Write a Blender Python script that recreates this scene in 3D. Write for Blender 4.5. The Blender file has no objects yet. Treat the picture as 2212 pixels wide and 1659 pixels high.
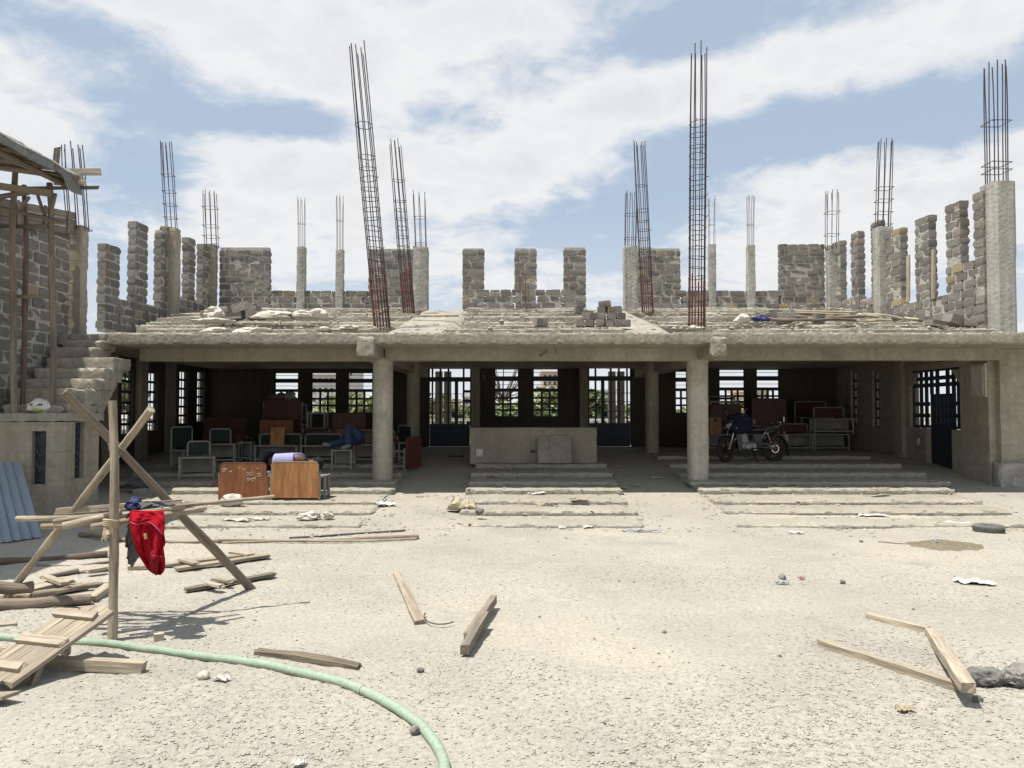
import bpy, bmesh, math, random
import numpy as np
from mathutils import Vector, Matrix, Quaternion, noise, Euler
R = random.Random(7)
SC = bpy.context.scene
COL = SC.collection

# ------------------------------------------------------------------ camera
F_REF, CX, CY = 1660.0, 1106.0, 829.5          # survey units: reference picture 2212 wide
CAM_H, PITCH = 1.75, math.radians(1.92)
cam = bpy.data.cameras.new('camera'); cam.sensor_width = 36.0; cam.lens = F_REF / 2212 * 36.0
cam.clip_end = 20000; cam.clip_start = 0.05
camo = bpy.data.objects.new('camera', cam); COL.objects.link(camo)
camo.location = (0, 0, CAM_H); camo.rotation_euler = (math.pi / 2 + PITCH, 0, 0)
SC.camera = camo
SC.render.resolution_x, SC.render.resolution_y = 1024, 768

# ------------------------------------------------------------------ sun direction (shadow falls right, a little away)
SHX, SHY = 0.31, 0.12
sun_dir = Vector((-SHX, -SHY, 1)).normalized()
SUN_EL = math.asin(sun_dir.z)
SUN_AZ = math.atan2(sun_dir.x, sun_dir.y)

# ------------------------------------------------------------------ world
world = bpy.data.worlds.new('World'); SC.world = world; world.use_nodes = True
wt = world.node_tree; wn = wt.nodes; wl = wt.links
for n in list(wn): wn.remove(n)
wout = wn.new('ShaderNodeOutputWorld'); wbg = wn.new('ShaderNodeBackground'); wl.new(wbg.outputs[0], wout.inputs[0])
sky = wn.new('ShaderNodeTexSky'); sky.sky_type = 'NISHITA'; sky.sun_disc = False
sky.sun_elevation = SUN_EL; sky.sun_rotation = SUN_AZ; sky.altitude = 1500; sky.dust_density = 1.6; sky.ozone_density = 1.5
SKY_STRENGTH = 0.10
wbg.inputs['Strength'].default_value = SKY_STRENGTH
wtc = wn.new('ShaderNodeTexCoord')
def wmath(op, a, b=None, c=None, clamp=False):
    n = wn.new('ShaderNodeMath'); n.operation = op; n.use_clamp = clamp
    for i, x in enumerate((a, b, c)):
        if x is None: continue
        if isinstance(x, (int, float)): n.inputs[i].default_value = x
        else: wl.new(x, n.inputs[i])
    return n.outputs[0]
def wvec(op, a, b=None):
    n = wn.new('ShaderNodeVectorMath'); n.operation = op
    for i, x in enumerate((a, b)):
        if x is None: continue
        if isinstance(x, tuple): n.inputs[i].default_value = x
        else: wl.new(x, n.inputs[i])
    return n
wdir = wtc.outputs['Generated']
wsep = wn.new('ShaderNodeSeparateXYZ'); wl.new(wdir, wsep.inputs[0])
zc = wmath('MAXIMUM', wsep.outputs[2], 0.0)
den = wmath('ADD', zc, 0.22)
wcomb = wn.new('ShaderNodeCombineXYZ')
wl.new(wmath('DIVIDE', wsep.outputs[0], den), wcomb.inputs[0]); wl.new(wmath('DIVIDE', wsep.outputs[1], den), wcomb.inputs[1])
wcomb.inputs[2].default_value = 3.7
def wnoise(scale, detail, rough, dist=0.0, off=(0, 0, 0)):
    v = wvec('ADD', wcomb.outputs[0], off)
    n = wn.new('ShaderNodeTexNoise'); n.inputs['Scale'].default_value = scale; n.inputs['Detail'].default_value = detail
    n.inputs['Roughness'].default_value = rough; n.inputs['Distortion'].default_value = dist
    wl.new(v.outputs[0], n.inputs['Vector']); return n.outputs[0]
n1 = wnoise(1.9, 10, 0.62, 0.35)
n3 = wnoise(11.0, 8, 0.6, 0.5, (1, 7, 0))
n2 = wnoise(5.5, 9, 0.62, 0.35, (5, 2, 0))
dens = wmath('ADD', wmath('MULTIPLY', wmath('SUBTRACT', n1, 0.5), 1.5), wmath('MULTIPLY', wmath('SUBTRACT', n2, 0.5), 1.5))
dens = wmath('ADD', dens, wmath('MULTIPLY', wmath('SUBTRACT', n3, 0.5), 0.7))
# clouds and clearings, by direction (x right, z up) with their half widths
CLOUDS = [  # surveyed in the reference picture: x, y, half width, half height, amount
    (600, 60, 420, 75, 0.62), (760, 170, 280, 55, 0.5), (1120, 60, 260, 60, 0.35), (80, 190, 170, 80, 0.55), (120, 300, 130, 60, 0.25),
    (760, 370, 330, 85, 0.62), (1130, 350, 170, 90, 0.5), (640, 520, 320, 80, 0.45), (1000, 600, 200, 70, 0.35), (1320, 230, 170, 60, 0.55), (1600, 170, 200, 60, 0.55), (1900, 90, 220, 60, 0.5), (2160, 20, 160, 50, 0.4),
    (1700, 370, 130, 45, 0.4), (1900, 430, 330, 75, 0.55), (1720, 560, 300, 70, 0.4), (2150, 400, 140, 70, 0.35),
    (150, 60, 170, 35, -0.45), (420, 250, 260, 35, -0.55), (330, 400, 90, 110, -0.55), (1380, 110, 200, 60, -0.4), (1560, 40, 220, 40, -0.35), (1900, 260, 330, 60, -0.7), (1440, 400, 130, 80, -0.5), (1280, 480, 150, 60, -0.35), (640, 270, 100, 25, -0.35), (900, 620, 60, 40, -0.2), (1400, 570, 120, 50, -0.25)]
def _cloud_dir(c):
    px, py, hx, hy, am = c; u = (px - CX) / F_REF; v = (CY - py) / F_REF
    d = Vector((u, math.cos(PITCH) - v * math.sin(PITCH), math.sin(PITCH) + v * math.cos(PITCH))); k = 1 / d.length; d.normalize()
    return (d.x, d.z, hx / F_REF * k, hy / F_REF * k, am)
CLOUDS = [_cloud_dir(c) for c in CLOUDS]
for (cx, cz, hx, hz, am) in CLOUDS:
    v = wvec('SUBTRACT', wdir, (cx, 0, cz)); v = wvec('MULTIPLY', v.outputs[0], (1 / hx, 0, 1 / hz))
    ln = wvec('LENGTH', v.outputs[0]).outputs['Value']
    g = wmath('POWER', 2.718, wmath('MULTIPLY', wmath('MULTIPLY', ln, ln), -1.0))
    dens = wmath('ADD', dens, wmath('MULTIPLY', g, am))
wmr = wn.new('ShaderNodeMapRange'); wmr.interpolation_type = 'SMOOTHSTEP'
wl.new(dens, wmr.inputs[0]); wmr.inputs[1].default_value = -0.30; wmr.inputs[2].default_value = 0.46
low = wn.new('ShaderNodeMapRange'); wl.new(wsep.outputs[2], low.inputs[0]); low.inputs[1].default_value = 0.0; low.inputs[2].default_value = 0.26
low.inputs[3].default_value = 0.75; low.inputs[4].default_value = 0.0
mask = wmath('MAXIMUM', wmath('MULTIPLY', wmr.outputs[0], 0.97), low.outputs[0])
thick = wn.new('ShaderNodeMapRange'); wl.new(wmath('ADD', dens, wmath('MULTIPLY', wmath('SUBTRACT', n2, 0.5), 1.2)), thick.inputs[0]); thick.inputs[1].default_value = 0.30; thick.inputs[2].default_value = 1.35
cramp = wn.new('ShaderNodeMixRGB'); wl.new(thick.outputs[0], cramp.inputs[0])
CLOUD_LIGHT = (6.25, 6.28, 6.3, 1); CLOUD_GREY = (5.2, 5.3, 5.45, 1)
cramp.inputs[1].default_value = CLOUD_LIGHT; cramp.inputs[2].default_value = CLOUD_GREY
skyg = wn.new('ShaderNodeMixRGB'); skyg.blend_type = 'MIX'; skyg.inputs[0].default_value = 0.8
wl.new(sky.outputs[0], skyg.inputs[1]); skyg.inputs[2].default_value = (3.45, 4.2, 5.1, 1)
wmix = wn.new('ShaderNodeMixRGB'); wl.new(mask, wmix.inputs[0]); wl.new(skyg.outputs[0], wmix.inputs[1]); wl.new(cramp.outputs[0], wmix.inputs[2])
wl.new(wmix.outputs[0], wbg.inputs[0])

# ------------------------------------------------------------------ sun
sun = bpy.data.lights.new('sun', 'SUN'); sun.energy = 5.0; sun.angle = math.radians(0.55); sun.color = (1.0, 0.945, 0.86)
suno = bpy.data.objects.new('sun', sun); COL.objects.link(suno); suno.location = (0, 0, 30)
suno.rotation_euler = sun_dir.to_track_quat('Z', 'Y').to_euler()

SC.view_settings.view_transform = 'Standard'; SC.view_settings.look = 'None'; SC.view_settings.gamma = 1.0
SC.view_settings.exposure = 0.52; SC.view_settings.use_curve_mapping = False
SC.render.engine = 'CYCLES'
SC.cycles.max_bounces = 7; SC.cycles.diffuse_bounces = 3; SC.cycles.glossy_bounces = 2; SC.cycles.transparent_max_bounces = 4

# ------------------------------------------------------------------ survey helpers
def _ray(px, py):
    u = (px - CX) / F_REF; v = (CY - py) / F_REF
    return u, math.cos(PITCH) - v * math.sin(PITCH), math.sin(PITCH) + v * math.cos(PITCH)
def P(px, py, d):
    x, y, z = _ray(px, py); t = d / y
    return Vector((x * t, d, CAM_H + z * t))
def G(px, py, z=0.0):
    x, y, zz = _ray(px, py); t = (z - CAM_H) / zz
    return Vector((x * t, y * t, z))
def X(px, d, py=885): return P(px, py, d).x
def Z(py, d): return P(CX, py, d).z

# ------------------------------------------------------------------ materials
MATS = {}
def mat(name, c1, c2=None, rough=0.85, metal=0.0, scale=2.0, fine=35.0, bump=0.25, coords='pos', stretch=(1, 1, 1), rnd=0.0,
        spots=None, spot_scale=1.2, spot_amt=0.5, streak=0.0, spec=0.3, fine_amt=0.35, vor=0.0, detail=8, bdist=0.02, c3=None, boards=0.0):
    m = bpy.data.materials.new(name); m.use_nodes = True; t = m.node_tree; N = t.nodes; L = t.links
    b = N['Principled BSDF']; b.inputs['Roughness'].default_value = rough; b.inputs['Metallic'].default_value = metal
    b.inputs['Specular IOR Level'].default_value = spec
    if coords == 'pos':
        co = N.new('ShaderNodeNewGeometry').outputs['Position']
    else:
        co = N.new('ShaderNodeTexCoord').outputs['Object']
    oi = N.new('ShaderNodeObjectInfo')
    if coords == 'obj':
        va = N.new('ShaderNodeVectorMath'); va.operation = 'MULTIPLY_ADD'
        cb = N.new('ShaderNodeCombineXYZ')
        for i in range(3): L.new(oi.outputs['Random'], cb.inputs[i])
        L.new(cb.outputs[0], va.inputs[0]); va.inputs[1].default_value = (17, 31, 23); L.new(co, va.inputs[2]); co = va.outputs[0]
    mp = N.new('ShaderNodeVectorMath'); mp.operation = 'MULTIPLY'; L.new(co, mp.inputs[0]); mp.inputs[1].default_value = stretch; co = mp.outputs[0]
    def tex(sc, det, ro=0.6, v=co):
        n = N.new('ShaderNodeTexNoise'); n.inputs['Scale'].default_value = sc; n.inputs['Detail'].default_value = det; n.inputs['Roughness'].default_value = ro
        L.new(v, n.inputs['Vector']); return n.outputs[0]
    def mr(v, a, b_, c=0.0, d=1.0):
        n = N.new('ShaderNodeMapRange'); L.new(v, n.inputs[0]); n.inputs[1].default_value = a; n.inputs[2].default_value = b_; n.inputs[3].default_value = c; n.inputs[4].default_value = d; return n.outputs[0]
    def mixc(f, a, b_, mode='MIX'):
        n = N.new('ShaderNodeMixRGB'); n.blend_type = mode
        for i, x in enumerate((f, a, b_)):
            if isinstance(x, (int, float)): n.inputs[i].default_value = x
            elif isinstance(x, tuple): n.inputs[i].default_value = (*x[:3], 1)
            else: L.new(x, n.inputs[i])
        return n.outputs[0]
    c2 = c2 or tuple(x * 0.6 for x in c1)
    big = mr(tex(scale, detail), 0.33, 0.67)
    col = mixc(big, c1, c2)
    if c3: col = mixc(mr(tex(scale * 0.37, 4, 0.5), 0.5, 0.68), col, c3)
    fn = tex(fine, 5, 0.65)
    col = mixc(1.0, col, mr(fn, 0.25, 0.75, 1 - fine_amt, 1 + fine_amt), 'MULTIPLY')
    if streak:
        sv = N.new('ShaderNodeVectorMath'); sv.operation = 'MULTIPLY'; L.new(co, sv.inputs[0]); sv.inputs[1].default_value = (5, 5, 0.35)
        col = mixc(1.0, col, mr(tex(1.6, 5, 0.6, sv.outputs[0]), 0.35, 0.7, 1.0, 1.0 - streak), 'MULTIPLY')
    if spots:
        col = mixc(mr(tex(spot_scale, 6, 0.7), 0.56, 0.70, 0.0, spot_amt), col, spots)
    if rnd:
        h = N.new('ShaderNodeHueSaturation'); L.new(col, h.inputs['Color'])
        L.new(mr(oi.outputs['Random'], 0, 1, 1 - rnd, 1 + rnd), h.inputs['Value']); col = h.outputs[0]
    L.new(col, b.inputs['Base Color'])
    hgt = fn
    if boards:
        wv = N.new('ShaderNodeTexWave'); wv.bands_direction = 'Z'; wv.wave_profile = 'SAW'; wv.inputs['Scale'].default_value = 1.45; wv.inputs['Distortion'].default_value = 0.6; wv.inputs['Detail'].default_value = 3; L.new(co, wv.inputs['Vector'])
        ln_ = mr(wv.outputs['Fac'], 0.0, 0.09, 1.0, 0.0); col = mixc(mr(ln_, 0, 1, 0, boards), col, tuple(x * 0.45 for x in c1)); L.new(col, b.inputs['Base Color'])
        sb = N.new('ShaderNodeMath'); sb.operation = 'SUBTRACT'; L.new(fn, sb.inputs[0]); L.new(ln_, sb.inputs[1]); hgt = sb.outputs[0]
    if vor:
        vv = N.new('ShaderNodeTexVoronoi'); vv.inputs['Scale'].default_value = vor; L.new(co, vv.inputs['Vector'])
        ad = N.new('ShaderNodeMath'); ad.operation = 'ADD'; L.new(fn, ad.inputs[0]); L.new(vv.outputs['Distance'], ad.inputs[1]); hgt = ad.outputs[0]
    if bump:
        bp = N.new('ShaderNodeBump'); bp.inputs['Strength'].default_value = bump; bp.inputs['Distance'].default_value = bdist
        L.new(hgt, bp.inputs['Height']); L.new(bp.outputs[0], b.inputs['Normal'])
    MATS[name] = m; return m

mat('concrete', (0.345, 0.32, 0.263), (0.262, 0.24, 0.196), scale=1.8, fine=18, bump=0.3, spots=(0.18, 0.163, 0.132), spot_scale=1.6, spot_amt=0.6, streak=0.2, vor=13, fine_amt=0.28)
mat('concrete_floor', (0.315, 0.293, 0.244), (0.258, 0.239, 0.198), scale=1.0, fine=16, bump=0.4, spots=(0.37, 0.348, 0.298), spot_scale=2.2, spot_amt=0.5, vor=20, fine_amt=0.25)
mat('plaster', (0.35, 0.315, 0.247), (0.262, 0.234, 0.181), scale=0.9, fine=12, bump=0.25, spots=(0.16, 0.139, 0.106), spot_scale=1.1, spot_amt=0.7, streak=0.18, fine_amt=0.2, boards=0.14)
mat('column_render', (0.465, 0.435, 0.366), (0.355, 0.33, 0.274), scale=1.2, fine=12, bump=0.2, spots=(0.2, 0.18, 0.148), spot_scale=1.6, spot_amt=0.65, streak=0.22, fine_amt=0.18)
mat('plaster_shaded', (0.095, 0.081, 0.062), (0.063, 0.054, 0.041), scale=0.9, fine=14, bump=0.15, spots=(0.042, 0.036, 0.028), spot_scale=0.7, spot_amt=0.6, streak=0.3, fine_amt=0.2)  # darker than plaster; the dim hall's shade is put into its colour
mat('pale_concrete', (0.41, 0.40, 0.36), (0.33, 0.32, 0.285), scale=1.6, fine=16, bump=0.3, spots=(0.22, 0.21, 0.18), spot_scale=2.0, spot_amt=0.45, streak=0.35, vor=14, fine_amt=0.22)
mat('mortar', (0.41, 0.393, 0.35), (0.33, 0.315, 0.28), scale=5, fine=30, bump=0.7, vor=26)
mat('gravel', (0.328, 0.306, 0.26), (0.272, 0.255, 0.22), scale=0.7, fine=30, bump=0.16, spots=(0.222, 0.213, 0.192), spot_scale=0.55, spot_amt=0.8, vor=110, fine_amt=0.28, bdist=0.010, c3=(0.36, 0.332, 0.277))
mat('pebble', (0.45, 0.425, 0.37), (0.36, 0.342, 0.30), scale=9, fine=70, bump=0.05, fine_amt=0.25)
mat('dark_stone', (0.23, 0.222, 0.205), (0.15, 0.145, 0.136), coords='obj', scale=6, fine=30, bump=0.9, rnd=0.2, vor=14, spots=(0.32, 0.305, 0.275), spot_scale=5, spot_amt=0.5)
mat('wood_pale', (0.395, 0.34, 0.262), (0.25, 0.21, 0.158), coords='obj', scale=5, fine=20, stretch=(0.10, 1.5, 1.5), bump=0.7, rnd=0.22, fine_amt=0.6, spots=(0.15, 0.125, 0.096), spot_scale=4, spot_amt=0.7)
mat('wood_grey', (0.225, 0.195, 0.155), (0.135, 0.114, 0.09), coords='obj', scale=5, fine=20, stretch=(0.10, 1.5, 1.5), bump=0.7, rnd=0.18, fine_amt=0.6, spots=(0.28, 0.255, 0.215), spot_scale=4, spot_amt=0.6)
mat('wood_old', (0.18, 0.148, 0.108), (0.095, 0.077, 0.057), coords='obj', scale=4, fine=18, stretch=(0.12, 1.4, 1.4), bump=0.6, rnd=0.2, fine_amt=0.55)
mat('bark_pale', (0.355, 0.305, 0.23), (0.225, 0.185, 0.135), coords='obj', scale=6, fine=26, stretch=(0.13, 1.3, 1.3), bump=1.0, rnd=0.12, fine_amt=0.6, spots=(0.115, 0.085, 0.06), spot_scale=7, spot_amt=0.75)
mat('bark_brown', (0.215, 0.176, 0.136), (0.135, 0.107, 0.082), coords='obj', scale=6, fine=24, stretch=(0.13, 1.3, 1.3), bump=0.9, rnd=0.15, fine_amt=0.55, spots=(0.30, 0.255, 0.2), spot_scale=5, spot_amt=0.5)
mat('bark_red', (0.15, 0.112, 0.09), (0.095, 0.072, 0.058), coords='obj', scale=5, fine=24, stretch=(0.13, 1.3, 1.3), bump=0.9, rnd=0.15, fine_amt=0.5)
mat('rust', (0.20, 0.068, 0.042), (0.105, 0.042, 0.034), rough=0.75, scale=3, fine=60, bump=0.2)
mat('rebar', (0.085, 0.058, 0.062), (0.050, 0.036, 0.045), rough=0.6, scale=3, fine=60, bump=0.2, metal=0.2)
mat('rebar_thin', (0.15, 0.125, 0.12), (0.095, 0.08, 0.078), rough=0.6, scale=3, fine=60, bump=0.2)
mat('blue_steel', (0.018, 0.027, 0.048), (0.011, 0.016, 0.029), rough=0.45, scale=6, fine=50, bump=0.08, spec=0.4)
mat('tube_grey', (0.30, 0.295, 0.275), (0.215, 0.21, 0.195), rough=0.55, scale=8, fine=50, bump=0.1)
mat('desk_panel', (0.24, 0.225, 0.195), (0.18, 0.168, 0.147), rough=0.6, scale=4, fine=50, bump=0.1)
mat('laminate_brown', (0.235, 0.095, 0.04), (0.165, 0.062, 0.026), rough=0.5, coords='obj', scale=5, fine=14, stretch=(1.6, 1.6, 0.22), bump=0.1, fine_amt=0.4, spec=0.3, rnd=0.08, spots=(0.33, 0.19, 0.10), spot_scale=4, spot_amt=0.5)
mat('laminate_orange', (0.37, 0.18, 0.07), (0.26, 0.115, 0.042), rough=0.5, coords='obj', scale=5, fine=14, stretch=(1.6, 1.6, 0.22), bump=0.1, fine_amt=0.4, spec=0.3, spots=(0.44, 0.30, 0.17), spot_scale=4, spot_amt=0.5)
mat('laminate_dark', (0.085, 0.026, 0.015), (0.06, 0.018, 0.011), rough=0.45, coords='obj', scale=3, fine=11, stretch=(1.6, 1.6, 0.22), bump=0.05, fine_amt=0.3)
mat('green_board', (0.018, 0.034, 0.026), (0.012, 0.024, 0.019), rough=0.7, scale=5, fine=40, bump=0.05)
mat('maroon_board', (0.075, 0.023, 0.02), (0.052, 0.016, 0.015), rough=0.6, scale=5, fine=40, bump=0.05)
mat('pipe_green', (0.28, 0.355, 0.27), (0.24, 0.305, 0.232), rough=0.65, scale=2.5, fine=40, bump=0.1, spots=(0.345, 0.345, 0.285), spot_scale=2.0, spot_amt=0.9, spec=0.25, fine_amt=0.25)
mat('red_cloth', (0.33, 0.010, 0.02), (0.26, 0.007, 0.014), rough=0.95, scale=8, fine=160, bump=0.35, fine_amt=0.3, coords='obj', spec=0.05)
mat('red_lining_shade', (0.20, 0.008, 0.012), (0.15, 0.006, 0.01), rough=0.9, scale=6, fine=120, bump=0.15, coords='obj')
mat('grey_cloth', (0.10, 0.10, 0.105), (0.07, 0.07, 0.078), rough=0.9, scale=6, fine=90, bump=0.2, coords='obj')
mat('blue_cloth', (0.035, 0.045, 0.14), (0.02, 0.028, 0.09), rough=0.9, scale=9, fine=90, bump=0.2, coords='obj', spots=(0.3, 0.32, 0.42), spot_scale=14, spot_amt=0.7)
mat('navy_cloth', (0.012, 0.014, 0.05), (0.008, 0.01, 0.032), rough=0.85, scale=9, fine=90, bump=0.3, coords='obj')
mat('sack_white', (0.50, 0.465, 0.415), (0.42, 0.385, 0.34), rough=0.8, scale=4, fine=60, bump=0.3, spots=(0.33, 0.23, 0.19), spot_scale=5, spot_amt=0.45, coords='obj')
mat('sack_tan', (0.43, 0.375, 0.275), (0.34, 0.285, 0.195), rough=0.75, scale=3, fine=50, bump=0.3, spots=(0.36, 0.36, 0.34), spot_scale=3, spot_amt=0.9, coords='obj')
mat('paper', (0.58, 0.565, 0.53), (0.49, 0.475, 0.44), rough=0.7, scale=6, fine=60, bump=0.15, coords='obj')
mat('card', (0.42, 0.335, 0.23), (0.33, 0.26, 0.175), rough=0.8, scale=6, fine=60, bump=0.15, coords='obj', rnd=0.2)
mat('trash_dark', (0.12, 0.11, 0.105), (0.07, 0.065, 0.06), rough=0.7, scale=6, fine=60, bump=0.2, coords='obj')
mat('trash_blue', (0.17, 0.20, 0.27), (0.32, 0.33, 0.35), rough=0.6, scale=10, fine=60, bump=0.2, coords='obj')
mat('trash_pink', (0.45, 0.14, 0.20), (0.30, 0.10, 0.14), rough=0.6, scale=10, fine=60, bump=0.2, coords='obj')
mat('tarp', (0.19, 0.195, 0.19), (0.125, 0.13, 0.13), rough=0.6, scale=3, fine=30, bump=0.3, spots=(0.34, 0.33, 0.30), spot_scale=3, spot_amt=0.6)
mat('sheet_blue', (0.245, 0.295, 0.345), (0.21, 0.255, 0.30), rough=0.55, scale=1.5, fine=30, bump=0.03, spec=0.3, spots=(0.31, 0.34, 0.37), spot_scale=1.4, spot_amt=0.6, fine_amt=0.15)
mat('rubber', (0.028, 0.027, 0.026), (0.05, 0.047, 0.043), rough=0.85, scale=6, fine=40, bump=0.2, coords='obj')
mat('rubber_dusty', (0.16, 0.155, 0.14), (0.09, 0.086, 0.08), rough=0.9, scale=6, fine=40, bump=0.2, coords='obj')
mat('moto_red', (0.075, 0.011, 0.015), (0.05, 0.008, 0.011), rough=0.5, scale=6, fine=40, bump=0.05, coords='obj')
mat('moto_black', (0.013, 0.014, 0.017), (0.02, 0.021, 0.024), rough=0.32, scale=6, fine=40, bump=0.03, coords='obj', spec=0.5)
mat('seat_vinyl', (0.022, 0.022, 0.024), (0.03, 0.03, 0.032), rough=0.42, scale=6, fine=60, bump=0.1, coords='obj', spec=0.5)
mat('alloy', (0.36, 0.36, 0.35), (0.25, 0.25, 0.245), rough=0.5, metal=0.5, scale=12, fine=60, bump=0.1, coords='obj')
mat('chrome', (0.75, 0.75, 0.74), (0.65, 0.65, 0.64), rough=0.2, metal=0.9, scale=12, fine=60, bump=0.0, coords='obj')
mat('lamp_glass', (0.5, 0.5, 0.5), (0.4, 0.4, 0.4), rough=0.15, scale=12, fine=60, bump=0.0, coords='obj', spec=0.6)
mat('lamp_red', (0.4, 0.02, 0.02), (0.3, 0.015, 0.015), rough=0.25, scale=12, fine=60, bump=0.0, coords='obj', spec=0.6)
mat('lamp_amber', (0.5, 0.2, 0.02), (0.4, 0.15, 0.015), rough=0.25, scale=12, fine=60, bump=0.0, coords='obj', spec=0.6)
mat('skin', (0.13, 0.065, 0.04), (0.105, 0.05, 0.032), rough=0.6, scale=8, fine=60, bump=0.05, coords='obj')
mat('hair', (0.012, 0.010, 0.009), (0.008, 0.007, 0.006), rough=0.9, scale=20, fine=120, bump=0.5, coords='obj')
mat('shirt_lilac', (0.33, 0.315, 0.52), (0.27, 0.26, 0.44), rough=0.9, scale=6, fine=90, bump=0.2, coords='obj')
mat('trousers', (0.04, 0.04, 0.045), (0.028, 0.028, 0.033), rough=0.9, scale=6, fine=90, bump=0.2, coords='obj')
mat('denim', (0.055, 0.095, 0.17), (0.032, 0.058, 0.11), rough=0.9, scale=5, fine=90, bump=0.2, coords='obj')
mat('shoe', (0.30, 0.30, 0.28), (0.2, 0.2, 0.19), rough=0.7, scale=8, fine=60, bump=0.1, coords='obj')
mat('wet_sand', (0.19, 0.163, 0.11), (0.15, 0.128, 0.085), scale=4, fine=30, bump=0.7, vor=40, spots=(0.28, 0.25, 0.19), spot_scale=7, spot_amt=0.7)
mat('white_paint', (0.62, 0.61, 0.57), (0.5, 0.49, 0.46), rough=0.6, scale=5, fine=50, bump=0.1)
mat('stained_plinth', (0.36, 0.345, 0.325), (0.24, 0.225, 0.215), scale=3, fine=30, bump=0.6, spots=(0.70, 0.69, 0.66), spot_scale=2.6, spot_amt=0.85, vor=18)
mat('leaf', (0.15, 0.18, 0.085), (0.105, 0.135, 0.06), scale=3, fine=40, bump=0, rough=0.6, fine_amt=0.5)
mat('leaf_light', (0.25, 0.275, 0.125), (0.18, 0.205, 0.09), scale=3, fine=40, bump=0, rough=0.6, fine_amt=0.5)
mat('trunk', (0.13, 0.10, 0.075), (0.08, 0.062, 0.048), scale=4, fine=30, bump=0.5)
mat('far_block', (0.47, 0.46, 0.44), (0.40, 0.39, 0.37), scale=0.3, fine=6, bump=0)
mat('far_block_warm', (0.52, 0.42, 0.33), (0.46, 0.36, 0.28), scale=0.3, fine=6, bump=0)
mat('far_pane', (0.06, 0.07, 0.085), (0.045, 0.05, 0.06), rough=0.2, scale=1, fine=6, bump=0)
mat('rope', (0.50, 0.42, 0.29), (0.36, 0.29, 0.19), scale=20, fine=90, bump=0.5)
mat('chalk', (0.62, 0.56, 0.48), (0.55, 0.48, 0.4), scale=20, fine=90, bump=0)
mat('green_print', (0.30, 0.42, 0.12), (0.26, 0.36, 0.10), scale=8, fine=60, bump=0)
mat('dark_print', (0.07, 0.07, 0.08), (0.05, 0.05, 0.06), scale=8, fine=60, bump=0)
mat('tan_patch', (0.42, 0.27, 0.13), (0.36, 0.22, 0.1), scale=8, fine=60, bump=0.1)

# quarry stone: colour varies from block to block, a few are ochre
def stone_material():
    m = mat('quarry_stone', (0.225, 0.211, 0.188), (0.155, 0.145, 0.129), coords='obj', scale=5, fine=26, bump=0.75, rnd=0.22, vor=12, spots=(0.33, 0.312, 0.278), spot_scale=3.0, spot_amt=0.55)
    t = m.node_tree; N = t.nodes; L = t.links; b = N['Principled BSDF']
    src = b.inputs['Base Color'].links[0].from_socket
    oi = N.new('ShaderNodeObjectInfo'); mx = N.new('ShaderNodeMixRGB')
    wn_ = N.new('ShaderNodeTexWhiteNoise'); wn_.noise_dimensions = '1D'; L.new(oi.outputs['Random'], wn_.inputs['W'])
    mrn = N.new('ShaderNodeMapRange'); L.new(wn_.outputs['Value'], mrn.inputs[0]); mrn.inputs[1].default_value = 0.972; mrn.inputs[2].default_value = 0.985; mrn.inputs[4].default_value = 0.75
    L.new(mrn.outputs[0], mx.inputs[0]); L.new(src, mx.inputs[1]); mx.inputs[2].default_value = (0.36, 0.285, 0.165, 1)
    L.new(mx.outputs[0], b.inputs['Base Color'])
stone_material()

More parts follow.
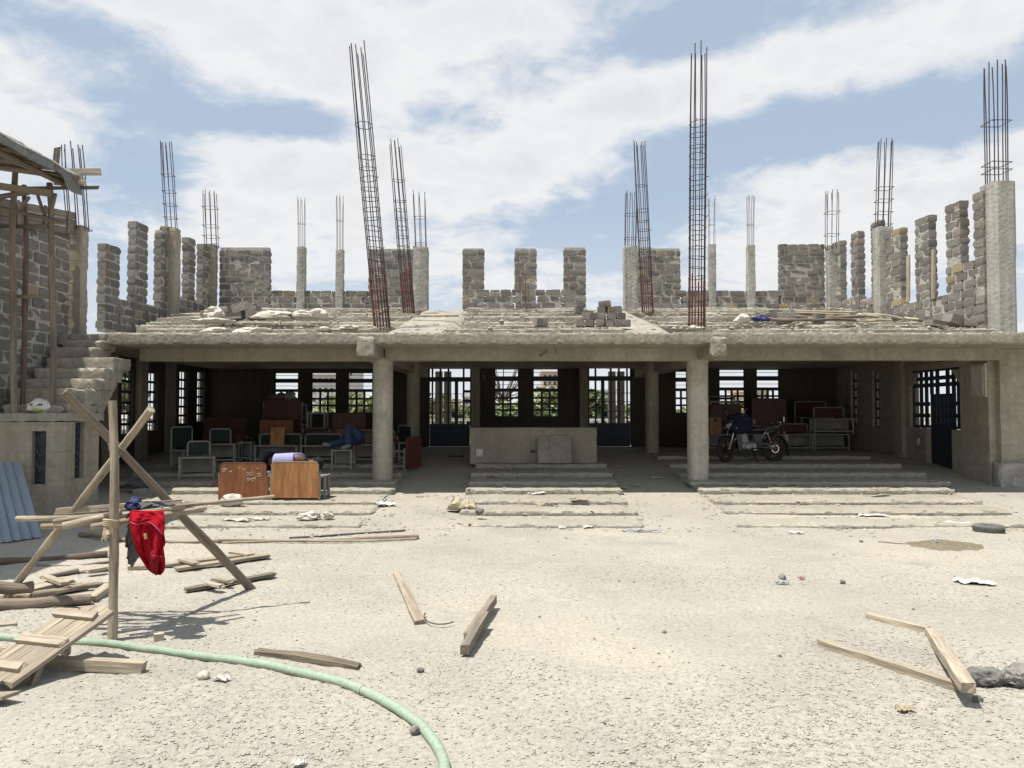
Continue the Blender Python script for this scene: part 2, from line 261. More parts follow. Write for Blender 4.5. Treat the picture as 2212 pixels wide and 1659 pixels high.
# ------------------------------------------------------------------ mesh helpers
def V(*a): return Vector(a)
class MB:
    def __init__(s): s.v = []; s.f = []
    def add(s, vs, fs):
        o = len(s.v); s.v += [tuple(v) for v in vs]; s.f += [tuple(i + o for i in f) for f in fs]; return s
    def box(s, x0, x1, y0, y1, z0, z1):
        return s.add([(x0, y0, z0), (x1, y0, z0), (x1, y1, z0), (x0, y1, z0), (x0, y0, z1), (x1, y0, z1), (x1, y1, z1), (x0, y1, z1)],
                     [(0, 3, 2, 1), (4, 5, 6, 7), (0, 1, 5, 4), (1, 2, 6, 5), (2, 3, 7, 6), (3, 0, 4, 7)])
    def rbox(s, x0, x1, y0, y1, z0, z1, seg=0.12, amp=0.012, edge=0.02, freq=3.0, maxn=140, amp2=0.0):
        """box with broken, uneven surface and chipped arrises"""
        sg = seg if isinstance(seg, tuple) else (seg,) * 3
        n = [max(1, min(maxn, int(round((b - a) / s_)))) for s_, (a, b) in zip(sg, ((x0, x1), (y0, y1), (z0, z1)))]
        idx = {}; vs = []; c = V((x0 + x1) / 2, (y0 + y1) / 2, (z0 + z1) / 2)
        lo = (x0, y0, z0); hi = (x1, y1, z1)
        def vid(i, j, k):
            key = (i, j, k)
            if key in idx: return idx[key]
            p = V(*[lo[a] + (hi[a] - lo[a]) * q / n[a] for a, q in enumerate(key)])
            on = [(q == 0) - (q == n[a]) for a, q in enumerate(key)]
            ne = sum(1 for q in on if q)
            w = noise.noise_vector(p * freq)
            off = V(0, 0, 0)
            for a in range(3):
                if on[a]: off[a] += w[a] * amp
            if amp2:
                w2 = noise.noise_vector(p * 1.3 + V(3, 8, 2))
                if on[1] > 0: off[1] += w2[1] * amp2 * 1.6
                if on[2] < 0: off[2] += w2[2] * amp2 * 0.5 - amp2 * 0.2
            if ne >= 2:
                e = edge * (0.10 + 1.1 * max(0.0, noise.noise(p * 8.3 + V(9, 3, 1))) + 0.8 * max(0.0, noise.noise(p * 21 + V(2, 7, 1))) + 0.7 * max(0.0, noise.noise(p * 2.1 + V(4, 1, 8)) - 0.1) + 0.15 * R.random())
                for a in range(3):
                    if on[a]: off[a] += on[a] * e
            idx[key] = len(vs); vs.append(p + off); return idx[key]
        fs = []
        for a, b_, cc in ((0, 1, 2), (1, 2, 0), (2, 0, 1)):
            for side in (0, n[cc]):
                for i in range(n[a]):
                    for j in range(n[b_]):
                        q = []
                        for di, dj in ((0, 0), (1, 0), (1, 1), (0, 1)):
                            k = [0, 0, 0]; k[a] = i + di; k[b_] = j + dj; k[cc] = side; q.append(vid(*k))
                        fs.append(tuple(q) if side else tuple(reversed(q)))
        return s.add(vs, fs)
    def bar(s, p0, p1, w, h, up=(0, 0, 1)):
        p0 = Vector(p0); p1 = Vector(p1); d = (p1 - p0).normalized(); u = Vector(up)
        if abs(d.dot(u)) > 0.98: u = V(0, 1, 0)
        a = d.cross(u).normalized(); b = a.cross(d).normalized()
        q = [p + a * sx * w / 2 + b * sz * h / 2 for p in (p0, p1) for sx, sz in ((-1, -1), (1, -1), (1, 1), (-1, 1))]
        return s.add(q, [(0, 1, 2, 3), (7, 6, 5, 4), (0, 4, 5, 1), (1, 5, 6, 2), (2, 6, 7, 3), (3, 7, 4, 0)])
    def tube(s, pts, r, n=8, cap=True, jit=0.0):
        pts = [Vector(p) for p in pts]; m = len(pts); rs = r if isinstance(r, (list, tuple)) else [r] * m
        vs = []; prev = None
        for i, p in enumerate(pts):
            d = (pts[min(i + 1, m - 1)] - pts[max(i - 1, 0)])
            d = d.normalized() if d.length > 1e-9 else V(0, 0, 1)
            if prev is None:
                u = V(0, 0, 1) if abs(d.z) < 0.9 else V(1, 0, 0)
                a = d.cross(u).normalized()
            else:
                a = (prev - d * prev.dot(d)).normalized()
            prev = a; b = d.cross(a)
            for k in range(n):
                t = 2 * math.pi * k / n; rr = rs[i] * (1 + jit * (R.random() - 0.5))
                vs.append(p + (a * math.cos(t) + b * math.sin(t)) * rr)
        fs = []
        for i in range(m - 1):
            for k in range(n):
                fs.append((i * n + k, i * n + (k + 1) % n, (i + 1) * n + (k + 1) % n, (i + 1) * n + k))
        if cap:
            fs.append(tuple(reversed(range(n)))); fs.append(tuple((m - 1) * n + k for k in range(n)))
        return s.add(vs, fs)
    def ring(s, c, Rr, r, normal=(0, 0, 1), n=18, k=6, arc=2 * math.pi):
        nrm = Vector(normal).normalized(); a = nrm.orthogonal().normalized(); b = nrm.cross(a); c = Vector(c)
        closed = arc > 6.28
        m = n if closed else n + 1
        vs = []
        for i in range(m):
            t = arc * i / n; rad = a * math.cos(t) + b * math.sin(t)
            for j in range(k):
                q = 2 * math.pi * j / k
                vs.append(c + rad * (Rr + r * math.cos(q)) + nrm * r * math.sin(q))
        fs = []
        for i in range(n if closed else n):
            i2 = (i + 1) % m
            for j in range(k):
                fs.append((i * k + j, i2 * k + j, i2 * k + (j + 1) % k, i * k + (j + 1) % k))
        return s.add(vs, fs)
    def lathe(s, prof, c=(0, 0, 0), axis=(0, 0, 1), n=24):
        nrm = Vector(axis).normalized(); a = nrm.orthogonal().normalized(); b = nrm.cross(a); c = Vector(c); vs = []; m = len(prof)
        for i in range(n):
            t = 2 * math.pi * i / n; rad = a * math.cos(t) + b * math.sin(t)
            for (rr, zz) in prof: vs.append(c + rad * rr + nrm * zz)
        fs = []
        for i in range(n):
            i2 = (i + 1) % n
            for j in range(m - 1): fs.append((i * m + j, i2 * m + j, i2 * m + j + 1, i * m + j + 1))
        return s.add(vs, fs)
    def prism(s, poly, axis, a0, a1):
        """poly: 2D points; axis 'x' -> (y,z), 'y' -> (x,z), 'z' -> (x,y)"""
        n = len(poly)
        def pt(p, a): return {'x': (a, p[0], p[1]), 'y': (p[0], a, p[1]), 'z': (p[0], p[1], a)}[axis]
        vs = [pt(p, a0) for p in poly] + [pt(p, a1) for p in poly]
        fs = [tuple(range(n)), tuple(reversed(range(n, 2 * n)))] + [(i, (i + 1) % n + 0, (i + 1) % n + n, i + n) for i in range(n)]
        return s.add(vs, fs)
    def blob(s, c, r, seed=0, amp=0.18, freq=1.6, sub=2, flat=None):
        bm = bmesh.new(); bmesh.ops.create_icosphere(bm, subdivisions=sub, radius=1.0)
        r = r if isinstance(r, (tuple, list)) else (r, r, r); vs = []
        for v in bm.verts:
            k = 1 + amp * noise.noise(v.co * freq + V(seed * 3.1, seed * 1.7, seed)) + amp * 0.5 * noise.noise(v.co * freq * 2.7 + V(seed, 5, 2))
            p = V(v.co.x * r[0] * k, v.co.y * r[1] * k, v.co.z * r[2] * k)
            if flat is not None and p.z < flat: p.z = flat + (p.z - flat) * 0.12
            vs.append(p + Vector(c))
        fs = [tuple(v.index for v in f.verts) for f in bm.faces]; bm.free()
        return s.add(vs, fs)
    def xf(s, M):
        s.v = [tuple(M @ Vector(v)) for v in s.v]; return s
    def mesh(s, name, m, smooth=None):
        me = bpy.data.meshes.new(name); me.from_pydata(s.v, [], s.f)
        bm = bmesh.new(); bm.from_mesh(me); bmesh.ops.recalc_face_normals(bm, faces=bm.faces); bm.to_mesh(me); bm.free()
        if smooth is not None:
            me.polygons.foreach_set('use_smooth', [True] * len(me.polygons)); me.set_sharp_from_angle(angle=math.radians(smooth))
        if m: me.materials.append(MATS[m])
        me.update(); return me

def tag(o, label=None, cat=None, group=None, kind=None):
    if label: o['label'] = label
    if cat: o['category'] = cat
    if group: o['group'] = group
    if kind: o['kind'] = kind
    return o
def thing(name, label, cat, loc=(0, 0, 0), rz=0.0, group=None):
    o = bpy.data.objects.new(name, None); COL.objects.link(o); o.location = loc; o.rotation_euler = (0, 0, rz); o.empty_display_size = 0.1
    o['kind'] = 'thing'; return tag(o, label, cat, group)
def part(name, mb, m, parent, smooth=None, label=None):
    """mb given in the coordinates of the parent"""
    o = bpy.data.objects.new(name, mb.mesh(name, m, smooth) if isinstance(mb, MB) else mb); COL.objects.link(o); o.parent = parent
    if label: o['label'] = label
    return o
def wpart(name, mb, m, parent, smooth=None, label=None):
    """mb given in world coordinates, parent (or grandparent) an unrotated Empty"""
    q = parent; off = Vector((0, 0, 0))
    while q is not None: off += Vector(q.location); q = q.parent
    mb.v = [(v[0] - off.x, v[1] - off.y, v[2] - off.z) for v in mb.v]
    return part(name, mb, m, parent, smooth, label)
def solo(name, mb, m, label, cat, loc=None, group=None, smooth=None, kind=None):
    """a thing that is one mesh; mb in world coordinates"""
    if loc is None: loc = (0, 0, 0)
    mb.v = [(v[0] - loc[0], v[1] - loc[1], v[2] - loc[2]) for v in mb.v]
    o = bpy.data.objects.new(name, mb.mesh(name, m, smooth)); COL.objects.link(o); o.location = loc
    return tag(o, label, cat, group, kind)
def copy_tree(o, parent=None):
    c = o.copy(); COL.objects.link(c); c.parent = parent
    for ch in list(o.children): copy_tree(ch, c)
    return c
def orient(p0, p1, up=(0, 0, 1)):
    d = (Vector(p1) - Vector(p0)); L = d.length; d = d / L; u = Vector(up)
    if abs(d.dot(u)) > 0.985: u = V(0, 1, 0)
    y = u.cross(d).normalized(); z = d.cross(y)
    M = Matrix((d, y, z)).transposed().to_4x4(); M.translation = Vector(p0)
    return M, L
def place(o, M, parent=None):
    if parent is not None:
        o.parent = parent; q = parent; off = Vector((0, 0, 0))
        while q is not None: off += Vector(q.location); q = q.parent
        M = Matrix.Translation(-off) @ M
    o.matrix_basis = M
def stick_mesh(L, w, h, m, seed=0, bow=0.0, chip=0.15):
    """sawn timber along +x with slightly uneven arrises"""
    mb = MB(); n = max(4, int(L / 0.12)); rr = random.Random(seed); vs = []
    for i in range(n + 1):
        x = L * i / n; dz = bow * math.sin(math.pi * i / n)
        for sy, sz in ((-1, -1), (1, -1), (1, 1), (-1, 1)):
            e = chip * 0.012
            xx = x + (rr.uniform(-0.02, 0.02) if i in (0, n) else 0)
            vs.append((xx, sy * w / 2 + rr.uniform(-e, e), sz * h / 2 + dz + rr.uniform(-e, e)))
    fs = [(0, 3, 2, 1), tuple(n * 4 + k for k in range(4))]
    for i in range(n):
        for k in range(4): fs.append((i * 4 + k, i * 4 + (k + 1) % 4, (i + 1) * 4 + (k + 1) % 4, (i + 1) * 4 + k))
    mb.add(vs, fs); return mb.mesh('timber', m)
def pole_mesh(L, r0, r1, m, seed=0, bend=0.02, n=9):
    """a bush pole along +x: knots, kinks and taper"""
    rr = random.Random(seed); k = max(6, int(L / 0.16)); pts = []; rs = []
    ph = rr.uniform(0, 6); ph2 = rr.uniform(0, 6)
    for i in range(k + 1):
        t = i / k
        pts.append((L * t, bend * math.sin(t * 3.1 + 0.0) * math.sin(ph) + 0.25 * bend * math.sin(t * 9 + ph), bend * math.sin(t * 3.1) * math.cos(ph) + 0.25 * bend * math.sin(t * 8 + ph2)))
        rs.append((r0 + (r1 - r0) * t) * (1 + rr.uniform(-0.07, 0.10)))
    return MB().tube(pts, rs, n=n, jit=0.10).mesh('pole', m, smooth=50)
def beam_obj(name, p0, p1, w, h, m, parent=None, seed=None, up=(0, 0, 1), bow=0.0, chip=0.15):
    M, L = orient(p0, p1, up); o = bpy.data.objects.new(name, stick_mesh(L, w, h, m, seed if seed is not None else R.randint(0, 9999), bow, chip)); COL.objects.link(o)
    place(o, M, parent); return o
def pole_obj(name, p0, p1, r0, r1, m, parent=None, seed=None, bend=0.02, n=9):
    M, L = orient(p0, p1); o = bpy.data.objects.new(name, pole_mesh(L, r0, r1, m, seed if seed is not None else R.randint(0, 9999), bend, n)); COL.objects.link(o)
    place(o, M, parent); return o

def floor_z(y):
    return float(np.interp(y, [11.3, 15.0, 16.5, 19.0], [0.0, 0.29, 0.50, 0.69]))
TIER = [(11.4, 0.062), (12.25, 0.15), (13.0, 0.22), (13.95, 0.32), (14.55, 0.40), (15.4, 0.50), (16.4, 0.60), (17.8, 0.69)]
def tier_z(y):
    z = 0.0
    for d, t in TIER:
        if y >= d: z = t
    return z

# ================================================================== GROUND
def build_ground():
    def axis(pts):
        out = [pts[0][0]]
        for (a, b, st) in pts:
            n = max(1, int(round((b - a) / st)))
            out += [a + (b - a) * i / n for i in range(1, n + 1)]
        return np.array(out)
    xs = axis([(-4000, -400, 900), (-400, -40, 60), (-40, -10, 3), (-10, 10.5, 0.055), (10.5, 40, 3), (40, 400, 60), (400, 4000, 900)])
    ys = axis([(-400, -20, 60), (-20, 2.4, 2.8), (2.4, 11.6, 0.055), (11.6, 23, 0.14), (23, 60, 3), (60, 600, 60), (600, 8000, 900)])
    nx, ny = len(xs), len(ys); co = np.zeros((ny, nx, 3)); co[:, :, 0] = xs[None, :]; co[:, :, 1] = ys[:, None]
    for j, y in enumerate(ys):
        fz = floor_z(y)
        for i, x in enumerate(xs):
            z = fz
            if -10.1 < x < 10.6 and 2.3 < y < 23:
                v = V(x, y, 0)
                z += 0.028 * noise.noise(v * 0.7) + 0.012 * noise.noise(v * 2.3) + 0.008 * noise.noise(v * 7.5) + 0.008 * noise.noise(v * 17)
                if y > 13.8: z = fz + (z - fz) * 0.45
            co[j, i, 2] = z
    idx = np.arange(nx * ny).reshape(ny, nx)
    q = np.stack([idx[:-1, :-1], idx[:-1, 1:], idx[1:, 1:], idx[1:, :-1]], -1).reshape(-1, 4)
    me = bpy.data.meshes.new('ground'); me.vertices.add(nx * ny); me.vertices.foreach_set('co', co.ravel())
    me.loops.add(q.size); me.loops.foreach_set('vertex_index', q.ravel().astype(np.int32)); me.polygons.add(len(q))
    me.polygons.foreach_set('loop_start', np.arange(0, q.size, 4, dtype=np.int32)); me.polygons.foreach_set('use_smooth', np.ones(len(q), bool))
    me.update(); me.materials.append(MATS['gravel'])
    o = bpy.data.objects.new('ground', me); COL.objects.link(o); tag(o, 'pale dusty gravel yard in front of the unfinished building', kind='structure')
def gz(x, y):
    v = V(x, y, 0); k = 1.0 if y <= 13.8 else 0.45
    return floor_z(y) + k * (0.028 * noise.noise(v * 0.7) + 0.012 * noise.noise(v * 2.3) + 0.008 * noise.noise(v * 7.5) + 0.008 * noise.noise(v * 17))
build_ground()

def pebble_mass(name, n, seed, m, smin, smax, label, yr=(3.0, 11.4), power=2.4):
    rg = np.random.default_rng(seed)
    base = np.array([(1, 0, 0), (-1, 0, 0), (0, 1, 0), (0, -1, 0), (0, 0, 1), (0, 0, -0.6)], float)
    tri = np.array([(0, 2, 4), (2, 1, 4), (1, 3, 4), (3, 0, 4), (2, 0, 5), (1, 2, 5), (3, 1, 5), (0, 3, 5)])
    y = yr[0] + (yr[1] - yr[0]) * rg.random(n) ** power
    x = (rg.random(n) * 2 - 1) * (y * 0.70 + 0.3)
    dens_ = np.array([noise.noise(V(a * 0.55, b * 0.55, seed)) for a, b in zip(x, y)]); keep = (x > -9.5) & (x < 10.2) & (rg.random(n) < np.clip(0.45 + 1.5 * dens_, 0.08, 1.0)); x = x[keep]; y = y[keep]; n = len(x)
    s = smin * (smax / smin) ** (rg.random(n) ** 2.2)
    z = np.array([gz(a, b) for a, b in zip(x, y)])
    vv = np.repeat(base[None], n, 0) * (0.7 + 0.6 * rg.random((n, 6, 3)))
    vv += (rg.random((n, 6, 3)) - 0.5) * 0.5
    vv *= (s[:, None] * np.stack([1 + 0.5 * rg.random(n), np.ones(n), 0.28 + 0.3 * rg.random(n)], 1))[:, None, :]
    a = rg.random(n) * 6.283; c, si = np.cos(a)[:, None], np.sin(a)[:, None]
    vx = vv[:, :, 0] * c - vv[:, :, 1] * si; vy = vv[:, :, 0] * si + vv[:, :, 1] * c
    co = np.stack([vx + x[:, None], vy + y[:, None], vv[:, :, 2] + z[:, None] + s[:, None] * 0.25], -1).reshape(-1, 3)
    f = (tri[None] + (np.arange(n) * 6)[:, None, None]).reshape(-1, 3)
    me = bpy.data.meshes.new(name); me.vertices.add(len(co)); me.vertices.foreach_set('co', co.ravel())
    me.loops.add(f.size); me.loops.foreach_set('vertex_index', f.ravel().astype(np.int32)); me.polygons.add(len(f))
    me.polygons.foreach_set('loop_start', np.arange(0, f.size, 3, dtype=np.int32)); me.polygons.foreach_set('use_smooth', np.ones(len(f), bool)); me.update(); me.materials.append(MATS[m])
    o = bpy.data.objects.new(name, me); COL.objects.link(o); tag(o, label, 'gravel', kind='stuff')
pebble_mass('gravel', 190000, 3, 'pebble', 0.0026, 0.0095, 'loose pale gravel scattered over the yard')
pebble_mass('dark_gravel', 900, 5, 'dark_stone', 0.004, 0.016, 'sparse dark grey gravel chips among the pale gravel', power=1.6)

# ================================================================== TIERED FLOOR STEPS
def step_block(name, label, x0, x1, tiers, xin0=None, xin1=None):
    t = thing(name, label, 'steps', ((x0 + x1) / 2, tiers[0][0], 0))
    for i, (d, z) in enumerate(tiers):
        a, b = x0 + R.uniform(-0.06, 0.06), x1 + R.uniform(-0.06, 0.06)
        if d > 14.4:
            a = xin0 if xin0 is not None else a; b = xin1 if xin1 is not None else b
        zb = -0.1 if i == 0 else tiers[i - 1][1] - 0.03
        back = (tiers[i + 1][0] + 0.25) if i + 1 < len(tiers) else 22.02
        big = d < 14.2
        wpart('step', MB().rbox(a, b, d, back, zb, z, seg=(0.045, 0.12, 0.035) if big else (0.07, 0.2, 0.05), amp=0.013 if big else 0.008, edge=0.045 if big else 0.032, freq=5, maxn=140), 'concrete_floor', t, smooth=38)
    return t
step_block('concrete_steps', 'low chipped concrete steps in front of the stacked school benches', -6.85, -2.2, TIER, -7.6, -2.2)
step_block('concrete_steps', 'low concrete steps climbing to the plastered dais', -0.82, 2.02, TIER[:7])
step_block('concrete_steps', 'low concrete steps in front of the parked motorcycle', 3.36, 8.02, TIER, 3.36, 8.3)

# ================================================================== BUILDING
BL = thing('unfinished_building', 'unfinished two storey concrete building with open hall below and bare roof terrace', 'building', (0.56, 15.0, 0.0))
def bpart(name, mb, m, smooth=None, label=None): return wpart(name, mb, m, BL, smooth, label)
ZS0, ZS1 = 2.93, 3.16
bpart('floor_slab', MB().rbox(-7.35, 11.0, 13.86, 22.3, ZS0, ZS1, seg=(0.045, 0.3, 0.045), amp=0.006, edge=0.034, freq=5.0, maxn=420), 'concrete', smooth=22, label='thick chipped concrete slab edge over the hall')
bpart('floor_slab', MB().rbox(-9.3, -7.36, 14.02, 22.3, ZS0 + 0.003, ZS1 - 0.012, seg=0.2, amp=0.012, edge=0.03), 'concrete', smooth=38)
bpart('beam', MB().rbox(-7.2, -2.52, 14.82, 15.12, 2.685, 2.96, seg=0.16, amp=0.006, edge=0.008), 'plaster', smooth=38)
bpart('beam', MB().rbox(-2.45, 3.58, 14.80, 15.12, 2.695, 2.96, seg=0.16, amp=0.006, edge=0.008), 'plaster', smooth=38)
bpart('beam', MB().rbox(3.66, 9.55, 14.82, 15.12, 2.705, 2.96, seg=0.16, amp=0.006, edge=0.008), 'plaster', smooth=38)
bpart('beam_end', MB().rbox(-2.80, -2.48, 13.78, 14.9, 2.72, 3.07, seg=0.045, amp=0.018, edge=0.025, freq=9), 'concrete', smooth=40, label='broken stub of a cantilever beam')
bpart('beam_end', MB().rbox(3.58, 3.86, 13.78, 14.9, 2.71, 3.06, seg=0.035, amp=0.022, edge=0.022, freq=14), 'concrete', smooth=40, label='honeycombed stub of a cantilever beam')
bpart('beam', MB().rbox(-2.75, -2.4, 14.91, 22.0, 2.66, 2.94, seg=0.4, amp=0.005, edge=0.008), 'plaster', smooth=38)
bpart('beam', MB().rbox(3.5, 3.84, 14.91, 22.0, 2.66, 2.94, seg=0.4, amp=0.005, edge=0.008), 'plaster', smooth=38)
def round_column(x, y, r, z0, z1, m):
    prof = []; n = 26
    for i in range(n + 1):
        t = i / n; prof.append((r * (1 + 0.012 * noise.noise(V(x, y, t * 6))) * (1.03 if t < 0.02 else 1), z0 + (z1 - z0) * t))
    bpart('column', MB().lathe(prof, (x, y, 0), n=28), m, smooth=60)
round_column(-2.52, 15.0, 0.196, 0.15, 2.76, 'column_render'); round_column(3.62, 15.0, 0.205, 0.15, 2.76, 'column_render')
round_column(-2.44, 19.0, 0.165, 0.5, 2.93, 'plaster'); round_column(3.46, 19.0, 0.165, 0.5, 2.93, 'plaster')
bpart('pier', MB().rbox(9.44, 10.4, 14.86, 15.5, 0.0, 2.94, seg=0.15, amp=0.012, edge=0.014), 'plaster', smooth=38)
bpart('plinth', MB().rbox(9.32, 10.5, 14.72, 15.0, 0.05, 0.74, seg=0.07, amp=0.03, edge=0.03, freq=5), 'stained_plinth', smooth=40, label='broken white stained plinth of the corner pier')

def wall_open(mb, axis, a0, a1, z0, z1, t0, t1, ops):
    cuts = sorted({a0, a1, *[o[0] for o in ops], *[o[1] for o in ops]})
    for p, q in zip(cuts[:-1], cuts[1:]):
        m = (p + q) / 2; holes = sorted([(o[2], o[3]) for o in ops if o[0] < m < o[1]]); z = z0
        for h0, h1 in holes + [(z1, z1)]:
            if h0 > z + 1e-4:
                if axis == 'x': mb.box(p, q, t0, t1, z, h0)
                else: mb.box(t0, t1, p, q, z, h0)
            z = max(z, h1)
    return mb
YB = 22.0
def zb(py): return Z(py, YB)
win = [  # back wall windows: px left, px right, py top, py bottom, columns, rows
    (590, 645, 803, 893, 4, 3), (670, 727, 803, 893, 3, 3), (749, 806, 803, 893, 3, 3),
    (1067, 1122, 795, 901, 3, 4), (1150, 1208, 795, 901, 3, 4),
    (1458, 1487, 800, 893, 2, 3), (1553, 1612, 796, 894, 4, 4), (1634, 1687, 796, 894, 4, 4)]
doors = [(924, 1018, 793, 966), (1270, 1365, 791, 964)]
ops = [(X(a, YB), X(b, YB), zb(d), zb(c)) for a, b, c, d, *_ in win] + [(X(a, YB), X(b, YB), 0.55, zb(c)) for a, b, c, d in doors]
bpart('back_wall', wall_open(MB(), 'x', -8.95, 9.55, 0.3, 2.945, YB, YB + 0.2, ops), 'plaster_shaded')
XL, XR = -8.7, 9.3
lw = [(17.13, 17.63, 1.18, 2.64), (18.35, 18.88, 1.22, 2.66), (20.1, 20.63, 1.36, 2.78), (21.24, 21.75, 1.40, 2.82)]
bpart('side_wall', wall_open(MB(), 'y', 14.1, YB + 0.2, 0.1, 2.945, XL - 0.12, XL, lw), 'plaster_shaded')
rw = [(19.45, 19.85, 1.3, 2.74), (20.7, 21.1, 1.35, 2.78)]
rdoor = [(16.28, 17.22, 0.2, 1.33), (15.95, 17.97, 1.33, 2.66)]
bpart('side_wall', wall_open(MB(), 'y', 15.5, YB - 0.003, 0.1, 2.944, XR, XR + 0.22, rw + rdoor), 'plaster')
bpart('lintel', MB().rbox(XR - 0.06, XR + 0.0, 15.85, 18.1, 2.66, 2.78, seg=0.2, amp=0.006, edge=0.01), 'plaster', smooth=38)
# pilasters on side and back walls
for (x0, x1, y0, y1) in ((X(1018, 21.8), X(1037, 21.8), 21.75, 22.0), (X(1252, 21.8), X(1270, 21.8), 21.75, 22.0), (XR - 0.12, XR, 18.15, 18.55), (XL, XL + 0.14, 19.25, 19.6), (XL, XL + 0.14, 17.75, 18.1), (XL, XL + 0.12, 16.3, 16.75)):
    bpart('pilaster', MB().rbox(x0, x1, y0, y1 - 0.002, 0.4, 2.94, seg=0.3, amp=0.006, edge=0.01), 'plaster' if x1 > 9 or x0 < -8 else 'plaster', smooth=38)
bpart('meter_box', MB().box(XR - 0.05, XR + 0.0, 15.02, 15.48, 2.0, 2.66).box(XR - 0.075, XR - 0.05, 15.06, 15.44, 2.04, 2.62), 'column_render', label='pale flush meter box cover')
bpart('side_wall', MB().rbox(XR + 0.0, XR + 0.15, 15.0, 15.5, 0.1, 2.943, seg=0.2, amp=0.006, edge=0.006), 'plaster', smooth=38)
bpart('wall_socket', MB().box(XR - 0.015, XR, 17.55, 17.66, 0.95, 1.1), 'white_paint')
o = bpart('junction_box', MB().box(X(1039, YB), X(1051, YB), 21.96, 22.0, zb(822), zb(804)), 'trash_dark', label='open metal junction box with loose wires')
for k in range(5): wpart('wire', MB().tube([V(X(1041 + 2 * k, YB), 21.96, zb(806 + 3 * k)), V(X(1042 + 2 * k, YB), 21.90, zb(810 + 3 * k)), V(X(1040 + 2 * k, YB), 21.94, zb(816 + 2 * k))], 0.008, n=5), 'white_paint' if k % 2 else 'rust', o)

# ---- windows and doors with welded grilles
def bars(frame, lst, name='bar', m='blue_steel'):
    for b in lst: wpart(name, MB().box(*b), m, frame)
def back_window(px0, px1, py0, py1, cols, rows):
    x0, x1, z0, z1 = X(px0, YB), X(px1, YB), zb(py1), zb(py0); y0, y1 = YB + 0.06, YB + 0.10; h = z1 - z0
    fr = MB()
    for b in ((x0, x0 + 0.045, z0, z1), (x1 - 0.045, x1, z0, z1), (x0 + 0.045, x1 - 0.045, z0, z0 + 0.03), (x0 + 0.045, x1 - 0.045, z1 - 0.04, z1)): fr.box(b[0], b[1], y0, y1, b[2], b[3])
    f = bpart('window', fr, 'blue_steel')
    xi0, xi1 = x0 + 0.045, x1 - 0.045; tz = lambda q: z1 - q * h
    bars(f, [(xi0, xi1, y0 + 0.004, y1 - 0.004, tz(0.265), tz(0.165)), (xi0, xi1, y0 + 0.004, y1 - 0.004, tz(0.485), tz(0.415))], 'rail')
    bars(f, [(xi0, xi1, y0 + 0.012, y1 - 0.012, tz(0.093), tz(0.083)), (xi0, xi1, y0 + 0.012, y1 - 0.012, tz(0.345), tz(0.335))])
    zt = tz(0.485)
    for i in range(1, cols): xx = xi0 + (xi1 - xi0) * i / cols; bars(f, [(xx - 0.03, xx + 0.03, y0 + 0.006, y1 - 0.006, z0 + 0.03, zt)])
    for i in range(1, rows): zz = z0 + 0.03 + (zt - z0 - 0.03) * i / rows; bars(f, [(xi0, xi1, y0 - 0.012, y0 + 0.003, zz - 0.028, zz + 0.028)])
    bpart('window_sill', MB().rbox(x0 - 0.05, x1 + 0.05, YB - 0.05, YB - 0.001, z0 - 0.07, z0 - 0.002, seg=0.2, amp=0.005, edge=0.008), 'plaster_shaded')
for w in win: back_window(*w)
def back_door(px0, px1, py0, py1, flip):
    x0, x1, z0, z1 = X(px0, YB), X(px1, YB), zb(py1) + 0.03, zb(py0); y0, y1 = YB + 0.05, YB + 0.10; w = x1 - x0; h = z1 - z0
    fr = MB()
    for b in ((x0, x0 + 0.05, z0, z1), (x1 - 0.04, x1, z0, z1), (x0 + 0.05, x1 - 0.04, z1 - 0.05, z1)): fr.box(b[0], b[1], y0, y1, b[2], b[3])
    f = bpart('door', fr, 'blue_steel', label='dark blue double steel door with open grille above solid panels')
    fx = (lambda q: x1 - q * w) if flip else (lambda q: x0 + q * w)
    zt = lambda q: z1 - q * h
    def vb(q, ww, za, zb_, yy=0.0):
        c = fx(q); return (c - ww / 2, c + ww / 2, y0 + 0.005 + yy, y1 - 0.005 + yy, za, zb_)
    zp = z0 + 0.28 * h
    z0 = 0.70; pn = wpart('door_panel', MB().box(x0 + 0.055, x0 + w * 0.5 - 0.001, y0 + 0.01, y1 - 0.01, z0, zp), 'blue_steel', f)
    pn2 = wpart('door_panel', MB().box(x0 + w * 0.5 + 0.001, x1 - 0.045, y0 + 0.01, y1 - 0.01, z0, zp), 'blue_steel', f)
    bars(f, [(x0 + 0.05, x1 - 0.04, y0 + 0.002, y1 - 0.002, zt(0.185), zt(0.125))], 'transom')
    bars(f, [vb(0.10, 0.05, zp, z1 - 0.05), vb(0.285, 0.055, zp, z1 - 0.05), vb(0.47, 0.055, zp, z1 - 0.05), vb(0.655, 0.10, zp, zt(0.185)), vb(0.82, 0.055, zp, z1 - 0.05)], 'stile')
    bars(f, [(x0 + 0.05, x1 - 0.04, y0 + 0.016, y0 + 0.03, zt(q) - 0.009, zt(q) + 0.009) for q in (0.34, 0.45, 0.575, 0.66)])
    a, b = sorted((fx(0.82), fx(0.98)))
    bars(f, [(a, b, y0 - 0.004, y0 + 0.012, zt(0.325), zt(0.29)), (a, b, y0 - 0.004, y0 + 0.012, zt(0.445), zt(0.41))])
    c = fx(0.60); wpart('lock_box', MB().box(c - 0.06, c + 0.05, y0 - 0.03, y0 + 0.002, zt(0.64), zt(0.585)), 'blue_steel', f)
back_door(*doors[0], False); back_door(*doors[1], True)
